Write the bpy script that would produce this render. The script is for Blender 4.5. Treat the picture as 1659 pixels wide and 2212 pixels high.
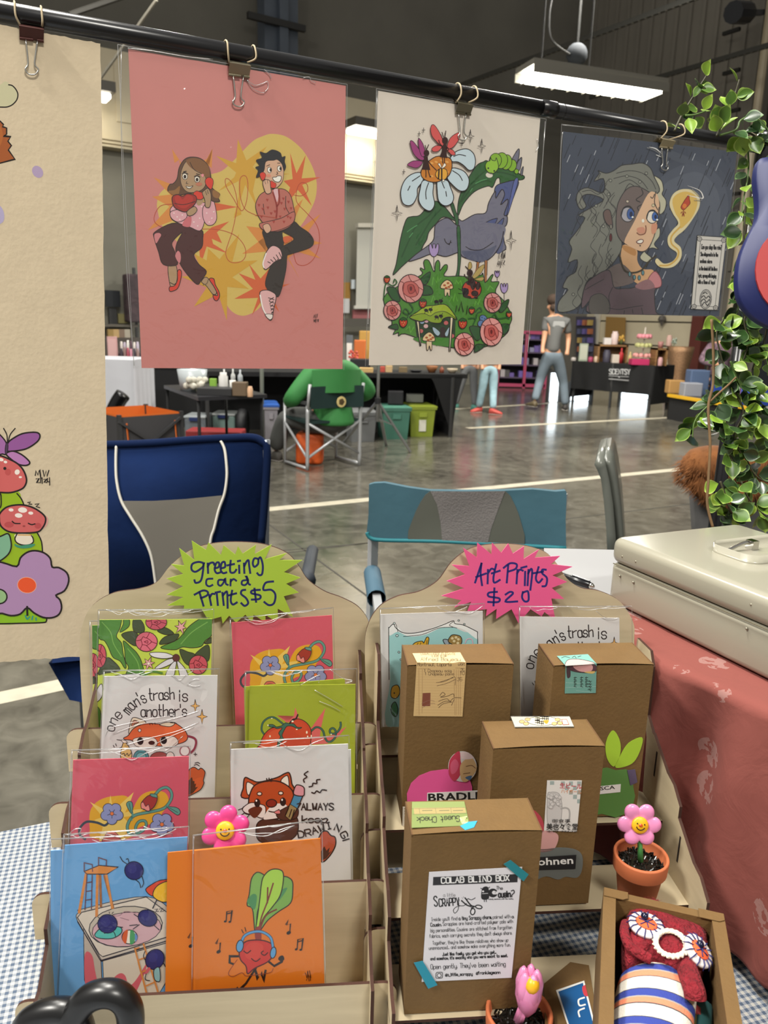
import bpy,bmesh,math,random
from mathutils import Vector,Matrix,geometry,noise
for o in list(bpy.data.objects):bpy.data.objects.remove(o)
random.seed(11)
SC=bpy.context.scene
COL=SC.collection
# ---------------------------------------------------------------- camera
W,H,F=1659,2212,1660.0
CAM=Vector((0,0,1.35))
PITCH,ROLL=math.radians(13.9),math.radians(1.6)
_f=Vector((0,math.cos(PITCH),-math.sin(PITCH)))
_u0=Vector((0,math.sin(PITCH),math.cos(PITCH)))
_r0=Vector((1,0,0))
_r=_r0*math.cos(ROLL)+_u0*math.sin(ROLL)
_u=_u0*math.cos(ROLL)-_r0*math.sin(ROLL)
cd=bpy.data.cameras.new('camera')
cam=bpy.data.objects.new('camera',cd)
COL.objects.link(cam)
m3=Matrix((_r,_u,-_f)).transposed()
cam.matrix_world=Matrix.Translation(CAM) @ m3.to_4x4()
cd.sensor_fit='VERTICAL'
cd.sensor_height=24.0
cd.lens=24.0*F/H
cd.clip_start=0.02
cd.dof.use_dof=True
cd.dof.focus_distance=0.92
cd.dof.aperture_fstop=7.5
SC.camera=cam
# ---------------------------------------------------------------- exposure / world
SC.view_settings.view_transform='Standard'
SC.view_settings.look='None'
SC.view_settings.gamma=1.0
SC.view_settings.exposure=0.5
SC.view_settings.use_curve_mapping=False
SC.cycles.max_bounces=8
SC.cycles.transparent_max_bounces=24
SC.cycles.use_denoising=True
SC.cycles.caustics_reflective=False
SC.cycles.caustics_refractive=False
SC.cycles.sample_clamp_indirect=4.0
wd=bpy.data.worlds.new('world');SC.world=wd;wd.use_nodes=True
wb=wd.node_tree.nodes['Background']
wb.inputs[0].default_value=(1.0,0.97,0.91,1)
wb.inputs[1].default_value=0.27
def area(name,loc,target,sx,sy,power,col=(1,.965,.89)):
 l=bpy.data.lights.new(name,'AREA');l.shape='RECTANGLE';l.size=sx;l.size_y=sy
 l.energy=power;l.color=col
 o=bpy.data.objects.new(name,l);COL.objects.link(o);o.location=loc
 o.rotation_euler=(Vector(target)-Vector(loc)).to_track_quat('-Z','Y').to_euler()
 return o
# high bay fixtures of the hall, above and behind the stall (outside the picture), plus one added fill
area('hall_lamp_above',(-1.0,1.2,5.6),(-.2,1.0,.8),1.3,.35,175)
area('hall_lamp_behind',(1.6,-2.6,5.2),(0,1.0,.9),1.3,.35,130)
area('hall_lamp_aisle',(-3.5,-1.2,5.6),(-.4,1.0,.9),1.3,.35,250)
area('added_floor_fill',(-2.4,3.2,5.7),(-2.2,3.2,0),1.3,.35,130)  # added lamp to brighten the near left floor, no known fixture
area('hall_lamp_middle',(-2.2,7.5,5.8),(-2.2,7.5,0),1.3,.35,170)
area('hall_lamp_far',(2.6,10.0,5.8),(2.6,10.0,0),1.3,.35,250)
# ---------------------------------------------------------------- projection helpers
def ray(x,y):
 return _f+_r*((x-W/2)/F)-_u*((y-H/2)/F)
def hit(x,y,P,n):
 d=ray(x,y)
 return CAM+d*((P-CAM).dot(n)/d.dot(n))
def onz(x,y,z):return hit(x,y,Vector((0,0,z)),Vector((0,0,1)))
def ony(x,y,Y):return hit(x,y,Vector((0,Y,0)),Vector((0,1,0)))
def zdist(P):return (P-CAM).dot(_f)
def pxm(P):return zdist(P)/F          # metres per photo pixel at P
# ---------------------------------------------------------------- colour / materials
def lin(h,gain=1.0):
 h=h.lstrip('#');c=[]
 for i in (0,2,4):
  v=int(h[i:i+2],16)/255
  v=v/12.92 if v <= .04045 else ((v+.055)/1.055)**2.4
  c.append(min(.95,v*gain))
 return (c[0],c[1],c[2],1)
_mats={}
AG=1.15
def mat(h,rough=.6,metal=0.,gain=None,var=0.,vscale=8.,bump=0.,bscale=60.,coat=0.,trans=0.,sheen=0.,spec=.5):
 if gain is None:gain=AG
 key=(h,rough,metal,gain,var,vscale,bump,bscale,coat,trans,sheen,spec)
 if key in _mats:return _mats[key]
 m=bpy.data.materials.new('mat_'+h.strip('#'));m.use_nodes=True
 nt=m.node_tree;b=nt.nodes['Principled BSDF']
 c=lin(h,gain)
 b.inputs['Base Color'].default_value=c
 b.inputs['Roughness'].default_value=rough
 b.inputs['Metallic'].default_value=metal
 b.inputs['Specular IOR Level'].default_value=spec
 if coat:b.inputs['Coat Weight'].default_value=coat;b.inputs['Coat Roughness'].default_value=.08
 if sheen:b.inputs['Sheen Weight'].default_value=sheen
 if trans:b.inputs['Subsurface Weight'].default_value=trans;b.inputs['Subsurface Radius'].default_value=(.01,.008,.005)
 tc=None
 if var or bump:
  tc=nt.nodes.new('ShaderNodeTexCoord')
 if var:
  n=nt.nodes.new('ShaderNodeTexNoise');n.inputs['Scale'].default_value=vscale;n.inputs['Detail'].default_value=6
  nt.links.new(tc.outputs['Object'],n.inputs['Vector'])
  r=nt.nodes.new('ShaderNodeValToRGB')
  r.color_ramp.elements[0].position=.3;r.color_ramp.elements[1].position=.7
  r.color_ramp.elements[0].color=tuple(v*(1-var) for v in c[:3])+(1,)
  r.color_ramp.elements[1].color=tuple(min(.95,v*(1+var)) for v in c[:3])+(1,)
  nt.links.new(n.outputs['Fac'],r.inputs[0]);nt.links.new(r.outputs[0],b.inputs['Base Color'])
 if bump:
  n=nt.nodes.new('ShaderNodeTexNoise');n.inputs['Scale'].default_value=bscale;n.inputs['Detail'].default_value=4
  nt.links.new(tc.outputs['Object'],n.inputs['Vector'])
  bp=nt.nodes.new('ShaderNodeBump');bp.inputs['Strength'].default_value=bump;bp.inputs['Distance'].default_value=.01
  nt.links.new(n.outputs['Fac'],bp.inputs['Height']);nt.links.new(bp.outputs[0],b.inputs['Normal'])
 _mats[key]=m
 return m
def emis(name,col,strength):
 m=bpy.data.materials.new(name);m.use_nodes=True
 b=m.node_tree.nodes['Principled BSDF']
 b.inputs['Base Color'].default_value=col+(1,)
 b.inputs['Emission Color'].default_value=col+(1,);b.inputs['Emission Strength'].default_value=strength
 return m
def wood_mat(name,h1,h2,sc=(2,40,40),rough=.55):
 m=bpy.data.materials.new(name);m.use_nodes=True;nt=m.node_tree;b=nt.nodes['Principled BSDF']
 tc=nt.nodes.new('ShaderNodeTexCoord');mp=nt.nodes.new('ShaderNodeMapping');mp.inputs['Scale'].default_value=sc
 n=nt.nodes.new('ShaderNodeTexNoise');n.inputs['Scale'].default_value=2.2;n.inputs['Detail'].default_value=8;n.inputs['Distortion'].default_value=.6
 r=nt.nodes.new('ShaderNodeValToRGB');r.color_ramp.elements[0].position=.35;r.color_ramp.elements[1].position=.68
 r.color_ramp.elements[0].color=lin(h1,AG);r.color_ramp.elements[1].color=lin(h2,AG)
 nt.links.new(tc.outputs['Object'],mp.inputs[0]);nt.links.new(mp.outputs[0],n.inputs['Vector'])
 nt.links.new(n.outputs['Fac'],r.inputs[0]);nt.links.new(r.outputs[0],b.inputs['Base Color'])
 b.inputs['Roughness'].default_value=rough
 return m
def plastic_film(name,spec=.06,rough=.06,bump=.35,bscale=26.,tint=(1,1,1)):
 m=bpy.data.materials.new(name);m.use_nodes=True;nt=m.node_tree
 for n in list(nt.nodes):
  if n.type != 'OUTPUT_MATERIAL':nt.nodes.remove(n)
 out=[n for n in nt.nodes if n.type=='OUTPUT_MATERIAL'][0]
 t=nt.nodes.new('ShaderNodeBsdfTransparent');t.inputs[0].default_value=tint+(1,)
 g=nt.nodes.new('ShaderNodeBsdfGlossy');g.inputs['Roughness'].default_value=rough
 mx=nt.nodes.new('ShaderNodeMixShader')
 tc=nt.nodes.new('ShaderNodeTexCoord');no=nt.nodes.new('ShaderNodeTexNoise')
 no.inputs['Scale'].default_value=bscale;no.inputs['Detail'].default_value=2.5;no.inputs['Distortion'].default_value=1.2
 nt.links.new(tc.outputs['Object'],no.inputs['Vector'])
 bp=nt.nodes.new('ShaderNodeBump');bp.inputs['Strength'].default_value=bump;bp.inputs['Distance'].default_value=.012
 nt.links.new(no.outputs['Fac'],bp.inputs['Height']);nt.links.new(bp.outputs[0],g.inputs['Normal'])
 fr=nt.nodes.new('ShaderNodeLayerWeight');fr.inputs[0].default_value=.5
 pw=nt.nodes.new('ShaderNodeMath');pw.operation='POWER';pw.inputs[1].default_value=4.5;nt.links.new(fr.outputs['Facing'],pw.inputs[0])
 ad=nt.nodes.new('ShaderNodeMath');ad.operation='MULTIPLY_ADD';ad.inputs[1].default_value=.5;ad.inputs[2].default_value=spec
 nt.links.new(pw.outputs[0],ad.inputs[0])
 nt.links.new(ad.outputs[0],mx.inputs[0]);nt.links.new(t.outputs[0],mx.inputs[1]);nt.links.new(g.outputs[0],mx.inputs[2])
 nt.links.new(mx.outputs[0],out.inputs[0])
 return m
# ---------------------------------------------------------------- object helpers
def tag(o,label=None,cat=None,group=None,kind=None):
 if label:o['label']=label
 if cat:o['category']=cat
 if group:o['group']=group
 if kind:o['kind']=kind
 return o
def thing(name,label,cat,loc=(0,0,0),group=None):
 o=bpy.data.objects.new(name,None);COL.objects.link(o);o.location=loc
 o.empty_display_size=.05
 return tag(o,label,cat,group)
def wloc(o):
 v=Vector((0,0,0))
 while o:v=v+o.location;o=o.parent
 return v
class MB:
 """collects shapes in world coordinates and links them as one mesh object"""
 def __init__(s):s.v=[];s.f=[];s.mi=[];s.ms=[];s.cur=0;s.smooth=[];s.sm=False
 def m(s,material,smooth=None):
  if material not in s.ms:s.ms.append(material)
  s.cur=s.ms.index(material)
  if smooth is not None:s.sm=smooth
  return s
 def face(s,idx):s.f.append(tuple(idx));s.mi.append(s.cur);s.smooth.append(s.sm)
 def add(s,vs,fs):
  b=len(s.v);s.v+=[Vector(p) for p in vs]
  for f in fs:s.face([b+i for i in f])
 def quad(s,a,b,c,d):s.add([a,b,c,d],[(0,1,2,3)])
 def hexa(s,p):          # 8 corners: bottom 0-3, top 4-7
  s.add(p,[(3,2,1,0),(4,5,6,7),(0,1,5,4),(1,2,6,5),(2,3,7,6),(3,0,4,7)])
 def box(s,c,size,ax=None):
  c=Vector(c);X,Y,Z=ax if ax else (Vector((1,0,0)),Vector((0,1,0)),Vector((0,0,1)))
  a,b,d=X*size[0]/2,Y*size[1]/2,Z*size[2]/2
  s.hexa([c-a-b-d,c+a-b-d,c+a+b-d,c-a+b-d,c-a-b+d,c+a-b+d,c+a+b+d,c-a+b+d])
 def rbox(s,c,size,r,ax=None,seg=3):
  """box with rounded vertical corners and a bevelled top"""
  c=Vector(c);X,Y,Z=ax if ax else (Vector((1,0,0)),Vector((0,1,0)),Vector((0,0,1)))
  def ring(inset,z):
   hx,hy=size[0]/2-r,size[1]/2-r;rr=max(.0001,r-inset);pts=[]
   for (sx,sy,a0) in ((1,1,0),(-1,1,90),(-1,-1,180),(1,-1,270)):
    for k in range(seg+1):
     a=math.radians(a0+90*k/seg)
     pts.append(c+X*(sx*hx+rr*math.cos(a))+Y*(sy*hy+rr*math.sin(a))+Z*z)
   return pts
  hz=size[2]/2;rings=[]
  for k in range(seg+1):
   a=math.radians(90*k/seg);rings.append(ring(r*.7*(1-math.sin(a)),-hz+r*.7*(1-math.cos(a))))
  for k in range(seg+1):
   a=math.radians(90*k/seg);rings.append(ring(r*.7*(1-math.cos(a)),hz-r*.7*(1-math.sin(a))))
  s.loft(rings,True)
 def loft(s,rings,cap=True,closed=True):
  b=len(s.v);n=len(rings[0])
  for r in rings:s.v+=[Vector(p) for p in r]
  for i in range(len(rings)-1):
   for j in range(n if closed else n-1):
    k=(j+1) % n
    s.face([b+i*n+j,b+i*n+k,b+(i+1)*n+k,b+(i+1)*n+j])
  if cap:
   s.face([b+j for j in range(n)][::-1]);s.face([b+(len(rings)-1)*n+j for j in range(n)])
 def tube(s,pts,r,seg=8,cap=True):
  pts=[Vector(p) for p in pts];rr=r if isinstance(r,(list,tuple)) else [r]*len(pts)
  rings=[];prev=None
  for i,p in enumerate(pts):
   t=(pts[min(i+1,len(pts)-1)]-pts[max(i-1,0)])
   t=t.normalized() if t.length>1e-9 else Vector((0,0,1))
   if prev is None:
    a=t.orthogonal().normalized()
   else:
    a=prev-t*prev.dot(t)
    a=a.normalized() if a.length>1e-6 else t.orthogonal().normalized()
   prev=a;b=t.cross(a)
   rings.append([p+(a*math.cos(q)+b*math.sin(q))*rr[i] for q in [2*math.pi*k/seg for k in range(seg)]])
  s.loft(rings,cap)
 def bar(s,a,b,w,h,up=(0,0,1)):
  a,b=Vector(a),Vector(b);t=(b-a).normalized();u=Vector(up)
  x=t.cross(u);x=x.normalized() if x.length>1e-6 else t.orthogonal().normalized();y=x.cross(t)
  s.hexa([a-x*w/2-y*h/2,a+x*w/2-y*h/2,a+x*w/2+y*h/2,a-x*w/2+y*h/2,
    b-x*w/2-y*h/2,b+x*w/2-y*h/2,b+x*w/2+y*h/2,b-x*w/2+y*h/2])
 def lathe(s,c,prof,seg=24,ax=None,cap=True,sx=1.,sy=1.):
  c=Vector(c);X,Y,Z=ax if ax else (Vector((1,0,0)),Vector((0,1,0)),Vector((0,0,1)))
  s.loft([[c+X*(r*sx*math.cos(q))+Y*(r*sy*math.sin(q))+Z*z for q in [2*math.pi*k/seg for k in range(seg)]] for r,z in prof],cap)
 def ball(s,c,r,seg=12,sc=(1,1,1)):
  n=max(5,seg // 2)
  s.lathe(c,[(max(1e-5,r*sc[0]*math.sin(math.pi*k/n)),-r*sc[2]*math.cos(math.pi*k/n)) for k in range(n+1)],seg,sy=sc[1]/sc[0])
 def prism(s,pts,off,edge=None):
  """closed polygon (world points) given thickness by the offset vector"""
  pts=[Vector(p) for p in pts];off=Vector(off);n=len(pts)
  tri=geometry.tessellate_polygon([pts]);b=len(s.v)
  s.v+=pts+[p+off for p in pts]
  for t in tri:s.face([b+i for i in t])
  for t in tri:s.face([b+n+i for i in t][::-1])
  c=s.cur
  if edge:s.m(edge)
  for i in range(n):
   j=(i+1) % n;s.face([b+i,b+j,b+n+j,b+n+i])
  s.cur=c
 def grid(s,fn,nu,nv):
  b=len(s.v)
  for j in range(nv+1):
   for i in range(nu+1):s.v.append(Vector(fn(i/nu,j/nv)))
  for j in range(nv):
   for i in range(nu):
    a=b+j*(nu+1)+i;s.face([a,a+1,a+nu+2,a+nu+1])
 def mesh(s,name,org):
  me=bpy.data.meshes.new(name)
  me.from_pydata([tuple(p-org) for p in s.v],[],s.f)
  for m_ in s.ms:me.materials.append(m_)
  me.polygons.foreach_set('material_index',s.mi)
  me.polygons.foreach_set('use_smooth',s.smooth)
  me.update()
  return me
 def recalc(s,me):
  bm=bmesh.new();bm.from_mesh(me);bmesh.ops.recalc_face_normals(bm,faces=bm.faces);bm.to_mesh(me);bm.free()
 def build(s,name,parent=None,label=None,cat=None,group=None,kind=None,fix=True):
  if parent is not None:org=wloc(parent)
  else:
   n=len(s.v);org=Vector((sum(p.x for p in s.v)/n,sum(p.y for p in s.v)/n,min(p.z for p in s.v)))
  me=s.mesh(name,org)
  if fix:s.recalc(me)
  o=bpy.data.objects.new(name,me);COL.objects.link(o)
  if parent is not None:o.parent=parent
  else:o.location=org
  return tag(o,label,cat,group,kind)
def part(name,b,parent,**k):return b.build(name,parent,**k)
def catmull(pts,n=6,closed=False):
 pts=[Vector(p) for p in pts];m=len(pts);out=[]
 if m<3:return pts
 for i in range(m if closed else m-1):
  if closed:p0,p1,p2,p3=pts[i-1],pts[i],pts[(i+1) % m],pts[(i+2) % m]
  else:p0,p1,p2,p3=pts[max(i-1,0)],pts[i],pts[i+1],pts[min(i+2,m-1)]
  for k in range(n):
   t=k/n
   out.append(.5*((2*p1)+(p2-p0)*t+(2*p0-5*p1+4*p2-p3)*t*t+(3*p1-p0-3*p2+p3)*t**3))
 if not closed:out.append(pts[-1])
 return out
# ---------------------------------------------------------------- flat artwork printed on paper
GLY={'a':'453616050312324345,464352','b':'0902,0436465543321203','c':'4536160503123243','d':'453616050312324345,4942',
 'e':'04444536160503123243','f':'3829181712,0636','g':'453616050312324345,4641301001','h':'0902,05364542','i':'0602,0807',
 'j':'26211000,2827','k':'0902,4604,1442','l':'0902','m':'0602,05162522,25364542','n':'0602,05364542','o':'160503123243453616',
 'p':'0600,0536465543321203','q':'453616050312324345,4640','r':'0602,053646','s':'45361605143443321203','t':'19132232,0636',
 'u':'0603123243,4642','v':'062246','w':'0612243246','x':'0642,4602','y':'0603123243,46413010','z':'06460242',
 'A':'022942,1535','B':'0902,0939474606,063645433202','C':'4839190803123243','D':'0902,092947443202','E':'49090242,0636',
 'F':'490902,0636','G':'48391908031232434525','H':'0902,4942,0545','I':'1939,2922,1232','J':'4943321203','K':'0902,4905,1542',
 'L':'090242','M':'0209254942','N':'02094249','O':'190803123243483919','P':'0902,093948463505','R':'0902,093948463505,2542',
 'S':'4839190807354443321203','T':'0949,2922','U':'090312324349','V':'092249','W':'0912253249','X':'0942,4902','Y':'092549,2522',
 'Z':'09490242','0':'190803123243483919','1':'182922','2':'083948460242','3':'08394836,3645433212 03'.replace(' ',''),'4':'390444,3932',
 '5':'490905364543321203','6':'390503123243453605','7':'094922','9':'4637170816264649,4942','.':'0203',',':'0301',"'":'0907',
 '!':'0904,0302','$':'4839190807354443321203,2901','@':'344534241434,4431120205274756','_':'0141','-':'1434','?':'083948462423,2221','/':'0049',
 '|':'0900','"':'0907,1917'}
SHARP=set('AEFHIKLMNTVWXYZkvwxz147/|iltI')
NARROW={'i':2,'l':2,'.':1.6,',':1.6,"'":1.4,'!':2.4,'j':3.4,'t':4.2,'r':4.8,'|':1.6,'"':3,' ':4}
class Art:
 EPS=1.3e-5
 def __init__(s,rough=.5,coat=0.,gain=None):
  s.it=[];s.o=(0,0,1.);s.rough=rough;s.coat=coat;s.gain=gain
 def at(s,x0,y0,sc):s.o=(x0,y0,sc);return s
 def X(s,p):return Vector((s.o[0]+p[0]/s.o[2],s.o[1]+p[1]/s.o[2]))
 def _pairs(s,q):
  if isinstance(q,str):
   v=[float(t) for t in q.replace(',',' ').split()];q=list(zip(v[0::2],v[1::2]))
  return q
 def raw(s,pts,col):s.it.append(('f',pts,col));return s
 def fill(s,q,col,sm=True,line=None,w=3,n=5):
  p=[s.X(t) for t in s._pairs(q)]
  if sm:p=[Vector((t.x,t.y)) for t in catmull([Vector((a.x,a.y,0)) for a in p],n,True)]
  s.raw(p,col)
  if line:s._stroke(p+[p[0]],w/s.o[2],line)
  return s
 def line(s,q,col,w=3,sm=True,n=5,taper=False):
  if isinstance(q,str) and ';' in q:return s.lines(q,col,w,sm,taper)
  p=[s.X(t) for t in s._pairs(q)]
  if sm and len(p)>2:p=[Vector((t.x,t.y)) for t in catmull([Vector((a.x,a.y,0)) for a in p],n)]
  s._stroke(p,w/s.o[2],col,taper);return s
 def lines(s,qs,col,w=3,sm=True,taper=False):
  for q in qs.split(';'):s.line(q,col,w,sm,taper=taper)
  return s
 def _stroke(s,p,w,col,taper=False):s.it.append(('s',p,w,col,taper))
 def ell(s,cx,cy,rx,ry,col,rot=0,line=None,w=3,n=20,a0=0,a1=360):
  c,d=math.cos(math.radians(rot)),math.sin(math.radians(rot));q=[]
  for k in range(n if a1-a0==360 else n+1):
   t=math.radians(a0+(a1-a0)*k/n);x,y=rx*math.cos(t),ry*math.sin(t);q.append((cx+x*c-y*d,cy+x*d+y*c))
  return s.fill(q,col,False,line,w)
 def star(s,cx,cy,rads,col,r0,line=None,w=3,a0=-90,squash=1.):
  q=[];n=len(rads)
  for k,r in enumerate(rads):
   t=math.radians(a0+360*k/n);u=math.radians(a0+360*(k+.5)/n)
   q+=[(cx+r*math.cos(t),cy+r*squash*math.sin(t)),(cx+r0*math.cos(u),cy+r0*squash*math.sin(u))]
  return s.fill(q,col,False,line,w)
 def spark(s,cx,cy,a,b,col=None,line='#1a1512',w=2,k=.16):
  q=[(cx,cy-b),(cx+a*k,cy-b*k),(cx+a,cy),(cx+a*k,cy+b*k),(cx,cy+b),(cx-a*k,cy+b*k),(cx-a,cy),(cx-a*k,cy-b*k)]
  if col:s.fill(q,col,False)
  s.line(q+[q[0]],line,w,False);return s
 def text(s,t,x,y,h,col,w=2,rot=0,sx=1.,gap=1.3,font=None,jit=0.):
  """stroke lettering: x, y = left end of the baseline, h = x-height"""
  k=h/4.;c,d=math.cos(math.radians(rot)),math.sin(math.radians(rot));cx=0.
  for ch in t:
   if ch in GLY:
    dy=jit*(random.random()-.5)*h
    for st in GLY[ch].split(','):
     q=[]
     for i in range(0,len(st)-1,2):
      gx=cx+int(st[i])*k*sx;gy=-(int(st[i+1])-2)*k+dy
      q.append((x+gx*c-gy*d,y+gx*d+gy*c))
     s.line(q,col,w,ch not in SHARP,3)
   cx+=(NARROW.get(ch,5 if ch not in 'mwMW' else 5)+gap-1)*k*sx
  return s
 def textw(s,t,gap=1.3):return sum((NARROW.get(ch,5)+gap-1) for ch in t)/4.
 def fit(s,t,x0,x1,y,h,col,w=2,rot=0,gap=1.3,jit=0.):
  return s.text(t,x0,y,h,col,w,rot,(x1-x0)/max(1e-6,(s.textw(t,gap)-.3)*h),gap,jit=jit)
 def path(s,t,q,h,col,w=2,sx=.8,gap=1.3):
  p=catmull([Vector((a,b,0)) for a,b in s._pairs(q)],16);L=[0]
  for i in range(1,len(p)):L.append(L[-1]+(p[i]-p[i-1]).length)
  tot=s.textw(t,gap)*h;sx=L[-1]/tot;pos=0
  for ch in t:
   adv=(NARROW.get(ch,5)+gap-1)*h/4*sx
   i=max(1,min(len(p)-1,next((j for j in range(len(L)) if L[j] >= pos),len(L)-1)))
   f=(pos-L[i-1])/max(1e-6,L[i]-L[i-1]);b=p[i-1].lerp(p[i],f)
   j=min(len(p)-1,i+4);dd=p[j]-p[max(0,i-2)]
   s.text(ch,b.x,b.y,h,col,w,math.degrees(math.atan2(dd.y,dd.x)),sx,gap);pos+=adv
  return s
 def type(s,t,x,y,h,col,rot=0,sx=1.,bold=0.,x1=None):
  """typeset lettering: x, y = left end of the baseline, h = cap height (same units as the drawing)"""
  s.it.append(('t',t,s.X((x,y)),h/s.o[2],rot,sx,bold,col,None if x1 is None else (x1-x)/s.o[2]));return s
 def emit(s,b,fn,n,clip=None):
  """fn maps photo coordinates to the sheet, n is its outward normal"""
  k=1
  def put(pts,tris,col,k):
   b.m(col if not isinstance(col,str) else mat(col,s.rough,coat=s.coat,gain=s.gain))
   base=len(b.v);b.v+=[fn(p.x,p.y)+n*(s.EPS*k) for p in pts]
   for t in tris:b.face([base+i for i in t])
  last=None
  for it in s.it:
   key=(it[0],it[2] if it[0]=='f' else it[3] if it[0]=='s' else it[7])
   if key != last:k+=1
   last=key
   if it[0]=='f':
    p=clip(it[1]) if clip else it[1]
    if len(p)<3:continue
    put(p,geometry.tessellate_polygon([[Vector((a.x,a.y,0)) for a in p]]),it[2],k)
   elif it[0]=='s':
    p,w,col,tp=it[1],it[2],it[3],it[4];q=[p[0]]
    for a in p[1:]:
     if (a-q[-1]).length>1e-4:q.append(a)
    if len(q)<2:q=[p[0],p[0]+Vector((w*.3,0))]
    L=[];m=len(q)
    for i in range(m):
     t=(q[min(i+1,m-1)]-q[max(i-1,0)]);t=t.normalized() if t.length>1e-9 else Vector((1,0))
     nn=Vector((-t.y,t.x));ww=w/2*(1 if not tp else max(.12,math.sin(math.pi*(i+.5)/m)))
     if 0<i<m-1:
      a,c2=(q[i]-q[i-1]).normalized(),(q[i+1]-q[i]).normalized();cs=max(.55,math.sqrt(max(0,(1+a.dot(c2))/2)));ww /= cs
     e=Vector((0,0)) if 0<i<m-1 or tp else (t*(w*.35)*(1 if i else-1))
     L+=[q[i]+e+nn*ww,q[i]+e-nn*ww]
    fs=[(2*i,2*i+1,2*i+3,2*i+2) for i in range(m-1)]
    if clip and any(not clip.inside(a) for a in q):
     for f in fs:
      pp=clip([L[j] for j in f])
      if len(pp) >= 3:put(pp,[tuple(range(len(pp)))],col,k)
    else:put(L,fs,col,k)
   else:
    _,t,P,h,rot,sx,bold,col,wid=it
    cu=bpy.data.curves.new('type','FONT');cu.body=t;cu.size=1.0;cu.offset=bold;cu.resolution_u=2
    ob=bpy.data.objects.new('type',cu);COL.objects.link(ob)
    bpy.context.view_layer.update()
    me=bpy.data.meshes.new_from_object(ob.evaluated_get(bpy.context.evaluated_depsgraph_get()))
    bpy.data.objects.remove(ob);bpy.data.curves.remove(cu)
    if not len(me.vertices):continue
    xs=[v.co.x for v in me.vertices]
    kx=h/.73*sx
    if wid:kx=wid/max(1e-6,max(xs)-min(xs))
    ky=h/.73;c,d=math.cos(math.radians(rot)),math.sin(math.radians(rot));x0=min(xs)
    pts=[]
    for v in me.vertices:
     gx,gy=(v.co.x-x0)*kx,-v.co.y*ky
     pts.append(P+Vector((gx*c-gy*d,gx*d+gy*c)))
    put(pts,[tuple(pl.vertices) for pl in me.polygons],col,k)
    bpy.data.meshes.remove(me)
class Clip:
 """keeps artwork inside a convex outline (photo coordinates, clockwise on screen)"""
 def __init__(s,poly):s.p=[Vector(a) for a in poly]
 def side(s,a,b,q):return (b.x-a.x)*(q.y-a.y)-(b.y-a.y)*(q.x-a.x)
 def inside(s,q):return all(s.side(s.p[i],s.p[(i+1) % len(s.p)],q) >= 0 for i in range(len(s.p)))
 def __call__(s,pts):
  out=[Vector((a.x,a.y)) for a in pts]
  if all(s.inside(a) for a in out):return out
  for i in range(len(s.p)):
   a,b=s.p[i],s.p[(i+1) % len(s.p)];src,out=out,[]
   for j in range(len(src)):
    u,v=src[j],src[(j+1) % len(src)];du,dv=s.side(a,b,u),s.side(a,b,v)
    if du >= 0:out.append(u)
    if (du >= 0) != (dv >= 0):out.append(u+(v-u)*(du/(du-dv)))
   if len(out)<3:return []
  return out
FILM=plastic_film('clear_sleeve',.04)
FILM_EDGE=mat('#d8d8d2',.25,gain=1.)
def sheet(name,parent,P,n,corners,paper,art=None,thick=.0006,edge=None,clip=True,**kw):
 """a sheet of paper or card lying in the plane (P, n); n points to the viewer"""
 fn=lambda x,y:hit(x,y,P,n)
 b=MB().m(paper)
 c=[fn(*q) for q in corners]
 b.prism([p-n*thick for p in c],n*thick,edge)
 if art:art.emit(b,fn,n,Clip(corners) if clip else None)
 return b.build(name,parent,fix=False,**kw)
CREASE=plastic_film('sleeve_crease',.5,.32,0)
def film(name,parent,P,n,corners,off=.0022,wr=.0006,nu=14,nv=18,seed=0,material=None,rim=True,cr=None,r=.00035):
 a,b_,c,d=[hit(x,y,P+n*off,n) for x,y in corners]
 b=MB().m(material or FILM,True)
 def fn(u,v):
  p=a.lerp(b_,u).lerp(d.lerp(c,u),v)
  e=min(u,1-u,v,1-v)*8;e=min(1,e)
  return p+n*(wr*e*2*noise.noise(Vector((u*3+seed,v*4,seed*1.7))))
 b.grid(lambda u,v:fn(u,1-v),nu,nv)
 if rim:
  b.m(CREASE,False)
  for p,q in ((a,b_),(b_,c),(d,a)):
   b.bar(p,q,.0005,.0004,n)
 if cr:
  b.m(CREASE,True)
  for q in cr:b.tube(catmull([hit(x,y,P+n*(off+.0004),n) for x,y in q],4),r,6)
 return b.build(name,parent,fix=False)
# ================================================================ the hall
A1=Vector((math.sin(math.radians(57.5)),math.cos(math.radians(57.5)),0))
A2=Vector((-A1.y,A1.x,0))
ZV=Vector((0,0,1))
def bl(a,b,z):return A1*a+A2*b+ZV*z      # building coordinates
WR,WBK=14.16,14.1                                  # distance of right and back wall
def onwall_back(x,y,off=0.):return hit(x,y,A2*(WBK-off),A2)
def onwall_right(x,y,off=0.):return hit(x,y,A1*(WR-off),A1)
# floor
fm=bpy.data.materials.new('polished_concrete');fm.use_nodes=True
nt=fm.node_tree;b_=nt.nodes['Principled BSDF']
tc=nt.nodes.new('ShaderNodeTexCoord')
def nz(scale,det,dist=0.,src=None):
 n=nt.nodes.new('ShaderNodeTexNoise');n.inputs['Scale'].default_value=scale;n.inputs['Detail'].default_value=det;n.inputs['Distortion'].default_value=dist
 nt.links.new(tc.outputs['Object'],n.inputs['Vector']);return n
n1,n2=nz(1.1,8,.5),nz(9,10,.8)
mx=nt.nodes.new('ShaderNodeMath');mx.operation='MULTIPLY_ADD';mx.inputs[1].default_value=.55
nt.links.new(n1.outputs[0],mx.inputs[0]);
m2=nt.nodes.new('ShaderNodeMath');m2.operation='MULTIPLY';m2.inputs[1].default_value=.45
nt.links.new(n2.outputs[0],m2.inputs[0]);nt.links.new(m2.outputs[0],mx.inputs[2])
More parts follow.
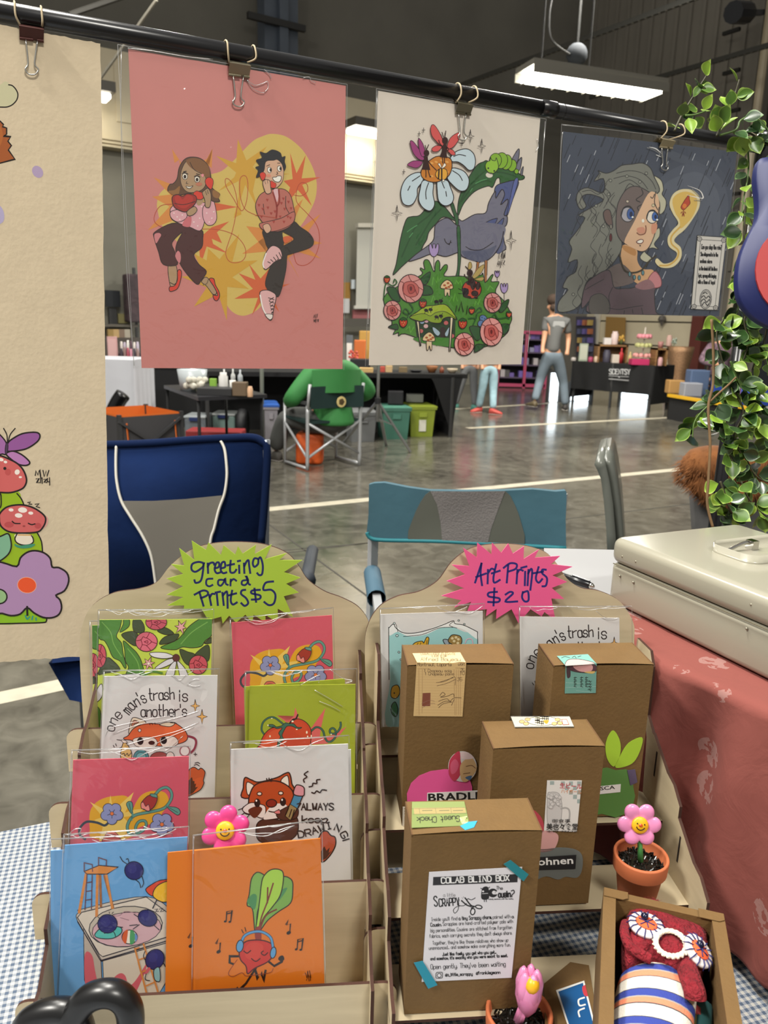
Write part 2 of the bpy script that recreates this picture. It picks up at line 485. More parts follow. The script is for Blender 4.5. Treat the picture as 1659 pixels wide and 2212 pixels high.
rp=nt.nodes.new('ShaderNodeValToRGB');rp.color_ramp.elements[0].position=.36;rp.color_ramp.elements[1].position=.64
rp.color_ramp.elements[0].color=lin('#4f4c44',.7);rp.color_ramp.elements[1].color=lin('#7d796d',.78)
nt.links.new(mx.outputs[0],rp.inputs[0]);nt.links.new(rp.outputs[0],b_.inputs['Base Color'])
rr=nt.nodes.new('ShaderNodeMapRange');rr.inputs['To Min'].default_value=.10;rr.inputs['To Max'].default_value=.27
nt.links.new(n2.outputs[0],rr.inputs['Value']);nt.links.new(rr.outputs[0],b_.inputs['Roughness'])
b_.inputs['Specular IOR Level'].default_value=.75
fb=MB().m(fm)
fb.quad(bl(-14,-8,0),bl(WR,-8,0),bl(WR,WBK,0),bl(-14,WBK,0))
PAINT=mat('#d0c8b2',.5,gain=.72,var=.12,vscale=14)
JOINT=mat('#3c3a33',.9,gain=1.)
def strip(px0,px1,w,m,ext=(0,0),z=.0012):
 p,q=onz(*px0,0),onz(*px1,0);d=(q-p);p=p-d*ext[0];q=q+d*ext[1];d.normalize();s=Vector((-d.y,d.x,0))*w/2
 fb.m(m);fb.quad(p-s+ZV*z,q-s+ZV*z,q+s+ZV*z,p+s+ZV*z)
strip((572,1101),(1489,1012),.115,PAINT,(.0,.15))
strip((1012,882),(1160,873),.13,PAINT,(.5,.3))
strip((1010,925),(1450,902),.13,PAINT,(.0,.02))
strip((0,1508),(140,1478),.1,PAINT,(1.5,.6))
strip((1215,1122),(1520,1085),.012,JOINT,(3.5,.8))
strip((575,1128),(810,1300),.012,JOINT,(3,.25))
strip((600,1190),(810,1172),.012,JOINT,(1,0))
strip((900,960),(1400,935),.01,JOINT,(2.5,1.5))
fb.build('floor',kind='structure',fix=False)
# back wall with the cream soffit
WALLM=mat('#a5a293',.8,gain=.6,var=.08,vscale=1.5)
DARKW=mat('#69665d',.8,gain=1.0,var=.12,vscale=.8)  # upper wall coloured darker, standing in for missing light above the lamps
CREAM=mat('#d9ccae',.7,gain=.85,var=.05,vscale=2)
wbm=MB().m(WALLM)
wbm.quad(bl(-14,WBK,0),bl(WR,WBK,0),bl(WR,WBK,4.0),bl(-14,WBK,4.0))
wbm.m(DARKW);wbm.quad(bl(-14,WBK,4.0),bl(WR,WBK,4.0),bl(WR,WBK,10),bl(-14,WBK,10))
wbm.build('wall_back',kind='structure',fix=False)
sof=MB().m(CREAM)
sof.box(bl(-1.2,WBK-.12,4.7),(24,.24,1.45),(A1,A2,ZV))
for k in range(3):sof.box(bl(-1.2,WBK-.26,3.99+k*.055),(24,.05,.03),(A1,A2,ZV))
for a in [-9+1.62*k for k in range(13)]:
 sof.rbox(bl(a,WBK-.25,4.85),(.95,.03,.95),.014,(A1,A2,ZV))
sof.build('trim_1',kind='structure')
# right wall: ribbed metal
rb=MB().m(mat('#79746a',.6,gain=1.,var=.1,vscale=.7))
y0=-6.
rb.quad(bl(WR,WBK,0),bl(WR,-8,0),bl(WR,-8,10),bl(WR,WBK,10))
for k in range(70):
 y=WBK-.15-k*.32
 if y<-7:break
 rb.box(bl(WR-.02,y,6.2),(.05,.07,7.4),(A1,A2,ZV))
rb.build('wall_right',kind='structure',fix=False)
# pale sectional overhead door standing in the right wall, and a strip coloured paler to stand in for lamplight on the wall
def wallpanel(b,x0,x1,z0,z1,off,th,wall='r'):
 f=onwall_right if wall=='r' else onwall_back
 n=A1 if wall=='r' else A2
 p,q=f(x0,750,off),f(x1,750,off);p.z=q.z=0
 b.prism([p+ZV*z0,q+ZV*z0,q+ZV*z1,p+ZV*z1],n*th)
od=MB().m(CREAM)
for k in range(7):wallpanel(od,1262,1488,.02+k*.5,.49+k*.5,.12,.06)
od.build('door_1',kind='structure')
jb=MB().m(mat('#dccfab',.6,gain=1.1))
wallpanel(jb,1162,1194,0,4.6,.06,.05)
jb.m(mat('#c9c3b4',.5,gain=1.));wallpanel(jb,1278,1288,0,3.6,.2,.06)
jb.build('trim_2',kind='structure')
pb=MB().m(mat('#3a3630',.5,gain=1.))
for x in (1196,1202):wallpanel(pb,x,x+3,.5,8,.1,.04)
for y in (300,400,455,520,580,640):
 p=onwall_right(1199,y,.14);pb.box(p,(.05,.3,.06),(A1,A2,ZV))
pb.build('trim_3',kind='structure')
cb=MB().m(mat('#5c2a22',.55,gain=1.));wallpanel(cb,1487,1512,0,4.2,.5,.22)
cb.build('trim_4',kind='structure')
cb=MB().m(mat('#5c2a22',.55,gain=1.));wallpanel(cb,1156,1170,0,2.2,.5,.2)
cb.build('trim_5',kind='structure')
# overhead door tracks: vertical slotted angle, hanging rails
tk=MB().m(mat('#2a2926',.5,.3,gain=1.))
wallpanel(tk,1560,1571,0,9,.55,.05);wallpanel(tk,1590,1600,0,9,.55,.05)
for y in (68,155,240,330,420):
 p=onwall_right(1580,y,.53);tk.box(p,(.06,.34,.06),(A1,A2,ZV))
tk.build('trim_6',kind='structure')
pp=MB().m(mat('#b3a68c',.5,gain=1.))
p=onwall_right(1614,400,.75);p.z=0;pp.tube([p,p+ZV*9],.075,10)
pp.build('trim_7',kind='structure')
dk=MB().m(mat('#15171c',.9,gain=1.));wallpanel(dk,1632,1760,0,9,.9,.1);dk.build('wall_dark_panel',kind='structure')  # plain dark panel closing the right end of the wall
GALV=mat('#35342f',.7,gain=1.)
def rail(pa,pb_,za,w=.05):
 p,q=hit(*pa,ZV*za,ZV),hit(*pb_,ZV*za,ZV);d=q-p
 b=MB().m(GALV);b.bar(p-d*.6,q+d*.5,w,w*1.4);
 n=int(d.length*2.1/.12)
 b.m(mat('#5d5b52',.6,gain=1.))
 for k in range(n):
  c=p-d*.55+d*(2.0*k/n);b.box(c-ZV*w*.72,(w*.8,.03,.012),(A1,A2,ZV))
 b.build('door_rail',label=None)
 return p,q
for i,(a,c,z) in enumerate((((1059,160),(1480,2),5.6),((1399,174),(1659,98),5.6))):
 p,q=rail(a,c,z)
r_=[o for o in COL.objects if o.name.startswith('door_rail')]
tag(r_[0],'long grey overhead door rail rising past the glowing strip light','rail')
tag(r_[1],'shorter grey overhead door rail behind the top sprigs of the green garland','rail')
# blue grey building column with a bracket, high on the back wall
col=MB().m(mat('#4d5560',.5,gain=1.,var=.15,vscale=3))
p=onwall_back(600,60,.5);p.z=0
col.box(p+ZV*7.4,(.62,.3,5.2),(A1,A2,ZV));col.box(p+ZV*7.4-A2*.2,(.16,.12,5.2),(A1,A2,ZV))
col.m(mat('#22211f',.6,gain=1.));q=onwall_back(598,48,.75);col.box(q,(1.05,.08,.1),(A1,A2,ZV))
col.build('trim_8',kind='structure')
# thin cables crossing the upper left
for i,(a,c,z1,z2) in enumerate((((338,0),(218,168),5.5,4.4),((150,32),(285,-14),5.2,5.6))):
 p,q=ony(*a,9.),ony(*c,9.6)
 b=MB().m(mat('#3a3833' if i else '#8d887b',.6,gain=1.));b.tube([p,q],.018 if not i else .03,6)
 b.build('cable',label=['thin pale steel stay cable slanting down between the two left prints','dark cable crossing above the bar at the upper left'][i],cat='cable')
# wall lamps on top of the soffit
def wall_lamp(x,y,label,e,es=16):
 LG=emis('lamp_glow',(1.0,.93,.78),es)
 p=onwall_back(x,y,.75)
 t=thing('wall_lamp',label,'lamp',p)
 h=MB().m(mat('#55514a',.5,.4,gain=1.));h.box(p+ZV*.14,(.95,.55,.14),(A1,A2,ZV));h.box(p+ZV*.14+A2*.4,(.1,.5,.08),(A1,A2,ZV));h.build('housing',t)
 d=MB().m(LG);d.rbox(p+ZV*.03,(.86,.34,.08),.035,(A1,A2,ZV));d.build('lens',t)
 l=bpy.data.lights.new('wall_lamp_light','AREA');l.shape='RECTANGLE';l.size=.8;l.size_y=.4;l.energy=e;l.color=(1,.9,.7)
 o=bpy.data.objects.new('wall_lamp_light',l);COL.objects.link(o);o.location=p-ZV*.12
 o.rotation_euler=(A2*.75-ZV*.65).to_track_quat('-Z','Y').to_euler()
wall_lamp(800,292,'glowing wall lamp between the pink print and the bird print',8,12)
wall_lamp(172,207,'glowing wall lamp peeking out beside the edge of the big cream print',2.5,5)
# strip light under the rails
pL,pR=hit(1138,165,ZV*4.05,ZV),hit(1412,205,ZV*4.05,ZV)
d=(pR-pL).normalized();s_=Vector((-d.y,d.x,0));c=(pL+pR)/2;LEN=(pR-pL).length
t=thing('strip_light','long glowing strip light hanging at the upper right above the bar','light',c)
b=MB().m(mat('#6b685f',.5,.3,gain=1.));b.box(c+ZV*.1,(LEN*1.04,.42,.06),(d,s_,ZV));b.box(c+ZV*.03+s_*.22,(LEN*1.04,.02,.09),(d,s_,ZV));b.box(c+ZV*.03-s_*.22,(LEN*1.04,.02,.09),(d,s_,ZV));b.build('housing',t)
TG=emis('tube_glow',(1.0,.97,.86),22)
for k in range(6):
 b=MB().m(TG);o_=s_*(-.17+.068*k);b.tube([pL+d*.03+o_,pR-d*.03+o_],.026,8);b.build('tube',t)
b=MB().m(mat('#8b877c',.4,.5,gain=1.))
for k in range(9):
 q=pL.lerp(pR,.02+.12*k);b.box(q-ZV*.035,(.012,.42,.012),(d,s_,ZV))
b.build('wire_guard',t)
b=MB().m(mat('#2b2a28',.8,gain=1.))
for k in (.1,.46):q=pL.lerp(pR,k) ;b.tube([q+ZV*.14,q+ZV*1.6],.01,6)
b.build('hanger',t)
area('strip_light_glow',c-ZV*.12,c-ZV*3-A1*.3,LEN,.4,110,(1,.95,.82))
# round dark fan motor / bell hanging by it
p=hit(1246,118,ZV*4.5,ZV)
t=thing('cord_reel','dark round cord reel hanging from the rail above the strip light','reel',p)
b=MB().m(mat('#23272c',.85,gain=1.),True);b.ball(p,.13,14,(1,.7,1));b.build('drum',t)
b=MB().m(mat('#2f2e2b',.6,gain=1.));b.tube(catmull([p+A1*-.12-ZV*.02,p-A1*.42+ZV*.08,p-A1*.48+ZV*.35,p-A1*.42+ZV*.62],6),.014,6);b.build('cable',t)
b=MB().m(mat('#262623',.8,gain=1.));b.ball(p-A1*.3+ZV*.66 ,.13,10,(1,.7,1));b.bar(p+ZV*.1,p+ZV*.7,.025,.025,(1,0,0));b.build('bracket',t)
p=onwall_right(1613,28,1.2)
t=thing('security_camera','small dark security camera on the pale pipe at the upper right corner','camera',p)
b=MB().m(mat('#2a2c31',.4,gain=1.));b.tube([p,p-A1*.5-ZV*.12-A2*.1],.17,10);b.build('body',t)
b=MB().m(mat('#3a3b40',.4,gain=1.));b.bar(p,p+A1*.45+ZV*.1,.08,.08);b.build('bracket',t)

# ================================================================ the stall table
EDGE=math.radians(67.)
TE=Vector((math.sin(EDGE),math.cos(EDGE),0));TN=Vector((-TE.y,TE.x,0))
TZ=.70
gm=bpy.data.materials.new('gingham_cloth');gm.use_nodes=True;nt=gm.node_tree;b_=nt.nodes['Principled BSDF']
tc=nt.nodes.new('ShaderNodeTexCoord');mp=nt.nodes.new('ShaderNodeMapping');mp.inputs['Rotation'].default_value=(0,0,EDGE-math.pi/2+math.radians(6))
nt.links.new(tc.outputs['Object'],mp.inputs[0]);sx=nt.nodes.new('ShaderNodeSeparateXYZ');nt.links.new(mp.outputs[0],sx.inputs[0])
def stripe(sock):
 a=nt.nodes.new('ShaderNodeMath');a.operation='MULTIPLY';a.inputs[1].default_value=1/.0072;nt.links.new(sock,a.inputs[0])
 f=nt.nodes.new('ShaderNodeMath');f.operation='FRACT';nt.links.new(a.outputs[0],f.inputs[0])
 g=nt.nodes.new('ShaderNodeMath');g.operation='GREATER_THAN';g.inputs[1].default_value=.5;nt.links.new(f.outputs[0],g.inputs[0]);return g
ga,gb=stripe(sx.outputs[0]),stripe(sx.outputs[1])
ad=nt.nodes.new('ShaderNodeMath');ad.operation='ADD';nt.links.new(ga.outputs[0],ad.inputs[0]);nt.links.new(gb.outputs[0],ad.inputs[1])
hf=nt.nodes.new('ShaderNodeMath');hf.operation='MULTIPLY';hf.inputs[1].default_value=.5;nt.links.new(ad.outputs[0],hf.inputs[0])
rp=nt.nodes.new('ShaderNodeValToRGB');rp.color_ramp.elements[0].color=lin('#d8d6cf',.66);rp.color_ramp.elements[1].color=lin('#55657c',.75)
e=rp.color_ramp.elements.new(.5);e.color=lin('#9fa6b0',.7)
nt.links.new(hf.outputs[0],rp.inputs[0]);nt.links.new(rp.outputs[0],b_.inputs['Base Color']);b_.inputs['Roughness'].default_value=.85
tb0=onz(0,1797,TZ)                                    # a point on the rear edge
def tp(a,b,z=TZ):return tb0+TE*a+TN*b+ZV*(z-TZ)
t=thing('folding_table','long stall table under a blue and white gingham cloth','table',tp(.5,-.38,0))
b=MB().m(mat('#cfcabd',.6,gain=1.));b.box(tp(.62,-.375,TZ-.03),(2.2,.72,.045),(TE,TN,ZV));b.build('tabletop',t)
LEGM=mat('#4d4d4b',.4,.6,gain=1.)
for (a,c_) in ((-.42,-.06),(1.66,-.06),(-.42,-.69),(1.66,-.69)):
 b=MB().m(LEGM);b.tube([tp(a,c_,TZ-.05),tp(a,c_,0)],.014,8);b.build('leg',t)
def gcloth():
 b=MB().m(gm,True);
 b.quad(tp(-.5,0),tp(1.74,0),tp(1.74,-.75),tp(-.5,-.75))
 n=60
 def skirt(p,q,out):
  def fn(u,v):
   w=math.sin(u*46)*.018*v+.012*v
   return p.lerp(q,u)+out*w-ZV*(.26*v)
  b.grid(fn,n,4)
 skirt(tp(-.5,0),tp(1.74,0),TN);skirt(tp(1.74,-.75),tp(-.5,-.75),-TN)
 skirt(tp(-.5,-.75),tp(-.5,0),-TE);skirt(tp(1.74,0),tp(1.74,-.75),TE)
 return b
gcloth().build('tablecloth',label='blue and white gingham tablecloth spread over the stall table',cat='tablecloth')
# ================================================================ bar, posts and hanging prints
HB=.37;BZ=CAM.z+HB
bA,bB=onz(0,25,BZ),onz(1640,317,BZ)
BD=(bB-bA).normalized();BN=Vector((BD.y,-BD.x,0))       # BN points to the viewer
BLACK=mat('#0d0d10',.27,gain=1.,spec=.6)
BLACKM=mat('#1d1e20',.42,gain=1.)
t=thing('display_bar','black metal bar from which the art prints hang','bar',bA)
jx=onz(1168,233,BZ);L0=bA-BD*.5;L1=bB+BD*.12
b=MB().m(BLACK,True);b.tube([L0,jx],.0125,20);b.build('outer_tube',t)
b=MB().m(BLACK,True);b.tube([jx-BD*.02,jx+BD*.001,jx+BD*.002,jx+BD*.03,jx+BD*.031,jx+BD*.045,jx+BD*.046],[.0125,.0125,.0138,.0138,.0128,.0128,.0135],20);b.build('collar',t)
b=MB().m(BLACK,True);b.tube([jx+BD*.03,L1],.0128,20);b.build('inner_tube',t)
# upright post at the right end
pp0=bB+BD*.02
t=thing('display_post','black upright post wrapped in green garland at the right','post',Vector((pp0.x,pp0.y,0)))
b=MB().m(BLACK,True);b.tube([(pp0.x,pp0.y,0.02),(pp0.x,pp0.y,BZ+.02)],.0145,16);b.build('pole',t)
b=MB().m(BLACK,True);b.lathe((pp0.x,pp0.y,BZ-.04),[(.018,0),(.02,.01),(.02,.06),(.018,.07)],16);b.build('coupling',t)
b=MB().m(BLACKM);b.bar((pp0.x-.22,pp0.y-.1,.02),(pp0.x+.22,pp0.y+.1,.02),.04,.03);b.bar((pp0.x+.1,pp0.y-.22,.02),(pp0.x-.1,pp0.y+.22,.02),.04,.03);b.build('foot',t)
lp=L0+BD*.02
t=thing('display_post','black upright post at the left end of the bar','post',Vector((lp.x,lp.y,0)))
b=MB().m(BLACK,True);b.tube([(lp.x,lp.y,0.02),(lp.x,lp.y,BZ+.02)],.0145,16);b.build('pole',t)
b=MB().m(BLACKM);b.bar((lp.x-.22,lp.y-.1,.02),(lp.x+.22,lp.y+.1,.02),.04,.03);b.bar((lp.x+.1,lp.y-.22,.02),(lp.x-.1,lp.y+.22,.02),.04,.03);b.build('foot',t)
PP=bA+BN*.006                                               # plane of the prints
STEEL=mat('#b9b7b0',.25,.9,gain=1.)
BRASS=mat('#8d8672',.32,.8,gain=1.)
def pl(x,y,off=0.):return hit(x,y,PP+BN*off,BN)
def clip_set(x0,x1,ytop,ybot,yend,colr,label,hoop_x):
 """binder clip gripping the print (jaw x0..x1, ytop..ybot, wire handle down to yend), hung by two elastic loops"""
 TL,TR,BL_,BR_=pl(x0,ytop),pl(x1,ytop+(x1-x0)*.18),pl(x0+1,ybot),pl(x1,ybot+(x1-x0)*.12)
 t=thing('binder_clip',label,'clip',(TL+TR)/2)
 b=MB().m(colr)
 n=6;back=[]
 f0,f1=.0125,.0022
 w=TR-TL
 for s in (1,-1):
  p=[TL+BN*f0*s*.25,TR+BN*f0*s*.25,TR.lerp(BR_,.3)+BN*f0*s,TL.lerp(BL_,.3)+BN*f0*s]
  q=[TL.lerp(BL_,.3)+BN*f0*s,TR.lerp(BR_,.3)+BN*f0*s,BR_+BN*f1*s,BL_+BN*f1*s]
  b.prism(p,BN*.0007*s);b.prism(q,BN*.0007*s)
 for e in (0,.28,.72):
  a,c=BL_.lerp(BR_,e),BL_.lerp(BR_,e+.28);b.tube([a+BN*.004,c+BN*.004],.0019,8)
 b.build('jaw',t)
 cx=(x0+x1)/2+1;hw=(x1-x0)*.24;L=yend-ybot
 pts=[(cx-hw,ybot+1),(cx-hw*.62,ybot+L*.68),(cx-hw*1.05,ybot+L*.84),(cx-hw*.95,ybot+L*.93),(cx-hw*.45,yend),(cx+hw*.45,yend+1),(cx+hw*1.0,ybot+L*.94),(cx+hw*1.1,ybot+L*.85),(cx+hw*.5,ybot+L*.68),(cx+hw,ybot+2)]
 b=MB().m(STEEL,True);q=[pl(x,y,.0045) for x,y in pts]
 b.tube(catmull(q,4),.0011,8);b.build('wire_handle',t)
 for s,hx in zip((0,1),hoop_x):
  xx=[x0+4,x1-3][s]
  b_t=onz(hx,0,BZ)  # bar point at this picture column
  bp=bA+BD*((hit(hx,30+hx*.178,bA,BN)-bA).dot(BD))
  r=.0142
  loop=[pl(xx,ytop+4,.003),bp+BN*(r+.0005)-ZV*.006,bp+BN*(r*.8)+ZV*r*.6,bp+ZV*r,bp-BN*r*.8+ZV*r*.6,bp-BN*r-ZV*.004,pl(xx,ytop+4,-.004)]
  b=MB().m(mat('#b3a284',.8,gain=1.),True);b.tube(catmull(loop,5),.0013,8);b.build('hanging_loop',t)
clip_set(41,94,53,85,160,mat('#4a2a26',.35,.5,gain=1.1),'dark red binder clip holding the big cream mushroom print',(33,90))
clip_set(491,537,131,163,229,BRASS,'brass coloured binder clip holding the pink telephone print',(487,546))
clip_set(981,1014,218,245,302,mat('#6b6653',.3,.7,gain=1.),'grey binder clip holding the bird print',(986,1021))
clip_set(1421,1449,297,318,367,mat('#b5a88a',.35,.6,gain=1.),'small tan binder clip holding the rain print',(1428,1465))

FILM2=plastic_film('thick_sleeve',.06)
def hung(name,label,paper,corners,art,sleeve=None,thick=.0006,group=None,seed=0,cr=None):
 c=pl(*corners[3]).lerp(pl(*corners[2]),.5)
 t=thing(name,label,'art print',c,group)
 sheet('sheet',t,PP,BN,corners,paper,art,thick)
 if sleeve:film('sleeve',t,PP,BN,sleeve,.0022,.0005,seed=seed,cr=cr,r=.0006,material=FILM2)
 return t
OUT='#1d1614'
# ---- big cream print with mushrooms (deckle edge)
art=Art(.85)
a=art.at(0,100,5.267)       # crop 0,100 .. 240,520
a.fill('-60 560 -50 470 0 440 60 400 110 430 170 470 200 540 190 600 150 660 80 690 0 690 -60 640','#bdb996')
a.line('98 438 140 448 180 490 203 545 190 610 140 665 80 690 20 692 -40 690',OUT,14)
a.fill('-60 840 0 850 40 890 30 915 75 930 75 1000 40 1020 120 1030 90 1080 130 1130 95 1180 170 1285 0 1330 -60 1345','#9a5328',False,OUT,15)
a.fill('-40 1180 20 1090 30 990 0 900 -50 870','#a9602c')
a.ell(428,1428,58,74,'#a794b2',-35)
a.fill('-60 1800 0 1815 40 1880 48 1960 20 2010 -60 2030','#a9a0bf')
a=art.at(0,900,4.096)
LG_,LILAC,CAP='#8fae1c','#a783ab','#c8605e'
a.fill('-60 660 150 660 190 720 215 790 330 1020 370 1110 378 1200 370 1300 410 1785 400 1815 200 1828 0 1832 -60 1832',LG_)
a.fill('-60 1660 40 1640 200 1700 230 1690 400 1790 408 1812 330 1822 -60 1830','#84b321')
a.line('-60 1834 200 1828 380 1822 410 1808 412 1780',OUT,13)
a.line('150 680 190 730 215 790',OUT,12)
a.line('325 1020 365 1100 376 1190',OUT,12)
# butterfly
a.fill('68 235 120 190 200 150 300 138 345 150 352 185 320 230 230 285 115 305 62 300','#8e5492',True,OUT,14)
a.fill('60 320 115 305 190 335 250 385 262 415 225 432 160 420 90 370 55 335','#b077ae',True,OUT,14)
a.fill('58 240 0 160 -60 120 -60 330 20 330 50 330','#9c66a0',True,OUT,12)
a.ell(58,280,12,55,'#4a3550',5,OUT,6)
a.lines('66 230 60 160 32 104;72 228 90 160 134 104',OUT,10)
# upper mushroom
a.fill('-80 350 0 345 90 380 160 420 210 480 235 560 215 620 170 650 90 672 0 670 -80 665',CAP,True,OUT,15)
a.ell(10,380,22,15,'#e8dcd4',15);a.ell(48,401,16,12,'#e8dcd4',15);a.ell(152,490,22,24,'#e8dcd4',30);a.ell(180,535,14,9,'#e8dcd4')
a.ell(43,458,14,14,OUT);a.ell(70,490,26,30,'#b9504e')
a.line('-60 690 0 680 10 730 8 790 -10 815',OUT,12)
# sleeping mushroom
a.fill('405 880 425 925 410 965 370 1000 340 1015 330 960','#c9918a')
a.fill('0 855 60 800 160 780 250 790 330 825 395 880 402 930 375 985 330 1020 200 1030 90 1020 30 990 0 950 -6 900','#c55f5e',True,OUT,15)
for q in ((98,825,22,14),(200,826,40,24),(165,874,34,20),(272,853,22,14)):a.ell(*q,'#e8dcd4',5)
a.ell(80,955,42,26,'#b1494b');a.ell(335,965,30,26,'#b1494b');a.ell(212,968,13,8,'#96403f')
a.line('108 925 130 943 178 945',OUT,11);a.line('250 943 280 955 310 948',OUT,11)
a.fill('140 1040 270 1042 295 1080 290 1115 250 1135 180 1130 140 1100 132 1070','#ded2bf',True)
a.line('150 1038 132 1080 150 1115 200 1135 260 1132 294 1108 290 1070 270 1045',OUT,11)
a.line('160 1046 272 1048','#c99a5a',11);a.fill('130 1125 180 1140 305 1125 280 1155 200 1165 140 1150','#3f8a6a')
a.lines('245 760 270 755 255 772 282 775;310 775 345 770 320 795 352 805',OUT,8,False)
a.fill('-60 1070 0 1060 70 1035 95 1090 98 1160 70 1220 0 1275 -60 1290','#79a98a',True,OUT,13)
# flower
a.fill('148 1325 180 1250 240 1200 310 1185 390 1205 445 1255 462 1330 520 1335 590 1380 608 1455 570 1540 495 1580 530 1620 545 1690 520 1750 460 1778 380 1775 300 1735 240 1690 180 1745 100 1760 20 1740 -60 1720 -80 1500 -60 1300 20 1290',LILAC,True,OUT,16,3)
a.ell(238,1490,84,70,'#dd5228',8,'#e0a894',5)
a.ell(-10,1590,72,64,'#8fb27e',10,OUT,13)
a.lines('240 1680 242 1755',OUT,18);a.line('225 1760 240 1790 262 1770','#2f8a80',12);a.lines('290 1765 282 1795;318 1780 320 1800','#2f8a80',12)
a.lines('312 520 318 480 335 515 350 470 362 545;380 475 392 530 408 480 415 530 432 475',OUT,10,False)
a.lines('320 550 345 545 325 585 350 582;360 585 360 545;372 540 374 590;388 555 412 550 392 580 415 582;420 545 418 575 440 575;438 540 440 605',OUT,9,False)
MX=-14.
for it in list(art.it):                        # the motif runs on to both sides of the picture's left edge
 pts=it[1]
 if min(p.x for p in pts)<3:art.it.append((it[0],[Vector((2*MX-p.x,p.y)) for p in pts])+tuple(it[2:]))
cream=mat('#cbbb9f',.9,gain=1.12,var=.03,vscale=30,bump=.06,bscale=160)
dk=[(-330,10),(-5,52)]
random.seed(3)
for k in range(24):dk.append((-5+222*k/23 ,52+42*k/23+random.uniform(-1.5,1.5)))
for k in range(40):dk.append((217+20*k/39+random.uniform(-.9,.9),96+1318*k/39))
for k in range(20):dk.append((236-240*k/19,1414+16*k/19+random.uniform(-1.5,1.5)))
dk+=[(-330,1436)]
t=thing('art_print','big cream print with mushrooms and purple flower at the left edge','art print',pl(100,1430))
bb=MB().m(cream);fn=lambda x,y:pl(x,y)
bb.prism([pl(*q)-BN*.0009 for q in dk],BN*.0009);art.emit(bb,fn,BN,Clip([(-325,-200),(240,-200),(240,1412),(-325,1440)]));bb.build('sheet',t,fix=False)

# ---- pink print: two people on the telephone
art=Art(.5);a=art.at(280,280,3.6065)
YC,OR1,OR2,GD='#cdb25e','#d0863f','#cc6034','#c99a33'
a.fill('1110 33 1220 55 1330 140 1400 240 1445 350 1458 450 1440 560 1380 680 1300 800 1180 1000 1100 1110 1060 1300 1010 1390 930 1440 860 1448 790 1410 740 1330 690 1180 560 1010 380 880 260 760 220 640 215 560 250 480 380 400 560 360 700 330 780 270 860 190 960 90 1040 50',YC)
a.fill('330 150 350 260 385 235 420 420 370 500 175 522 310 600 140 785 360 700 400 520 560 480 620 280 645 148 600 230 520 260 430 300',OR1,False)
a.fill('188 372 330 520 420 470 360 440',OR1,False)
a.fill('645 148 590 260 640 300',OR1,False);a.fill('640 565 840 603 640 640',OR2,False)
a.fill('672 203 830 262 843 75 910 240 1070 130 960 290 1000 330 1250 345 980 380 960 480 1000 620 900 430 860 560 870 660 810 690 850 520 850 400 690 480 815 370 830 335',GD,False)
a.fill('1250 180 1300 340 1372 197 1340 380 1488 370 1345 430 1420 596 1310 470 1200 610 1250 450 1200 400 1270 385',OR2,False)
a.fill('908 752 1060 770 1060 830 876 968 1060 950 1110 900 1290 800 1490 655 1400 780 1380 850 1500 885 1370 910 1490 1005 1300 950 1240 1000 1325 1165 1230 1000 1200 1210 1100 1000',OR1,False)
a.fill('1350 540 1290 690 1250 640',OR1,False)
a.fill('640 760 775 715 680 800 720 885 640 850 650 890 775 968 600 910 552 1060 540 900 420 900 560 830',OR2,False)
a.fill('500 965 600 1020 612 925 700 1010 855 810 800 1030 998 1018 800 1150 930 1240 760 1225 757 1488 690 1280 500 1380 600 1230 400 1145 580 1130',GD,False)
a.fill('928 1045 1020 1160 1090 1080 1060 1230 1250 1200 1100 1270 1165 1420 1050 1300 953 1445 1000 1310 815 1318 960 1240 848 1118 980 1170',OR2,False)
RED='#cf3b28';K='#2a1a16'
# loose telephone cords
a.lines('340 580 250 590 205 640 190 700 215 740 290 772 420 772 560 775 640 775 740 790 830 830 890 900 905 970 880 1020 820 1038 770 1020 748 960 770 880 800 790 830 650 838 560 810 440 770 385 745 390 755 450 810 540 850 610 880 630 910 560 922 440 910 370 880 360 858 400 862 520 900 620 980 665;'
  '980 670 1060 680 1150 690 1210 730 1240 780 1265 880 1285 1000 1310 1050 1370 1055 1430 1010 1470 920 1478 820 1450 730 1380 650 1300 560 1305 460 1335 415 1380 425 1385 480 1340 515 1280 510','#b0452c',5)
# girl
SK,HAIR='#a98a68','#5e4029'
a.fill('300 1060 355 1050 372 1120 362 1200 335 1240 312 1200',SK,True,K,5);a.fill('312 1225 350 1215 372 1170 372 1110 385 1090 403 1105 400 1160 375 1235 330 1260 310 1255',RED,True,K,6);a.line('316 1192 345 1206 362 1196',K,6)
a.fill('560 1185 600 1150 660 1230 690 1290 655 1290 600 1220',SK,True,K,5);a.fill('620 1165 655 1162 668 1210 695 1260 700 1300 682 1332 660 1325 650 1290 685 1290 660 1230',RED,True,K,6);a.line('645 1282 668 1285 680 1265',K,6);a.line('572 1210 600 1200 612 1170','#6d5a3f',7)
PT='#47211f'
a.fill('330 730 440 745 560 780 570 850 560 920 500 975 540 1050 598 1105 560 1170 525 1205 450 1130 390 1040 360 950 370 880 410 800 330 880 350 950 372 1050 262 1050 225 950 190 840 200 795',PT,True,K,6,4)
a.fill('192 820 225 805 245 820 230 850 205 885','#c67b7e',True);a.fill('355 985 375 945 395 965 398 1010 385 1040','#c67b7e',True)
PKS='#d79fa6'
a.fill('420 520 500 520 560 560 600 600 560 780 470 760 410 740 330 700 315 640 330 600',PKS,True,K,5)
a.fill('575 600 640 545 665 590 678 690 650 740 600 740 570 680',PKS,True,K,5)
a.fill('320 640 400 620 445 640 440 690 380 720 325 690',PKS,True,K,5)
a.fill('410 745 440 690 480 680 470 755','#c66a70',True)
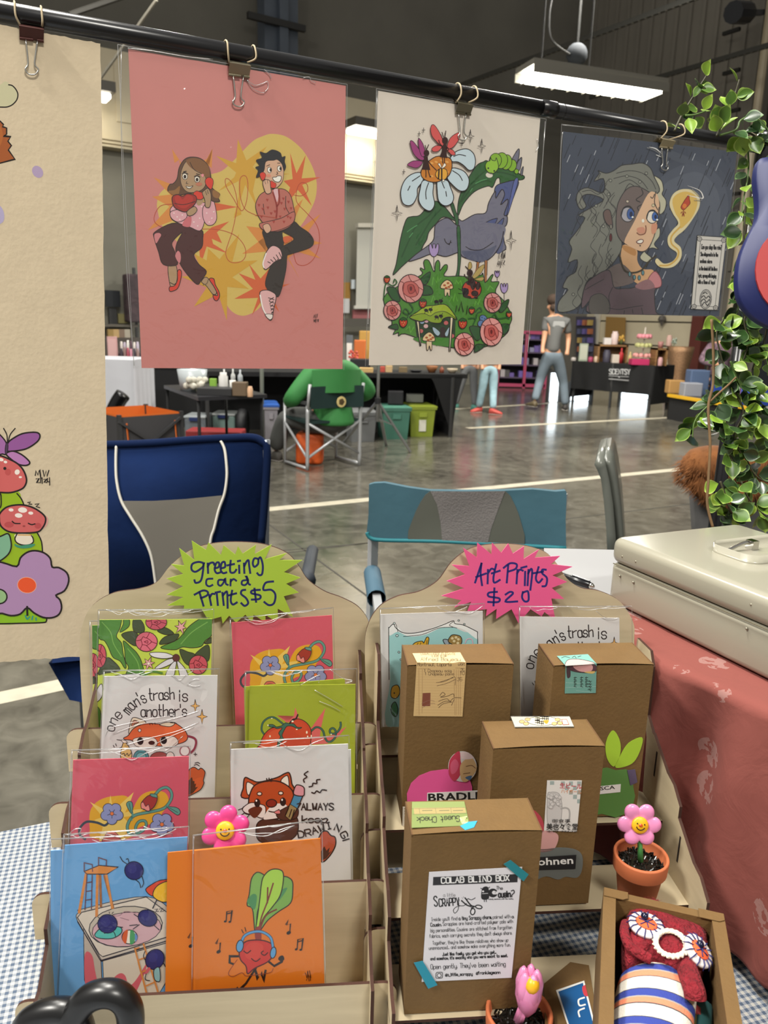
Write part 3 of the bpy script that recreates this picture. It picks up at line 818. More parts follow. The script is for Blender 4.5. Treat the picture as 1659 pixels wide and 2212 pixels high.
for q in ((345,650),(370,680),(410,665),(520,640),(545,690),(500,720),(530,750),(600,650),(640,690),(620,720),(655,640),(560,600),(390,700)):a.ell(q[0],q[1],6,5,'#ecd6d2',n=8)
a.fill('520 545 575 545 560 580 530 590',SK)
a.fill('470 215 550 225 610 280 632 360 640 450 700 500 690 530 700 560 650 560 600 520 560 490 440 500 380 510 300 480 310 430 340 420 370 380 385 300 420 240',HAIR,True,K,6)
a.fill('440 250 400 330 400 420 440 480 500 490 560 470 590 430 590 370 540 320 480 290',SK,True,K,4)
a.fill('440 245 480 300 540 330 590 370 620 400 620 300 560 235 490 222','#7b532f',True);a.line('470 255 500 310 560 345',K,5)
a.fill('300 480 350 470 390 440 380 505 340 510','#8d6234');a.fill('650 470 700 500 690 535 650 520','#8d6234')
for ex,ey in ((430,365),(525,388)):
 a.ell(ex,ey,20,24,'#e9e2d2',-10,K,4);a.ell(ex+0,ey+2,11,15,K);a.line([(ex-22,ey-22),(ex,ey-30),(ex+24,ey-18)],K,6)
a.line('420 330 440 325',K,8);a.line('520 345 545 352',K,7)
a.line('445 405 440 420 455 422',K,4);a.fill('440 440 465 446 492 438 470 458 448 454','#ede6d8',True,K,4);a.ell(540,425,26,14,'#b97358',0)
a.fill('556 350 570 346 578 352 570 372 560 362','#e08a92',True)
a.fill('590 390 615 372 645 385 650 420 635 465 610 450 590 420',RED,True,K,4)
a.fill('495 500 520 478 545 485 575 495 580 520 555 545 510 535',RED,True,K,4)
a.fill('580 475 610 458 632 500 632 560 620 605 590 600 585 550 565 495',SK,True,K,5);a.lines('590 480 600 510;605 470 612 500',K,4)
a.fill('330 530 370 505 410 520 450 500 510 515 520 555 490 600 440 640 390 630 345 600','#97281f',True,K,6);a.fill('350 530 385 515 412 545 445 510 485 520 490 555 440 610 380 600','#b03025',True)
a.line('350 575 420 585 510 560',K,5)
a.fill('445 640 500 600 525 625 500 660 460 672',SK,True,K,5)
# boy
a.fill('1040 780 1180 770 1190 820 1200 900 1170 930 1085 935 1050 860','#2c2521',True)
a.fill('1180 780 1270 715 1330 760 1400 810 1432 870 1400 920 1250 970 1225 985 1215 1100 1170 1280 1130 1292 1060 1220 1075 1120 1130 1000 1180 920 1280 850','#2f2823',True,K,5)
a.fill('1195 840 1240 830 1265 850 1210 885',OR2)
SH='#d9aaa9'
a.fill('1040 1030 1060 960 1110 905 1170 930 1185 1000 1130 1030 1070 1085 1045 1080',SH,True,K,6);a.line('1045 1075 1038 1040 1062 965','#ece4dc',9)
a.fill('1012 1275 1060 1250 1110 1265 1140 1300 1120 1400 1110 1470 1085 1478 1040 1400',SH,True,K,6);a.line('1016 1290 1040 1400 1090 1476','#ece4dc',10);a.fill('1055 1440 1110 1440 1108 1472 1085 1478','#ded4cc',True,K,4)
for k in range(5):a.lines(f'{1075+22*k} {1030-18*k} {1095+22*k} {1040-10*k};{1080+k*6} {1310+28*k} {1125-k*2} {1325+26*k};{1120-k*2} {1308+28*k} {1085+k*5} {1330+26*k}','#3a2524',6,False)
a.line('1150 1010 1170 1040 1140 1060 1160 1080','#3a2524',6)
CG='#b4695c'
a.fill('1040 490 1120 465 1200 465 1250 510 1275 600 1285 700 1240 760 1150 795 1090 780 1010 690 980 600 1000 530',CG,True,K,5)
a.fill('1120 470 1160 470 1150 560 1130 540','#d8aeb2');a.lines('1115 490 1145 600 1140 690;1160 470 1165 560 1145 600','#8d2f27',13)
a.fill('1010 735 1060 720 1180 690 1280 640 1275 720 1200 770 1100 795 1030 775',CG,True,K,5);a.lines('1040 580 1045 640 1050 660;1215 520 1215 600 1240 650',K,5)
for q in ((1005,590),(1070,550),(1035,620),(1075,610),(1130,640),(1100,655),(1195,540),(1180,575),(1235,565),(1205,620),(1255,615),(1230,680),(1170,680),(1200,720),(1025,680),(1120,720),(1250,690)):
 a.fill([(q[0]-10,q[1]-8),(q[0]-3,q[1]-13),(q[0],q[1]-6),(q[0]+6,q[1]-13),(q[0]+11,q[1]-6),(q[0]+1,q[1]+13)],'#9e3a31',False)
SKB='#cfa588'
a.fill('1040 745 1080 735 1100 780 1070 808 1045 780',SKB,True,K,4)
a.fill('1060 240 1160 225 1195 270 1195 380 1165 435 1120 460 1070 420 1040 330',SKB,True,K,4)
a.fill('985 370 1000 320 980 295 1010 280 985 240 1030 220 1015 175 1060 185 1110 158 1170 180 1185 215 1210 210 1205 250 1215 290 1200 320 1185 270 1150 235 1120 240 1060 250 1045 320 1010 365','#191a1f',True,K,4)
for ex,ey in ((1088,315),(1165,305)):a.ell(ex,ey,16,22,'#ece6da',-8,K,4);a.ell(ex+8,ey,8,13,K)
a.lines('1065 285 1090 275;1150 262 1170 262;1145 330 1152 345 1140 350',K,5)
a.fill('1112 375 1140 370 1150 362 1178 365 1175 395 1155 410 1125 400','#efe9df',True,K,5);a.ell(1080,360,20,12,'#d68a70')
a.fill('1012 350 1035 332 1058 350 1050 385 1030 395',RED,True,K,3);a.fill('1085 420 1100 400 1120 410 1140 425 1130 455 1095 450',RED,True,K,3)
a.fill('1035 410 1060 390 1090 400 1095 440 1100 490 1065 500 1045 460',SKB,True,K,5);a.lines('1050 400 1058 425;1070 395 1074 420',K,3)
a.line('985 665 1080 680 1150 690','#b0452c',4)
a.lines('1432 1465 1436 1440 1444 1468 1450 1438;1456 1462 1462 1436;1434 1480 1436 1495;1442 1480 1442 1494;1450 1475 1450 1500;1458 1482 1468 1478 1466 1496',K,5,False)
hung('art_print','pink print of two people talking on red telephones',mat('#c57d77',.45,gain=AG,var=.02,vscale=12),[(277,106),(747,185),(740,797),(306,795)],art,
     [(254,96),(750,182),(743,799),(289,796)],seed=1,cr=[[(533,172),(550,184),(568,180),(578,176),(579,190),(572,198)],[(533,172),(545,190),(560,199),(572,200)],[(570,150),(582,160),(586,170)],[(655,168),(668,166),(672,174),(682,179)],[(276,104),(330,110),(400,122),(460,128)],[(262,100),(262,300),(275,600),(290,790)]])

# ---- white print: bird and daisy
art=Art(.6);a=art.at(790,240,4.2538);K='#1f1518'
GR,GR2,BRD,BRD2,PET='#2c5a2e','#1f4a22','#6e6e80','#4a5482','#b3c5cd'
# leaf right and caterpillar
a.fill('850 960 845 880 870 760 940 620 1020 500 1085 465 1110 455 1160 480 1240 485 1320 510 1400 570 1456 598 1440 630 1330 640 1290 660 1240 700 1230 620 1200 625 1165 700 1120 690 1000 740 900 850',GR,True,K,8,4)
a.lines('860 850 930 720 1040 600 1110 540;880 830 990 690 1100 640 1150 650;1200 560 1280 570 1380 600',GR2,14);a.lines('1010 665 1060 640 1110 625;960 740 980 710','#4d8f56',8)
a.ell(1135,588,32,24,'#d9d2c4',10)
# tail feathers
a.fill('1330 500 1350 430 1400 350 1412 370 1400 450 1360 510',BRD,True,K,7);a.fill('1380 540 1395 470 1430 425 1432 460 1415 540',BRD,True,K,7);a.fill('1425 590 1425 550 1446 510 1446 540 1436 590',BRD,True,K,7)
a.fill('1190 700 1260 660 1400 640 1370 760 1310 910 1290 960 1250 930 1190 800',BRD2,True,K,7);a.fill('1360 650 1400 640 1330 880 1300 950','#5a65a0',True,K,5)
a.fill('1100 935 1130 840 1190 735 1195 800 1250 720 1275 770 1240 860 1300 810 1305 850 1270 950 1300 970 1295 1040 1260 1090 1270 1190 1255 1290 850 1290 850 1010 890 1010 1000 950',BRD,True,K,8,4)
a.fill('1035 1100 1110 1020 1200 985 1205 1000 1180 1060 1260 985 1265 1010 1230 1100 1200 1150 1245 1130 1180 1180 1110 1170 1140 1110 1090 1130 1130 1080',BRD2,True,K,6)
a.fill('1250 1090 1270 1110 1262 1230 1245 1300 1200 1290','#565c7e',True)
# caterpillar
GC='#7fae2e'
for q in ((1345,500,40,55),(1292,470,50,70),(1245,455,58,74),(1190,455,56,68)):a.ell(*q,GC,10,K,6)
a.fill('1140 455 1145 425 1158 450 1190 455 1198 430 1212 470 1218 520 1190 560 1150 575 1110 545 1098 500 1115 465','#8dbb35',True,K,6)
a.ell(1125,525,8,8,K);a.ell(1180,550,8,8,K);a.line('1120 562 1135 570 1150 566 1165 574',K,5);a.ell(1385,555,20,22,GC,0,K,5)
# left leaf
a.fill('625 830 700 855 790 960 830 1010 740 975 690 985 640 1040 580 1110 560 1180 530 1230 500 1290 420 1350 330 1430 250 1505 280 1400 320 1170 370 1000 420 970 490 960 550 900',GR,True,K,8,4)
a.lines('640 880 580 960 460 1060 400 1180 330 1340;690 900 600 1000 520 1130 460 1230',GR2,14);a.lines('380 1110 420 1080 470 1050;400 1160 430 1120','#4d8f56',8)
# stem
a.fill('775 855 800 840 830 930 850 975 850 1100 870 1200 860 1260 835 1270 838 1150 820 1000','#2d5a33',True,K,6)
# bird head / body overlay is drawn in the lower frame
a2=art.at(790,500,4.2538)
a2.fill('395 275 460 210 610 95 630 0 640 -60 700 -110 760 -120 830 -60 870 -30 870 200 840 195 740 230 660 215 590 210 500 245',BRD,True,K,8,4)
a2.fill('870 -60 1255 -60 1255 80 1200 190 1130 255 1090 275 1040 285 990 270 900 240 870 200',BRD,True)
a2.line('1265 0 1240 110 1180 210 1110 268 1060 268 1040 285 1000 270 900 238 870 205',K,8)
a2.fill('880 180 980 180 1120 160 1200 130 1130 250 1040 275 930 250','#565a70',True)
a2.line('918 140 960 165 1020 172 1080 160 1170 100',K,7);a2.line('1080 160 1110 140',K,4)
a2.line('722 68 735 100 765 118 780 85',K,8);a2.line('762 110 768 125',K,6);a2.line('775 98 788 104',K,6)
a2.fill('835 -30 865 -30 870 150 872 250 860 370 850 450 815 450 840 350 845 200','#2d5a33',True,K,6)
a2.lines('1028 290 1025 330 1000 420;1105 275 1100 350 1100 470','#a06a3e',22,False);a2.lines('1018 290 1015 340;1040 290 1032 350;1092 275 1090 470;1116 275 1112 400',K,5,False)
# hill
GH='#47802b'
a2.fill('500 350 505 335 540 350 530 290 545 260 580 270 610 340 630 370 640 290 665 265 680 300 680 360 720 310 748 310 745 350 720 410 860 410 980 420 1060 400 1075 385 1095 470 1150 405 1170 400 1150 460 1215 460 1220 480 1190 560 1270 640 1340 780 1320 860 1300 930 1200 1010 1050 1070 800 1070 560 1010 360 940 300 960 300 930 250 945 270 900 210 885 215 870 240 830 160 620 300 500 510 400',GH,True,K,8,3)
a2.lines('610 490 620 420 650 470 665 410 670 460 690 430;820 480 830 450 850 480 870 450 880 495;600 650 620 590 640 640;770 640 790 600 800 650 820 570 840 640;1000 680 1010 640 1030 670 1050 620;1120 540 1140 500 1170 530;370 900 400 870 410 930 440 880;650 1050 660 1010 690 1040 720 1010','#5fa03a',8,False)
# tulips
for (x,y,s,ys) in ((625,170,1.,340),(1206,390,.5,450),(1270,520,.75,640)):
 a2.line([(x,y+55*s),(x,ys)],K,5)
 a2.fill([(x-42*s,y-50*s),(x-26*s,y-52*s),(x-12*s,y-15*s),(x-8*s,y-52*s),(x+10*s,y-52*s),(x+14*s,y-15*s),(x+30*s,y-55*s),(x+44*s,y-45*s),(x+40*s,y+20*s),(x+10*s,y+60*s),(x-25*s,y+50*s),(x-44*s,y)],'#a58fc0',True,K,6)
# mushrooms
def shroom(x,y,s,leg):
 a2.fill([(x-18*s,y),(x+26*s,y),(x+28*s,y+leg),(x+16*s,y+leg),(x+6*s,y+leg*.6),(x-4*s,y+leg),(x-18*s,y+leg)],'#d6c09a',True,K,6)
 a2.fill([(x-55*s,y),(x-45*s,y-40*s),(x,y-75*s),(x+40*s,y-55*s),(x+58*s,y-15*s),(x+50*s,y+8*s),(x,y+8*s)],'#d8bd8e',True,K,7)
 for q in ((-20,-25),(12,-45),(20,-10),(-5,-2),(38,-25)):a2.ell(x+q[0]*s,y+q[1]*s,13*s,10*s,'#a3532a')
shroom(742,520,1.,70);
# ladybird with fairy
a2.ell(972,532,88,84,'#b5402a',-10,K,8);a2.fill('890 520 940 530 940 580 900 600 885 560',K);
for q in ((1000,570,34,28),(1030,500,22,40),(950,475,30,20),(930,600,40,12),(1010,610,20,10)):a2.ell(*q,'#2c1815',10)
a2.fill('975 420 1030 340 1080 305 1085 330 1050 390 1000 430','#b09a5a',True,'#5c4a22',5);a2.fill('1000 440 1060 420 1085 430 1060 455','#b09a5a',True,'#5c4a22',5);a2.fill('940 350 945 290 965 285 972 330','#b09a5a',True,'#5c4a22',5)
a2.ell(955,382,28,34,'#2f1a17');a2.fill('940 415 975 415 1000 450 1010 500 980 540 950 480','#2f1a17');a2.lines('915 322 940 350;945 440 915 420 905 395','#2f1a17',10);a2.lines('850 525 880 540;848 570 885 572',K,5,False)
# leaf roof hut
a2.fill('450 800 820 790 815 990 470 980','#1e3a1f',False,K,6)
for q in ((515,830,'#8fa9c4'),(555,820,'#c9a0a8'),(735,840,'#b9605e'),(550,870,'#cfa7a7'),(505,915,'#b9605e'),(790,960,'#b9605e')):a2.ell(q[0],q[1],22,20,q[2],0,K,3)
a2.fill('610 880 640 890 680 930 660 960 625 930','#9fb6c4',True,K,4);a2.fill('765 880 740 910 720 950 750 960','#9fb6c4',True,K,4)
a2.ell(705,905,26,28,'#2a1a18');a2.fill('685 930 725 930 730 985 680 985','#2a1a18',False)
a2.fill('450 1000 560 1030 800 1060 815 985 470 975','#3c7a26',True)
a2.fill('465 825 485 820 505 1050 497 1055','#ddd0ae',False,K,6);a2.fill('775 790 800 790 772 1105 762 1105','#ddd0ae',False,K,6)
a2.fill('400 790 470 740 540 690 620 680 720 670 780 720 835 810 770 780 720 800 680 840 620 840 570 810 500 830','#98ae2f',True,K,7)
a2.fill('400 790 480 760 540 755 590 775 640 745 720 735 800 780 835 812 770 785 710 800 680 840 600 835 550 810 500 825','#7f9a24',True,K,5)
for x,y in ((570,720),(665,640),(665,780)):
 a2.ell(x-18,y+5,20,15,'#191012',15);a2.ell(x+22,y-2,20,15,'#191012',15);a2.lines(f'{x-25} {y+10} {x-32} {y+32};{x} {y+8} {x-2} {y+30};{x+20} {y+8} {x+26} {y+28};{x+28} {y-10} {x+38} {y-30}','#191012',5,False)
shroom(575,1000,1.0,85)
# roses, leaves and strawberries
def rose(x,y,rx,ry):
 a2.ell(x,y,rx,ry,'#cd8d88',0,K,8)
 R='#6a1f20'
 a2.fill([(x-.55*rx,y-.35*ry),(x+.1*rx,y-.5*ry),(x+.6*rx,y-.1*ry),(x+.5*rx,y+.45*ry),(x-.1*rx,y+.6*ry),(x-.6*rx,y+.25*ry)],'#b9605a',True,R,6)
 a2.fill([(x-.25*rx,y-.2*ry),(x+.2*rx,y-.25*ry),(x+.3*rx,y+.2*ry),(x-.1*rx,y+.35*ry)],'#a4443f',True,R,5)
 a2.ell(x,y,rx*.1,ry*.16,'#5e1b1c')
 a2.lines(f'{x-.8*rx} {y-.5*ry} {x-.55*rx} {y-.35*ry} {x-.6*rx} {y+.25*ry} {x-.3*rx} {y+.95*ry};{x-.2*rx} {y-.95*ry} {x+.1*rx} {y-.5*ry} {x+.7*rx} {y-.65*ry};{x+.6*rx} {y-.1*ry} {x+.95*rx} {y+.1*ry};{x-.1*rx} {y+.6*ry} {x+.3*rx} {y+.9*ry};{x+.2*rx} {y-.25*ry} {x+.5*rx} {y+.45*ry}',R,6)
LF='#234f24'
for q in ('190 520 260 515 290 560 310 640 240 620','500 440 585 370 580 440 540 490','520 500 590 510 612 570 540 585 510 570','210 880 280 850 290 900','1220 730 1250 660 1310 625 1295 690 1250 740','950 880 1040 880 1060 960 1010 1000','1250 940 1240 860 1300 850 1316 880 1290 930','995 1110 1010 1040 1090 1045 1050 1085'):
 a2.fill(q,LF,True,K,7)
rose(410,525,117,130);rose(240,725,80,90);rose(1160,655,80,92);rose(900,1035,92,105)
a2.ell(1075,800,36,30,'#5878a8',40,K,6);a2.ell(1050,845,26,30,'#5878a8',20,K,6);a2.ell(1062,790,5,5,K);a2.ell(1088,800,5,5,K)
rose(1148,922,104,130)
a2.lines('160 620 180 480 240 500 280 470 260 440 250 470;400 660 430 720 380 760 340 740 360 710 390 740 380 790;980 860 1000 800 940 800;1000 740 1040 700 1060 730 1020 750 1010 800',LF,11)
def berry(x,y,s):
 a2.fill([(x-34*s,y-25*s),(x,y-36*s),(x+34*s,y-20*s),(x+30*s,y+20*s),(x,y+46*s),(x-30*s,y+25*s)],'#a83a26',True,K,7)
 a2.fill([(x-30*s,y-30*s),(x,y-48*s),(x+34*s,y-28*s),(x+10*s,y-14*s),(x,y-24*s),(x-12*s,y-12*s)],LF,True,K,4)
 for q in ((-12,0),(10,4),(0,22)):a2.ell(x+q[0]*s,y+q[1]*s,3,4,'#e2c06a',n=8)
for q in ((190,440,.75),(520,660,.9),(340,835,1.),(968,725,.7),(885,845,1.05),(1310,760,.65)):berry(*q)
a2.lines('1150 790 1180 760 1210 800 1280 790 1310 800',LF,11)
a2.lines('820 740 830 680 850 730 870 645 890 740 930 680 920 760',K,6,False)
# daisy on top
a=art.at(790,240,4.2538)
for q in ('500 570 420 580 350 640 315 740 330 840 380 870 430 850 465 780 470 710 520 640','520 640 490 730 480 820 520 890 585 918 625 860 610 760 610 660','655 640 650 740 665 830 720 872 780 850 800 790 770 700 740 640','740 610 790 680 860 735 920 720 942 640 910 570 850 535 780 530','770 430 830 370 920 350 980 390 1000 460 985 530 940 545 890 500 840 470 785 465'):
 a.fill(q,PET,True,K,8)
a.lines('490 598 420 645;400 690 380 730;570 660 545 740 548 810;690 650 715 710;728 740 735 785;790 550 850 590 880 640;800 420 850 402 910 415',K,8)
a.fill('500 560 530 500 575 460 640 420 720 420 775 445 785 510 770 570 730 620 640 655 560 645 510 610','#b8742c',True,K,8,3)
for q in ((600,480),(640,470),(740,470),(690,455),(560,540),(600,600),(740,560)):a.ell(q[0],q[1],16,9,'#d09a52',20,n=10)
# fairies
WG,WG2='#8d3a6e','#c0504e'
a.fill('400 290 425 280 480 350 530 440 490 450 430 390',WG,True,K,5);a.fill('475 270 485 255 520 310 540 400 510 420 485 360',WG,True,K,5);a.fill('375 495 430 460 510 465 500 500 460 525 410 515',WG,True,K,5)
a.fill('588 170 600 130 630 140 680 220 710 310 690 325 640 280 600 230',WG2,True,K,5);a.fill('740 320 770 250 830 205 858 210 850 260 800 330 750 350',WG2,True,K,5);a.fill('598 350 640 320 690 330 660 370 615 375',WG2,True,K,5);a.fill('735 350 790 360 815 400 780 405',WG2,True,K,5)
DB='#2f1714'
a.ell(550,388,26,30,DB);a.fill('530 420 560 420 570 480 585 545 508 540 522 480',DB,False);a.lines('545 355 538 318;550 355 570 312;545 545 545 610;565 545 582 605 590 600;565 460 595 500 640 545',DB,8)
a.ell(720,275,28,34,DB);a.fill('700 310 735 310 730 350 740 435 670 425 695 360',DB,False);a.lines('705 242 692 198;720 240 727 186;700 330 672 300 662 270;735 330 755 355 730 370;695 430 698 480;715 430 712 490',DB,8)
a.fill('640 560 680 530 730 540 742 590 720 630 670 630 635 600','#cf9a3a',True,K,6);a.lines('665 540 660 625;690 535 690 630',K,13);a.fill('655 490 675 485 690 530','#e5dccb',True,K,4);a.fill('690 530 715 480 728 505','#e5dccb',True,K,4);a.ell(705,640,10,10,'#e8e0d0',0,K,3)
# sparkles
for q in ((953,235,34,62),(1057,325,36,66),(280,940,48,72)):a.spark(*q,None,K,5)
a.spark(1327,1190,46,90,None,K,5)
for x,y in ((523,178),(483,212),(876,300),(342,560)):a.lines(f'{x-13} {y} {x+13} {y};{x} {y-20} {x} {y+20}',K,5,False)
a2.o=(790,500,4.2538)
a2.lines('1215 250 1218 195 1235 240 1245 190 1242 250;1252 190 1255 250 1262 200 1268 245 1272 185;1208 275 1205 310 1220 310 1222 275 1208 275;1232 270 1230 335;1245 265 1240 310;1255 270 1268 268 1258 300 1268 310',K,5,False)
hung('art_print','white print of a blue bird, daisy and leaf hut',mat('#d6cdc0',.55,gain=AG,var=.015,vscale=12),[(817,196),(1167,256),(1126,787),(797,789)],art,
     [(813,191),(1180,257),(1133,789),(789,791)],seed=2,cr=[[(815,195),(808,400),(795,700)],[(1160,300),(1163,316),(1158,326)],[(1178,262),(1160,520),(1140,760)]])

# ---- dark print: woman in the rain
art=Art(.45);a=art.at(1190,250,3.5373);K='#1b1a20'
random.seed(8)
a.fill('780 500 960 340 1180 330 1360 500 1390 780 1330 1060 1110 1230 920 1140 840 860','#434a58');a.fill('810 530 980 385 1170 375 1325 530 1355 770 1305 1030 1105 1190 940 1110 870 860','#4c5361');a.fill('850 560 1010 450 1150 440 1270 570 1295 760 1260 980 1095 1120 970 1060 905 860','#565d6a');a.fill('860 250 1010 300 1120 350 1200 410 1140 390 1000 360 900 320','#4a515e')
def rain(n,col,w,ln,x0,x1,y0,y1):
 for k in range(n):
  x,y=random.uniform(x0,x1),random.uniform(y0,y1);L=random.uniform(*ln);a.line([(x,y),(x-L*.42,y+L)],col,w,False)
rain(150,'#23272f',5,(50,170),110,1400,130,1480)
rain(60,'#a9aeb6',5,(25,90),110,1400,130,1480)
HR,HRL,LN='#75776f','#b9b79e','#2c2c2e'
a.fill('770 460 840 490 860 560 850 600 880 650 870 720 830 750 820 640 780 560',HRL,True,LN,6)
a.fill('740 1000 800 880 830 860 830 920 790 980 820 1020 770 1010 720 1040 770 1090 730 1120 680 1080',HRL,True,LN,6)
a.fill('480 420 540 380 620 370 700 362 760 400 790 470 830 560 800 600 700 620 620 640 560 760 540 900 540 1020 480 1120 420 1180 360 1280 330 1250 300 1240 260 1300 250 1400 180 1480 60 1500 60 1420 130 1330 90 1310 130 1230 190 1190 200 1100 130 1120 160 1020 140 960 200 880 260 780 210 760 330 690 400 640 300 600 240 620 270 690 225 715 195 650 210 580 280 550 380 590 410 560 400 480 330 500 370 440 360 420 420 440',HR,True,LN,7,3)
for k in range(34):
 x,y=random.uniform(210,520),random.uniform(480,1400);x -= max(0,y-900)*.25
 a.line([(x,y),(x-30+random.uniform(-15,15),y+60),(x+10,y+120),(x-25,y+190)],LN,4)
a.lines('500 440 600 420 700 440 770 500 800 560;480 480 580 460 680 490 740 560;520 520 600 490 680 540;420 560 360 600 300 570 240 580;380 440 360 480;560 580 600 520 660 560',LN,5)
for q in ((455,495),(680,505),(580,462),(728,440),(400,845),(520,1240),(345,688),(170,1365),(440,600)):a.ell(q[0],q[1],11,11,'#8b8d83',0,LN,4,10)
FD,FL='#6b5f5c','#d9b391'
a.fill('500 740 520 650 580 560 660 540 760 590 820 640 830 720 800 860 780 940 740 1020 690 1040 620 1010 540 960 500 880',FD,True,LN,6)
a.fill('740 600 800 590 825 650 825 740 800 860 780 940 740 1020 690 1038 600 1000 560 960 640 800',FL,True)
a.line('825 700 805 850 780 940 740 1015 690 1038 620 1012 545 965',LN,6)
a.fill('550 990 640 1020 660 1040 660 1110 700 1170 780 1180 770 1250 690 1290 640 1270 560 1210 530 1150','#cfa377',True);a.fill('550 990 640 1020 640 1070 560 1030','#b9854f',True)
a.fill('420 1190 540 1130 640 1260 480 1310 430 1260',FD,True)
for (x,y,rx,c,ir) in ((585,755,50,'#a7a5ad','#3d5c9a'),(772,775,42,'#e4dccf','#3f66b0')):
 a.ell(x,y,rx,rx*1.12,c,0,LN,6);a.ell(x+22,y-5,rx*.55,rx*.85,ir,5,LN,4);a.ell(x+26,y-2,rx*.25,rx*.42,'#1d2746');a.ell(x+38,y+20,8,7,'#f0ece2')
 a.line([(x-rx,y+10),(x-rx*.6,y-rx),(x+rx*.3,y-rx*1.25),(x+rx,y-rx*.4)],LN,9)
a.lines('680 660 650 640 700 600 690 560;690 680 660 700 670 725;760 620 775 630 790 600;800 580 790 660 815 720',LN,6)
a.fill('655 862 700 850 718 872 708 898 668 896','#cd9077',True);a.line('655 895 680 910 715 900 725 870 722 840','#7c4232',7);a.fill('770 830 810 830 800 890 770 900','#cf9275',True)
a.ell(702,803,10,14,'#f2e9dc');a.ell(583,655,11,10,'#c5b9a6',0,LN,3);a.ell(780,685,11,12,'#cfc39f',0,LN,3)
a.fill('652 962 685 945 705 955 690 975 665 975','#efe6da',True,'#6a2f2a',6);a.ell(680,993,6,5,LN)
a.fill('400 740 430 715 455 740 470 850 440 840 410 800','#66544f',True,LN,6);a.ell(457,848,10,18,'#7d7a70',0,LN,4);a.ell(455,930,10,30,'#5c2326',0,LN,4)
PK,PKD='#c07f83','#4c3f45'
a.fill('440 1180 480 1310 560 1320 640 1310 760 1250 800 1180 835 1250 830 1310 790 1340 800 1500 830 1520 300 1510 310 1400 235 1470 250 1330 300 1250','#5d4c53',True,LN,6)
a.fill('740 1250 790 1190 835 1240 838 1300 790 1315 760 1290',PK,True,'#7d3c44',5);a.fill('640 1300 740 1250 790 1310 700 1330','#8d686c',True)
a.fill('300 1390 380 1360 440 1420 435 1510 300 1510','#54504c',True,LN,5)
a.lines('440 1470 520 1480 600 1465 700 1450;470 1310 440 1380 450 1450;560 1490 555 1515;620 1480 625 1510;690 1470 700 1515;260 1330 310 1300 400 1250',LN,5)
a.line('530 1100 560 1180 620 1200 690 1180 750 1110 800 1070','#3a3324',13);a.line('530 1090 520 1060','#3a3324',11)
for q in ((600,1210),(635,1235),(672,1238),(700,1200)):a.ell(q[0],q[1],10,18,'#5f8b94',0,LN,4)
# glowing speech wisp with flame figure
GL,GLO='#d7b45c','#dccfa2'
a.fill('910 640 940 590 1000 562 1080 570 1130 620 1130 700 1080 790 1020 870 960 920 940 960 990 1010 990 1090 930 1155 840 1160 795 1120 810 1090 860 1130 930 1110 960 1050 900 1000 890 930 930 870 970 820 930 750 905 690',GLO,True)
a.fill('925 650 960 600 1030 580 1100 610 1115 680 1080 770 1020 840 985 860 980 800 945 740',GL,True);a.lines('985 850 920 920 920 980 970 1030 960 1090 900 1140 830 1145','#cfa851',13)
a.fill('990 700 1010 660 1030 630 1050 608 1055 640 1060 670 1035 700 1010 720','#b8462a',True,'#6a2313',5);a.ell(1018,690,16,18,'#d77a35');a.lines('1010 720 1008 760;1000 735 990 745;1018 735 1026 745;1005 745 1000 768;1012 745 1014 768','#8d3c22',7)
a.line('1030 605 1090 620 1150 632 1158 615 1130 570 1040 535','#e9e7e2',9,taper=True)
# verse panel
a.fill('1113 912 1340 928 1275 1490 1063 1480','#2a2b2e',False);a.fill('1118 918 1335 933 1271 1484 1069 1475','#cdcac2',False);a.fill('1138 945 1310 955 1252 1462 1092 1452','#3a3a3b',False);a.fill('1142 949 1306 959 1249 1458 1096 1449','#d2cfc8',False)
for (x,y) in ((1132,942),(1316,952),(1090,1458),(1254,1468)):a.ell(x,y,17,17,'#d2cfc8',0,K,5,12);a.ell(x,y,7,7,'#d2cfc8',0,K,4,10)
for i,(s,x0,x1,y) in enumerate((('Can you stop the rain?',1146,1298,1018),('She whispered in to the',1140,1272,1072),('endless storm',1136,1226,1124),('As the clouds left him like a',1128,1266,1180),('lyric, sprung with longing',1124,1258,1234),('with a flame of hope!',1120,1250,1283))):
 a.fit(s,x0,x1,y,17 if i else 20,'#1a1a1c',4.5,2)
a.ell(1178,1402,44,74,'#d2cfc8',4,K,5);a.ell(1178,1402,36,64,'#c3c0b8',4,K,4)
a.lines('1145 1390 1165 1375 1180 1395 1200 1378 1212 1395;1143 1420 1165 1400 1185 1425 1205 1405 1212 1420;1150 1450 1170 1425 1190 1450 1205 1435;1160 1360 1175 1350 1190 1360',K,7)
a.lines('745 240 800 255 850 300;800 300 850 320','#d8d8d6',8,taper=True)
hung('art_print','dark blue print of a woman with wet grey hair in the rain',mat('#3b4250',.4,gain=1.3,var=.08,vscale=9),[(1217,284),(1592,328),(1553,683),(1199,677)],art,
     [(1213,268),(1598,312),(1556,685),(1198,681)],seed=4,cr=[[(1398,319),(1415,325),(1428,335),(1432,342)],[(1215,270),(1300,278),(1420,292)],[(1216,284),(1212,320),(1208,420),(1202,560)],[(1495,408),(1508,420),(1516,432),(1500,432)]])
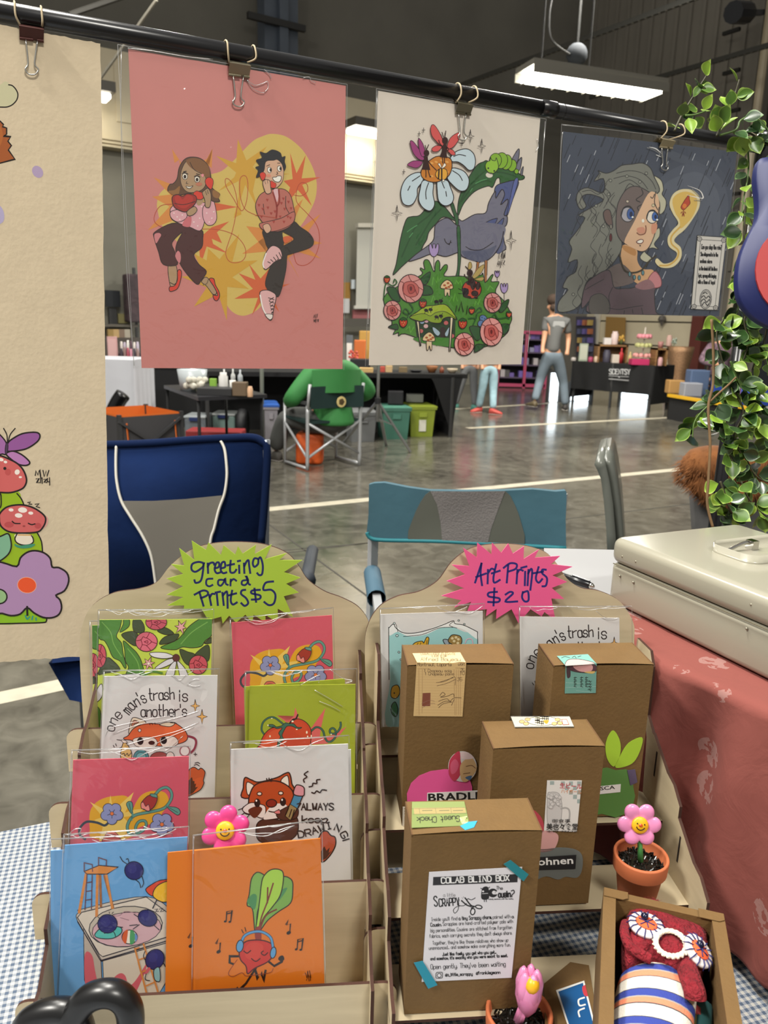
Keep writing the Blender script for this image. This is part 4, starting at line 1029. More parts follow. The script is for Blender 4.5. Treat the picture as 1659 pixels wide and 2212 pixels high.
# ================================================================ plywood card racks
PLY=wood_mat('birch_plywood','#aa9c80','#b6a88b',(3,3,30))
BURN=mat('#3a1d0f',.8,gain=1.,var=.25,vscale=40)
class Rack:
 def __init__(s,ref,zd,yaw):
  P=CAM+ray(*ref)*zd
  s.O=P;y=math.radians(yaw)
  s.w=Vector((math.cos(y),math.sin(y),0));s.d=Vector((-math.sin(y),math.cos(y),0));s.n=-s.d
 def P(s,v):return s.O+s.d*v
 def h(s,x,y,v):return hit(x,y,s.P(v),s.d)
 def u(s,x,y,v):return (s.h(x,y,v)-s.O).dot(s.w)
 def pt(s,u,v,z):return Vector((s.O.x,s.O.y,0))+s.w*u+s.d*v+ZV*z
TH=.0032
RL=Rack((440,2143),.686,5.5)
RL.v=[0,.061,.123,.187];RL.vb=.262
RL.tops=[((30,2168),(858,2120)),((67,1937),(842,1898)),((103,1733),(832,1719)),((142,1578),(818,1560))]
RR=Rack((1090,2190),.697,5.5)
def panel(rk,t,v,px,h,rnd=.012,name='front_panel'):
 (x0,y0),(x1,y1)=px
 a,c=rk.h(x0,y0,v),rk.h(x1,y1,v);u0,u1=(a-rk.O).dot(rk.w),(c-rk.O).dot(rk.w);z=(a.z+c.z)/2
 tab=.05;ins_=.023
 pts=[(u0,z-tab),(u0+ins_,z-tab),(u0+ins_,z-h),(u1-ins_,z-h),(u1-ins_,z-tab),(u1,z-tab)]
 for k in range(6):q=math.radians(90*k/5);pts.append((u1-rnd+rnd*math.cos(q),z-rnd+rnd*math.sin(q)))
 for k in range(6):q=math.radians(90+90*k/5);pts.append((u0+rnd+rnd*math.cos(q),z-rnd+rnd*math.sin(q)))
 b=MB().m(PLY);b.prism([rk.pt(u,v,zz) for u,zz in pts],rk.d*TH,BURN);b.build(name,t)
 return u0,u1,z
def side(rk,t,u,prof,name='side_panel'):
 b=MB().m(PLY);b.prism([rk.pt(u,v,z) for v,z in prof],rk.w*TH,BURN);b.build(name,t)
def backboard(rk,t,v,px):
 q=[rk.h(x,y,v) for x,y in px]
 q=catmull(q,5,False)
 u0,u1=(q[0]-rk.O).dot(rk.w),(q[-1]-rk.O).dot(rk.w)
 b=MB().m(PLY);b.prism([rk.pt(u0,v,TZ+.005)]+q+[rk.pt(u1,v,TZ+.005)],rk.d*TH,BURN);b.build('back_panel',t)
 return u0,u1
# ---- left rack
t=thing('card_rack','plywood tiered rack holding the greeting cards, at left','display rack',RL.pt(.0,.12,TZ))
zs=[]
for i in range(4):
 u0,u1,z=panel(RL,t,RL.v[i],RL.tops[i],.064 if i==0 else .118);zs.append((u0,u1,z))
ub0,ub1=backboard(RL,t,RL.vb,[(176,1500),(172,1400),(178,1350),(200,1308),(245,1281),(300,1272),(338,1258),(368,1222),(410,1189),(460,1174),(520,1171),(575,1177),(620,1195),(645,1222),(665,1252),(700,1277),(740,1292),(775,1312),(797,1345),(800,1390),(797,1480)])
def stairs(rk,zs,vs,vb,zb):
 p=[(vs[0]-.012,TZ+.002),(vs[0]-.012,zs[0]-.02),(vs[0]-.012,zs[0]+.004)]
 for i in range(len(vs)):
  nv=vs[i+1] if i+1<len(vs) else vb;nz_=zs[i+1] if i+1<len(vs) else zb
  p+=[(vs[i]+.004,zs[i]+.006),(nv-.03,zs[i]+.03),(nv-.03,nz_-.012)]
  p+=[(nv-.012,nz_+.002)]
 p+=[(vb+.006,zb+.004),(vb+.006,TZ+.002)]
 return p
prof=stairs(RL,[z[2] for z in zs],RL.v,RL.vb,zs[3][2]+.05)
uL,uR=min(z[0] for z in zs)+.021,max(z[1] for z in zs)-.025
side(RL,t,uL,prof);side(RL,t,uR,prof)
for i in range(4):
 b=MB().m(PLY);v0,v1=RL.v[i]+TH,(RL.v[i+1] if i<3 else RL.vb);z=zs[i][2]-.058
 b.hexa([RL.pt(uL,v0,z-TH),RL.pt(uR,v0,z-TH),RL.pt(uR,v1,z-TH),RL.pt(uL,v1,z-TH),RL.pt(uL,v0,z),RL.pt(uR,v0,z),RL.pt(uR,v1,z),RL.pt(uL,v1,z)]);b.build('shelf_board',t)
# ---- right rack
VR=[-.002,.0695,.141];VRB=.245;DEP=.062
t=thing('card_rack','plywood tiered rack holding the art prints and brown boxes, at right','display rack',RR.pt(.0,.12,TZ))
ub0,ub1=backboard(RR,t,VRB,[(792,1520),(788,1400),(795,1350),(820,1310),(860,1288),(905,1278),(945,1255),(975,1215),(1010,1188),(1050,1177),(1095,1175),(1140,1180),(1180,1194),(1205,1220),(1225,1250),(1255,1270),(1295,1277),(1340,1300),(1368,1345),(1370,1385),(1368,1470)])
uL2,uR2=ub0+.008,RR.u(1400,1560,.20)
zb_=[.745,.79,.835]
for i in range(3):
 b=MB().m(PLY);v0,v1=VR[i],VR[i]+DEP;z=zb_[i]
 b.prism([RR.pt(uL2,v0,z),RR.pt(uR2,v0,z),RR.pt(uR2,v1,z),RR.pt(uL2,v1,z)],ZV*-TH,BURN);b.build('shelf_board',t)
b=MB().m(PLY);v0,v1=.2105,VRB;z=.88
b.prism([RR.pt(uL2,v0,z),RR.pt(uR2,v0,z),RR.pt(uR2,v1,z),RR.pt(uL2,v1,z)],ZV*-TH,BURN);b.build('shelf_board',t)
prof=stairs(RR,[.762,.83,.885],VR,.215,.925)
prof=prof[:-2]+[(.205,.985),(.215,1.0),(VRB+.006,1.0),(VRB+.006,TZ+.002)]
side(RR,t,uL2,prof);side(RR,t,uR2,prof)
for i in range(3):   # slotted left end tabs of the missing front panels
 z=[.79,.845,.9][i];v=VR[i]+.058
 u=uL2
 pts=[(u-.02,z-.06)]+[(u+.004,z-.06),(u+.004,z)]+[(u-.02+.012-.012*math.cos(math.radians(90-18*k)),z-.012+.012*math.sin(math.radians(90-18*k))) for k in range(6)]
 b=MB().m(PLY);b.prism([RR.pt(a,v,zz) for a,zz in pts],RR.d*TH,BURN);b.build('end_tab',t)
SLOT=mat('#1f120b',.9,gain=1.)
# slots cut into the right side panel (seen from inside)
for v,z in ((.03,.79),(.10,.845),(.17,.9)):
 b=MB().m(SLOT);p=RR.pt(uR2-.0004,v,z);b.hexa([p+ZV*-.03,p+ZV*-.03+RR.d*.0025,p+ZV*-.03+RR.d*.0025+RR.w*.0003,p+ZV*-.03+RR.w*.0003,p,p+RR.d*.0025,p+RR.d*.0025+RR.w*.0003,p+RR.w*.0003]);b.build('slot',t)

# ---------------------------------------------------------------- starburst price signs
def burst(rk,v,name,label,outline,col,art):
 n=rk.n;P=rk.P(v);t=thing(name,label,'sign',rk.h(*outline[0],v))
 c=mat(col,.7,gain=AG)
 b=MB().m(c);fn=lambda x,y:hit(x,y,P,n)
 b.prism([fn(*q)-n*.0008 for q in outline],n*.0008);art.emit(b,fn,n);b.build('card',t,fix=False)
 tp_=MB().m(mat('#d8d4c8',.8));m_=fn(*[sum(q[k] for q in outline)/len(outline) for k in (0,1)]);tp_.box(m_+rk.d*.0045,(.02,.006,.02),(rk.w,rk.d,ZV));tp_.build('mounting_tab',t)
g=[(414,1168),(445,1188),(450,1172),(477,1199),(483,1178),(508,1198),(514,1180),(524,1196),(553,1177),(550,1197),(587,1176),(572,1208),(619,1195),(603,1210),(653,1210),(613,1236),(649,1248),(618,1261),(645,1280),(613,1288),(633,1333),(600,1315),(600,1345),(573,1328),(574,1345),(548,1328),(545,1345),(530,1328),(510,1345),(495,1330),(481,1347),(478,1332),(450,1340),(435,1315),(396,1318),(398,1308),(362,1308),(396,1290),(360,1285),(396,1267),(360,1250),(396,1240),(370,1219),(398,1222),(387,1184),(420,1210)]
art=Art(.7);NB='#141c52'
a=art.at(200,920,3.318)
a.lines('800 985 760 975 715 990 710 1030 740 1045 790 1010 795 985 790 1050 775 1110 740 1125 730 1105',NB,15)
a.lines('825 985 828 1055;825 1010 840 985 865 980 872 995;880 1020 905 1010 905 980 885 985 875 1030 890 1055 915 1050;925 1020 950 1010 945 975 925 985 918 1030 935 1055 960 1050;990 965 985 1020 990 1050 1015 1050 1030 1030;965 1000 1015 990;1050 1000 1052 1055;1040 970 1058 966;1085 985 1088 1055;1088 1005 1105 970 1118 965 1122 1000 1130 1055',NB,15)
a.lines('1190 955 1160 950 1148 985 1160 1010 1185 990 1190 955 1205 945 1220 1000 1215 1060 1195 1070 1180 1055',NB,15)
a.lines('860 1095 820 1100 815 1135 835 1150 860 1140;945 1105 905 1105 900 1135 920 1145 940 1120 950 1095 955 1130 970 1140;990 1100 988 1145;990 1115 1010 1098 1030 1110;1115 1105 1075 1110 1070 1135 1095 1140 1115 1110 1100 1075 1118 1130 1130 1138',NB,14)
a.lines('765 1190 795 1290;730 1210 790 1180 825 1190 820 1215 775 1235;835 1210 850 1285;840 1230 855 1205 875 1205;890 1205 898 1285;880 1195 915 1188;930 1195 940 1285;935 1215 955 1190 965 1200 968 1305;1000 1180 990 1250 1005 1280 1035 1265;975 1215 1030 1200;1095 1175 1070 1180 1065 1205 1100 1235 1115 1270 1090 1290 1065 1270',NB,15)
a.lines('1200 1175 1145 1180 1140 1200 1200 1215 1195 1240 1140 1245;1160 1165 1172 1262;1295 1115 1240 1125 1225 1175 1280 1175 1310 1210 1300 1270 1265 1285 1230 1262',NB,15)
burst(RL,RL.vb-.008,'price_sign','lime green starburst price sign lettered in dark blue on the left rack',g,'#93ad33',art)
g=[(1000,1183),(1030,1204),(1031,1172),(1062,1198),(1063,1172),(1083,1194),(1098,1174),(1108,1196),(1132,1180),(1131,1208),(1164,1187),(1155,1205),(1210,1201),(1190,1219),(1237,1224),(1193,1243),(1225,1257),(1192,1270),(1219,1294),(1191,1293),(1200,1340),(1176,1322),(1170,1332),(1146,1316),(1120,1346),(1105,1316),(1072,1337),(1073,1315),(1050,1331),(1052,1316),(1010,1320),(1018,1300),(982,1312),(997,1297),(954,1287),(1003,1271),(965,1255),(1005,1241),(976,1220),(1014,1223)]
art=Art(.7);a=art.at(700,1000,2.5136);NB='#1c1a66'
a.lines('855 545 820 650;855 545 850 600 858 665;825 620 880 600;890 580 888 655;890 600 908 575 925 580;935 550 920 620 925 650 955 635;910 600 955 585',NB,11)
a.lines('1000 555 992 650;975 570 1010 545 1045 550 1040 575 1000 590;1050 580 1045 655;1048 600 1062 580 1080 585;1092 590 1090 665;1070 570 1100 562;1110 580 1105 665;1108 600 1125 575 1130 600 1120 690;1165 565 1150 625 1165 650 1185 630;1130 600 1190 590;1205 580 1185 580 1185 600 1210 625 1205 665 1185 670',NB,11)
a.lines('940 700 895 705 895 725 950 735 945 755 890 755;925 680 920 775;985 715 1010 700 1025 710 985 752 1050 752;1080 700 1075 730 1090 752 1110 745 1108 700 1095 698 1080 705',NB,11)
burst(RR,VRB-.008,'price_sign','hot pink starburst price sign lettered in dark blue on the right rack',g,'#cf4f80',art)

# ---------------------------------------------------------------- greeting cards (left rack)
WHITEC=mat('#cfcdcb',.5,gain=1.02)
def card(rk,v,label,paper,corners,art=None,sleeve=None,lean=.05,seed=0,name='greeting_card',cat='card',group=None,wr=.0008,edge=None,ncr=3,cr=None):
 n=(rk.n+ZV*lean).normalized();c=rk.h(*[(corners[0][k]+corners[1][k])/2 for k in (0,1)],v)
 P=c
 bt=hit(*corners[3],P,n).lerp(hit(*corners[2],P,n),.5)
 t=thing(name,label,cat,bt,group)
 sheet('sheet',t,P,n,corners,paper,art,.0008,edge)
 if sleeve:
  (xa,ya),(xb,yb)=sleeve[0],sleeve[1];random.seed(seed);L=[]
  for k in range(ncr):
   f0=random.uniform(0,.6);f1=min(1,f0+random.uniform(.15,.45));dy=random.uniform(2,22);q=[]
   for j in range(5):
    f=f0+(f1-f0)*j/4;q.append((xa+(xb-xa)*f,ya+(yb-ya)*f+dy*(.3+math.sin(math.pi*j/4)*random.choice((1,.6)))+random.uniform(-2,2)))
   L.append(q)
  L.append([(xa+2,ya+3),(xa+1,ya+40)]);L.append([(xa+3,ya+1.5),(xb-3,yb+1.5)])
  film('sleeve',t,P,n,sleeve,.0020,wr,seed=seed,cr=L+(cr or []))
 return t
def flora(art,dx,dy,full=True):
 """blossoms on a ground of leaves, drawn in the frame 195,1310 .. 475,1590"""
 a=art.at(195+dx,1310+dy,5.925);K='#2b2017';G1,G2,RO,PKF='#4a7a33','#3d4730','#b94f60','#d69a9a'
 a.fill('120 100 380 100 385 260 335 380 400 470 420 600 460 760 440 790 380 700 290 650 230 520 180 440 110 390',G1,True,K,9)
 a.fill('425 440 520 520 600 600 660 720 680 900 460 900 490 780 450 700 440 560',G1,True,K,9)
 a.fill('1560 100 1400 160 1260 260 1120 420 900 525 1080 555 1180 520 1300 530 1420 510 1470 440 1560 350',G1,True,K,9)
 a.lines('150 200 260 330 300 480 400 640;480 540 600 700 640 860;1500 200 1300 330 1160 480','#6f9c4c',12)
 a.fill('380 330 420 230 430 160 500 170 490 260',G1,True,K,8)
 for q in ('550 170 640 170 690 250 680 330 560 320','400 360 560 320 640 420 600 500 520 480','860 310 960 270 1070 345 960 360','890 485 950 390 1130 350 1080 440','1145 550 1250 580 1340 620 1270 750 1190 690','1500 490 1530 600 1500 700 1380 640 1350 600','205 660 300 700 380 815 200 850 100 860','1460 470 1560 390 1560 460'):a.fill(q,G2,True,K,8)
 def ro(x,y,rx,ry,c):
  a.ell(x,y,rx,ry,c,0,K,9);R='#701f2f'
  a.lines(f'{x-.9*rx} {y-.1*ry} {x-.5*rx} {y-.2*ry} {x-.3*rx} {y-.5*ry} {x} {y-.4*ry} {x+.3*rx} {y-.95*ry};{x-.5*rx} {y-.2*ry} {x-.4*rx} {y+.3*ry} {x-.6*rx} {y+.8*ry};{x-.4*rx} {y+.3*ry} {x} {y+.4*ry} {x+.4*rx} {y+.9*ry};{x} {y-.4*ry} {x+.45*rx} {y} {x} {y+.4*ry};{x+.45*rx} {y} {x+.95*rx} {y+.2*ry};{x-.2*rx} {y} {x+.1*rx} {y-.1*ry} {x+.1*rx} {y+.15*ry} {x-.2*rx} {y}',R,9)
 ro(720,450,140,126,'#c25f70');ro(845,200,135,98,RO);ro(1382,745,118,122,'#b94a58');ro(125,630,80,150,'#b94a58')
 a.star(748,728,[95,80,85,100,90,78],PKF,34,K,7,-70);a.star(1160,262,[90,110,70,100,95,80],PKF,34,K,7,-110);a.ell(748,728,20,20,'#e6d0c6',0,K,4)
 for q in ('1070 640 960 590 770 590 800 640 940 665','1080 670 980 680 830 785 900 790 1040 730','1100 690 1020 760 960 900 1060 900 1090 800','1115 690 1130 800 1160 900 1250 900 1220 800','620 860 400 870 300 900 600 900','150 990 90 1060 70 1220 150 1150'):a.fill(q,'#cac6cc',True,K,8)
 a.ell(1100,655,46,48,'#55272a',0,K,5)
 a.fill('60 1290 130 1330 140 1560 60 1560',G1,True,K,8)
 a.line('690 880 800 830 920 850',G1,26)
FLG=mat('#b2c148',.55,gain=AG)
v4=RL.v[3]
art=Art(.5);flora(art,-15,20)
card(RL,v4+.052,'green floral greeting card behind another, its left edge showing',FLG,[(199,1351),(450,1345),(450,1660),(203,1660)],art,[(193,1341),(452,1334),(452,1662),(200,1662)],seed=11)
art=Art(.5);flora(art,0,0)
card(RL,v4+.044,'green floral greeting card with roses and white coneflower, rear row left',FLG,[(215,1339),(458,1337),(452,1660),(205,1660)],art,[(212,1317),(462,1315),(458,1662),(203,1662)],seed=12,wr=.003,ncr=9)
def sunflow(art,x0,y0,sc,dx=0,dy=0,s=1.):
 """sun, bluebells and a drooping tulip, drawn in the frame of the rear right card (490,1310, scale 5.53)"""
 a=art.at(x0,y0,sc);K='#2b2430';GO,GL2,TEAL,BLU='#cf9726','#d8b55a','#5b8a7c','#8689b0'
 a.fill('275 760 290 660 350 580 450 530 560 512 650 508 700 540 700 640 750 640 780 580 830 510 900 470 1000 455 1090 475 1130 540 1120 620 1060 700 1050 760 980 800 800 860 760 940 560 1000 300 960 280 860',GO)
 a.fill('280 575 420 650 480 640 503 502 530 640 600 610 755 470 700 620 660 690 760 660 860 650 800 720 640 740 700 800 640 1000 380 1000 420 850 330 770 420 740',GL2,False)
 a.line('490 790 440 830 360 800 250 790 185 840 165 890 180 940 230 980','#3b4148',26)
 a.line('700 915 685 840 720 760 780 715 900 690 1040 660 1110 620 1160 540 1160 470 1110 420 1040 440 985 500',K,34);a.line('700 915 685 840 720 760 780 715 900 690 1040 660 1110 620 1160 540 1160 470 1110 420 1040 440 985 500',TEAL,25)
 a.line('730 770 740 700 710 640',TEAL,22);a.line('1110 625 1180 640',TEAL,20)
 a.line('790 910 775 850 810 790 870 780 890 820 860 880 800 915 760 930 700 930',K,32);a.line('790 910 775 850 810 790 870 780 890 820 860 880 800 915 760 930 700 930',TEAL,23)
 a.fill('700 570 735 580 745 640 730 700 700 660 675 600',TEAL,True,K,6);a.line('705 590 725 680',K,5)
 a.fill('1120 635 1190 630 1240 650 1258 690 1230 718 1180 690',TEAL,True,K,6);a.line('1140 640 1230 690',K,5)
 def bl_(x,y,r):
  for k in range(5):
   t=math.radians(-90+36+72*k);a.ell(x+r*.62*math.cos(t),y+r*.6*math.sin(t),r*.5,r*.48,BLU,0,K,6)
  for k in range(5):
   t=math.radians(-90+36+72*k);a.ell(x+r*.55*math.cos(t),y+r*.53*math.sin(t),r*.47,r*.45,BLU,0)
   a.line([(x+r*.2*math.cos(t),y+r*.2*math.sin(t)),(x+r*.45*math.cos(t),y+r*.45*math.sin(t))],K,6)
  a.ell(x,y,r*.18,r*.18,'#d5703c',0,K,4)
 bl_(520,700,112);bl_(1060,815,118)
 a.fill('930 500 1005 520 1000 580 960 640 905 660 850 640 835 590 880 530','#97322a',True,K,7);a.fill('835 590 860 575 885 620 915 600 930 660 900 668 870 650 840 640','#d98378',True,K,6)
 a.fill('935 485 1000 490 1010 525 975 520 945 510',TEAL,True,K,6)
 a.fill('450 960 470 900 520 890 560 900 600 960','#c5604f',True,K,6);a.fill('420 1000 460 940 520 920 580 940 620 1000','#b04a42',True,K,5)
PKC=mat('#c24f5e',.5,gain=AG)
art=Art(.5);sunflow(art,490,1310,5.53)
card(RL,v4+.044,'pink greeting card with sun and bluebells, rear row right',PKC,[(500,1345),(717,1329),(724,1640),(512,1640)],art,[(496,1336),(720,1312),(728,1642),(508,1642)],seed=13,wr=.0015)
# row 2 : trash / tomato
v3=RL.v[2]
def trash(art,x0,y0,sc,low=True):
 """lettering in an arc over a fox with rubbish; frame 200,1440 scale 5.72"""
 a=art.at(x0,y0,sc);K='#262022'
 a.path('one','268 800 285 720 345 640 400 618',84,K,13);a.path("man's",'455 598 520 520 600 470 690 425',92,K,14)
 a.fit('trash',700,1010,418,84,K,14,-3);a.fit('is',1075,1175,428,90,K,14,0);a.fit("another's",600,1165,620,84,K,14,-1)
 for (x,y,r) in ((1268,485,58),(1352,618,66)):a.spark(x,y,r,r*1.35,'#d9a860',K,7,.2)
 a.fill('450 830 470 690 500 630 570 640 660 690 560 760','#cfc0a8',True,K,9);a.fill('480 720 510 665 570 680 550 700 520 710 500 740','#a86a50',True,K,8)
 a.fill('385 880 440 850 500 770 600 715 700 700 850 710 1000 690 1150 800 1150 920 900 980 600 960 480 910 400 900','#cb6038',True,K,9)
 a.fill('830 720 900 690 1020 690 960 740','#cfc0a8',True,K,8)
 a.ell(582,786,18,20,'#d8d0c8',0,K,7);a.lines('700 700 712 720;730 695 742 718;770 690 775 715',K,7)
 a.fill('500 900 600 870 760 880 800 960 700 1010 540 980','#d8cfc6',True,K,6);a.fill('840 880 1000 860 1060 940 960 1000 860 980','#d8cfc6',True,K,6)
 a.ell(590,920,40,46,'#1f1a1c');a.ell(880,910,40,46,'#1f1a1c');a.ell(730,940,40,26,'#3a1f1c')
 a.lines('300 900 400 915;330 1005 400 980;255 970 270 995;285 950 295 980;1040 700 960 690',K,8)
 a.fill('350 1050 380 940 410 935 480 1050 470 1140 360 1140','#caa866',True,K,9);a.lines('360 1080 390 1070 400 1100 430 1070 445 1100 475 1065',K,9)
 a.fill('355 905 385 940 430 935 400 910','#d8cfc6',True,K,6)
 a.ell(600,1120,95,95,'#3f7f87',0,K,8);a.ell(600,1120,62,62,'#62a0a4',0,K,6);a.ell(830,1130,120,80,'#8d4240',0,K,7);a.ell(960,1110,50,60,'#d0c6c0',0,K,7)
 a.line('1180 855 1255 880 1280 930 1260 1010 1215 1060','#7d3242',26);a.ell(1140,1040,60,62,'#cfcac8',0,'#8d5560',15)
 a.lines('1250 1080 1290 1080;1270 1060 1270 1100',K,8,False);a.lines('1265 1190 1300 1180 1325 1195;1255 1215 1290 1205 1320 1225',K,9)
 if low:
  a.fill('1190 1280 1220 1250 1260 1240 1310 1270 1340 1250 1390 1300 1370 1400 1375 1440 1330 1520 1200 1590 1150 1600 1150 1400','#b4502a',True,K,10)
  a.fill('1150 1440 1230 1360 1240 1410 1260 1410 1260 1450 1280 1440 1270 1490 1305 1480 1240 1560 1150 1600','#47271a',False)
art=Art(.5);trash(art,200,1440,5.72)
card(RL,v3+.042,'white greeting card about trash with an orange fox, second row left',WHITEC,[(224,1461),(470,1459),(462,1800),(211,1800)],art,[(223,1448),(474,1444),(464,1802),(209,1802)],seed=14,wr=.0035,cr=[[(228,1590),(240,1572),(290,1560),(340,1550),(380,1545)],[(245,1585),(300,1565),(350,1558),(400,1545),(430,1535)],[(305,1635),(325,1620),(360,1620),(395,1590)],[(405,1478),(418,1468),(432,1467)],[(405,1478),(420,1482),(434,1480)],[(270,1610),(320,1595),(380,1580),(430,1560)],[(330,1610),(370,1590),(420,1570)]])
LIME=mat('#929b26',.5,gain=AG)
def tomato(art):
 a=art.at(490,1310,5.53);K='#241c16';GT='#356052'
 a.fill('800 1310 818 1205 860 1330 1010 1450 1178 1210 1130 1430 1110 1560 1250 1540 1430 1435 1330 1560 1200 1640 1000 1650 950 1500 600 1302 720 1390','#c95a58',False)
 a.line('440 1520 415 1470 430 1390 490 1335 560 1325 630 1370 690 1420',K,24);a.line('440 1520 415 1470 430 1390 490 1335 560 1325 630 1370 690 1420',GT,15)
 a.line('1005 1490 1060 1445 1110 1450 1150 1490 1170 1560 1200 1610 1250 1610 1295 1560 1300 1490 1270 1455 1235 1470 1235 1510 1280 1520 1330 1490 1360 1430 1358 1385',K,26);a.line('1005 1490 1060 1445 1110 1450 1150 1490 1170 1560 1200 1610 1250 1610 1295 1560 1300 1490 1270 1455 1235 1470 1235 1510 1280 1520 1330 1490 1360 1430 1358 1385',GT,16)
 a.fill('395 1720 400 1640 440 1540 520 1460 640 1430 740 1400 830 1345 910 1360 980 1420 1008 1500 1000 1620 960 1720','#b93c24',True,K,9)
 a.fill('430 1620 520 1500 650 1460 640 1560 560 1700 420 1700','#c44c2b');a.fill('800 1380 900 1390 960 1460 940 1560 820 1500','#bf4226')
 a.fill('700 1390 750 1400 800 1400 840 1440 895 1445 860 1462 820 1450 780 1430 720 1430 690 1470 660 1540 680 1590 630 1640 640 1720 600 1720 610 1610 640 1560 620 1510 660 1450 600 1460 560 1440 520 1440 490 1415 550 1410 600 1440 660 1420',GT,True,K,7)
 a.line('755 1390 790 1350 825 1340 848 1292',K,18)
 for q in ((785,1372,14,11),(955,1503,10,18),(965,1552,9,10),(1009,1548,7,16),(516,1550,8,14),(508,1596,6,8),(835,1467,12,7),(492,1418,9,9),(537,1337,10,6),(1247,1527,10,7)):a.ell(*q,'#e6dcc4',0,n=10)
card(RL,v3+.050,'lime green tomato greeting card behind another, edge showing',LIME,[(527,1484),(745,1466),(750,1800),(533,1800)],None,None,seed=15)
art=Art(.5);tomato(art)
card(RL,v3+.042,'lime green greeting card with a red tomato, second row right',LIME,[(539,1482),(768,1478),(766,1800),(534,1800)],art,[(529,1450),(771,1444),(770,1802),(530,1802)],seed=16,wr=.0022,cr=[[(680,1491),(710,1508),(740,1526)],[(690,1515),(715,1525),(735,1536)],[(648,1480),(690,1458),(688,1475)],[(713,1446),(740,1465),(762,1470),(745,1476)]])
# row 3 : pink / always keep drawing
v2=RL.v[1]
art=Art(.5);sunflow(art,138,1617,5.0)
card(RL,v2+.04,'pink greeting card with sun and bluebells, third row left',PKC,[(158,1642),(408,1634),(403,2000),(145,2000)],art,[(154,1620),(412,1611),(405,2002),(142,2002)],seed=17,wr=.0015)
def fox(art):
 a=art.at(80,1560,2.1269);K='#261a17';FX,BR='#a9451f','#4a2a20'
 a.fill('1010 470 1060 440 1120 450 1180 430 1200 460 1190 520 1120 560 1020 545',BR,True,K,5)
 a.fill('1305 510 1330 500 1350 520 1370 530 1370 570 1340 620 1305 640 1290 560','#a5472a',True,K,6);a.fill('1300 600 1320 570 1330 590 1345 575 1340 600 1355 590 1330 625 1300 640','#43241a',False)
 a.fill('955 350 948 300 955 255 985 265 1020 275 1100 255 1140 235 1160 235 1170 280 1165 320',FX,True,K,6)
 a.fill('962 310 966 275 1000 295 985 320 970 335','#d8cfc0',True,K,4);a.fill('1120 270 1150 245 1158 290 1150 305','#d8cfc0',True,K,4)
 a.fill('975 340 1000 290 1060 270 1120 275 1170 310 1180 360 1170 420 1120 440 1060 445 1000 425 960 420 945 395 970 375',FX,True,K,6)
 a.fill('945 395 980 370 1020 375 1050 390 1040 440 990 425 955 415','#d8cfc8',True,K,4);a.fill('1080 380 1130 375 1150 390 1130 430 1070 445 1040 440','#d8cfc8',True)
 a.fill('970 405 1010 385 1035 400 1000 440','#5c2a1c',True);a.fill('1100 420 1170 380 1200 400 1190 440 1130 450',BR,True,K,4)
 a.ell(1077,372,24,18,'#7d2418',-5,K,5);a.ell(1012,370,14,20,'#191214');a.ell(1130,365,14,20,'#191214');a.ell(1008,360,4,5,'#e8e0d8',n=8);a.ell(1126,356,4,5,'#e8e0d8',n=8)
 a.ell(1022,328,11,8,'#d9c9b8',0,K,4,10);a.ell(1120,325,11,8,'#d9c9b8',0,K,4,10);a.lines('1055 258 1058 272;1066 256 1066 270;1078 258 1075 272',K,5)
 a.line('1065 408 1090 412 1112 400',K,5);a.fill('1090 412 1112 402 1118 418 1100 420','#cc7777',True,K,3)
 a.lines('945 395 925 402;955 415 935 428;975 425 962 440',K,4)
 a.fill('1160 385 1185 320 1225 330 1195 400','#3f7fa0',False,K,4);a.fill('1180 330 1188 292 1205 288 1225 298 1228 318 1222 338','#c98a92',True,K,5);a.fill('1140 430 1162 375 1195 395 1165 450','#8d7a50',False,K,4);a.lines('1155 395 1142 425;1170 400 1158 435;1182 402 1172 440',K,5)
 a.line('1195 375 1212 372 1195 400',K,5)
 a.lines('1245 225 1228 238 1240 250 1225 262 1228 275;1300 262 1285 265 1285 280 1268 280 1265 292 1250 296;1330 312 1310 310 1300 322 1285 315 1275 325 1262 322',K,6)
 a.fit('ALWAYS',1215,1362,402,17,K,6,0);a.fit('keep',1218,1330,460,18,K,6,0)
 a.path('DRAWING!','1202 530 1250 520 1310 500 1350 490 1390 510 1410 560',17,K,6)
for i,(dx,dy,lb) in enumerate(((10,8,'white fox drawing card at the back of its row, right edge showing'),)):
 card(RL,v2+.046,lb,WHITEC,[(505,1632),(758,1619),(764,1990),(510,1990)],None,None)
art=Art(.5);fox(art)
card(RL,v2+.038,'white greeting card with a red panda and pencil, third row right',WHITEC,[(497,1619),(752,1607),(760,2000),(503,2000)],art,[(497,1603),(754,1588),(762,2002),(501,2002)],seed=18)
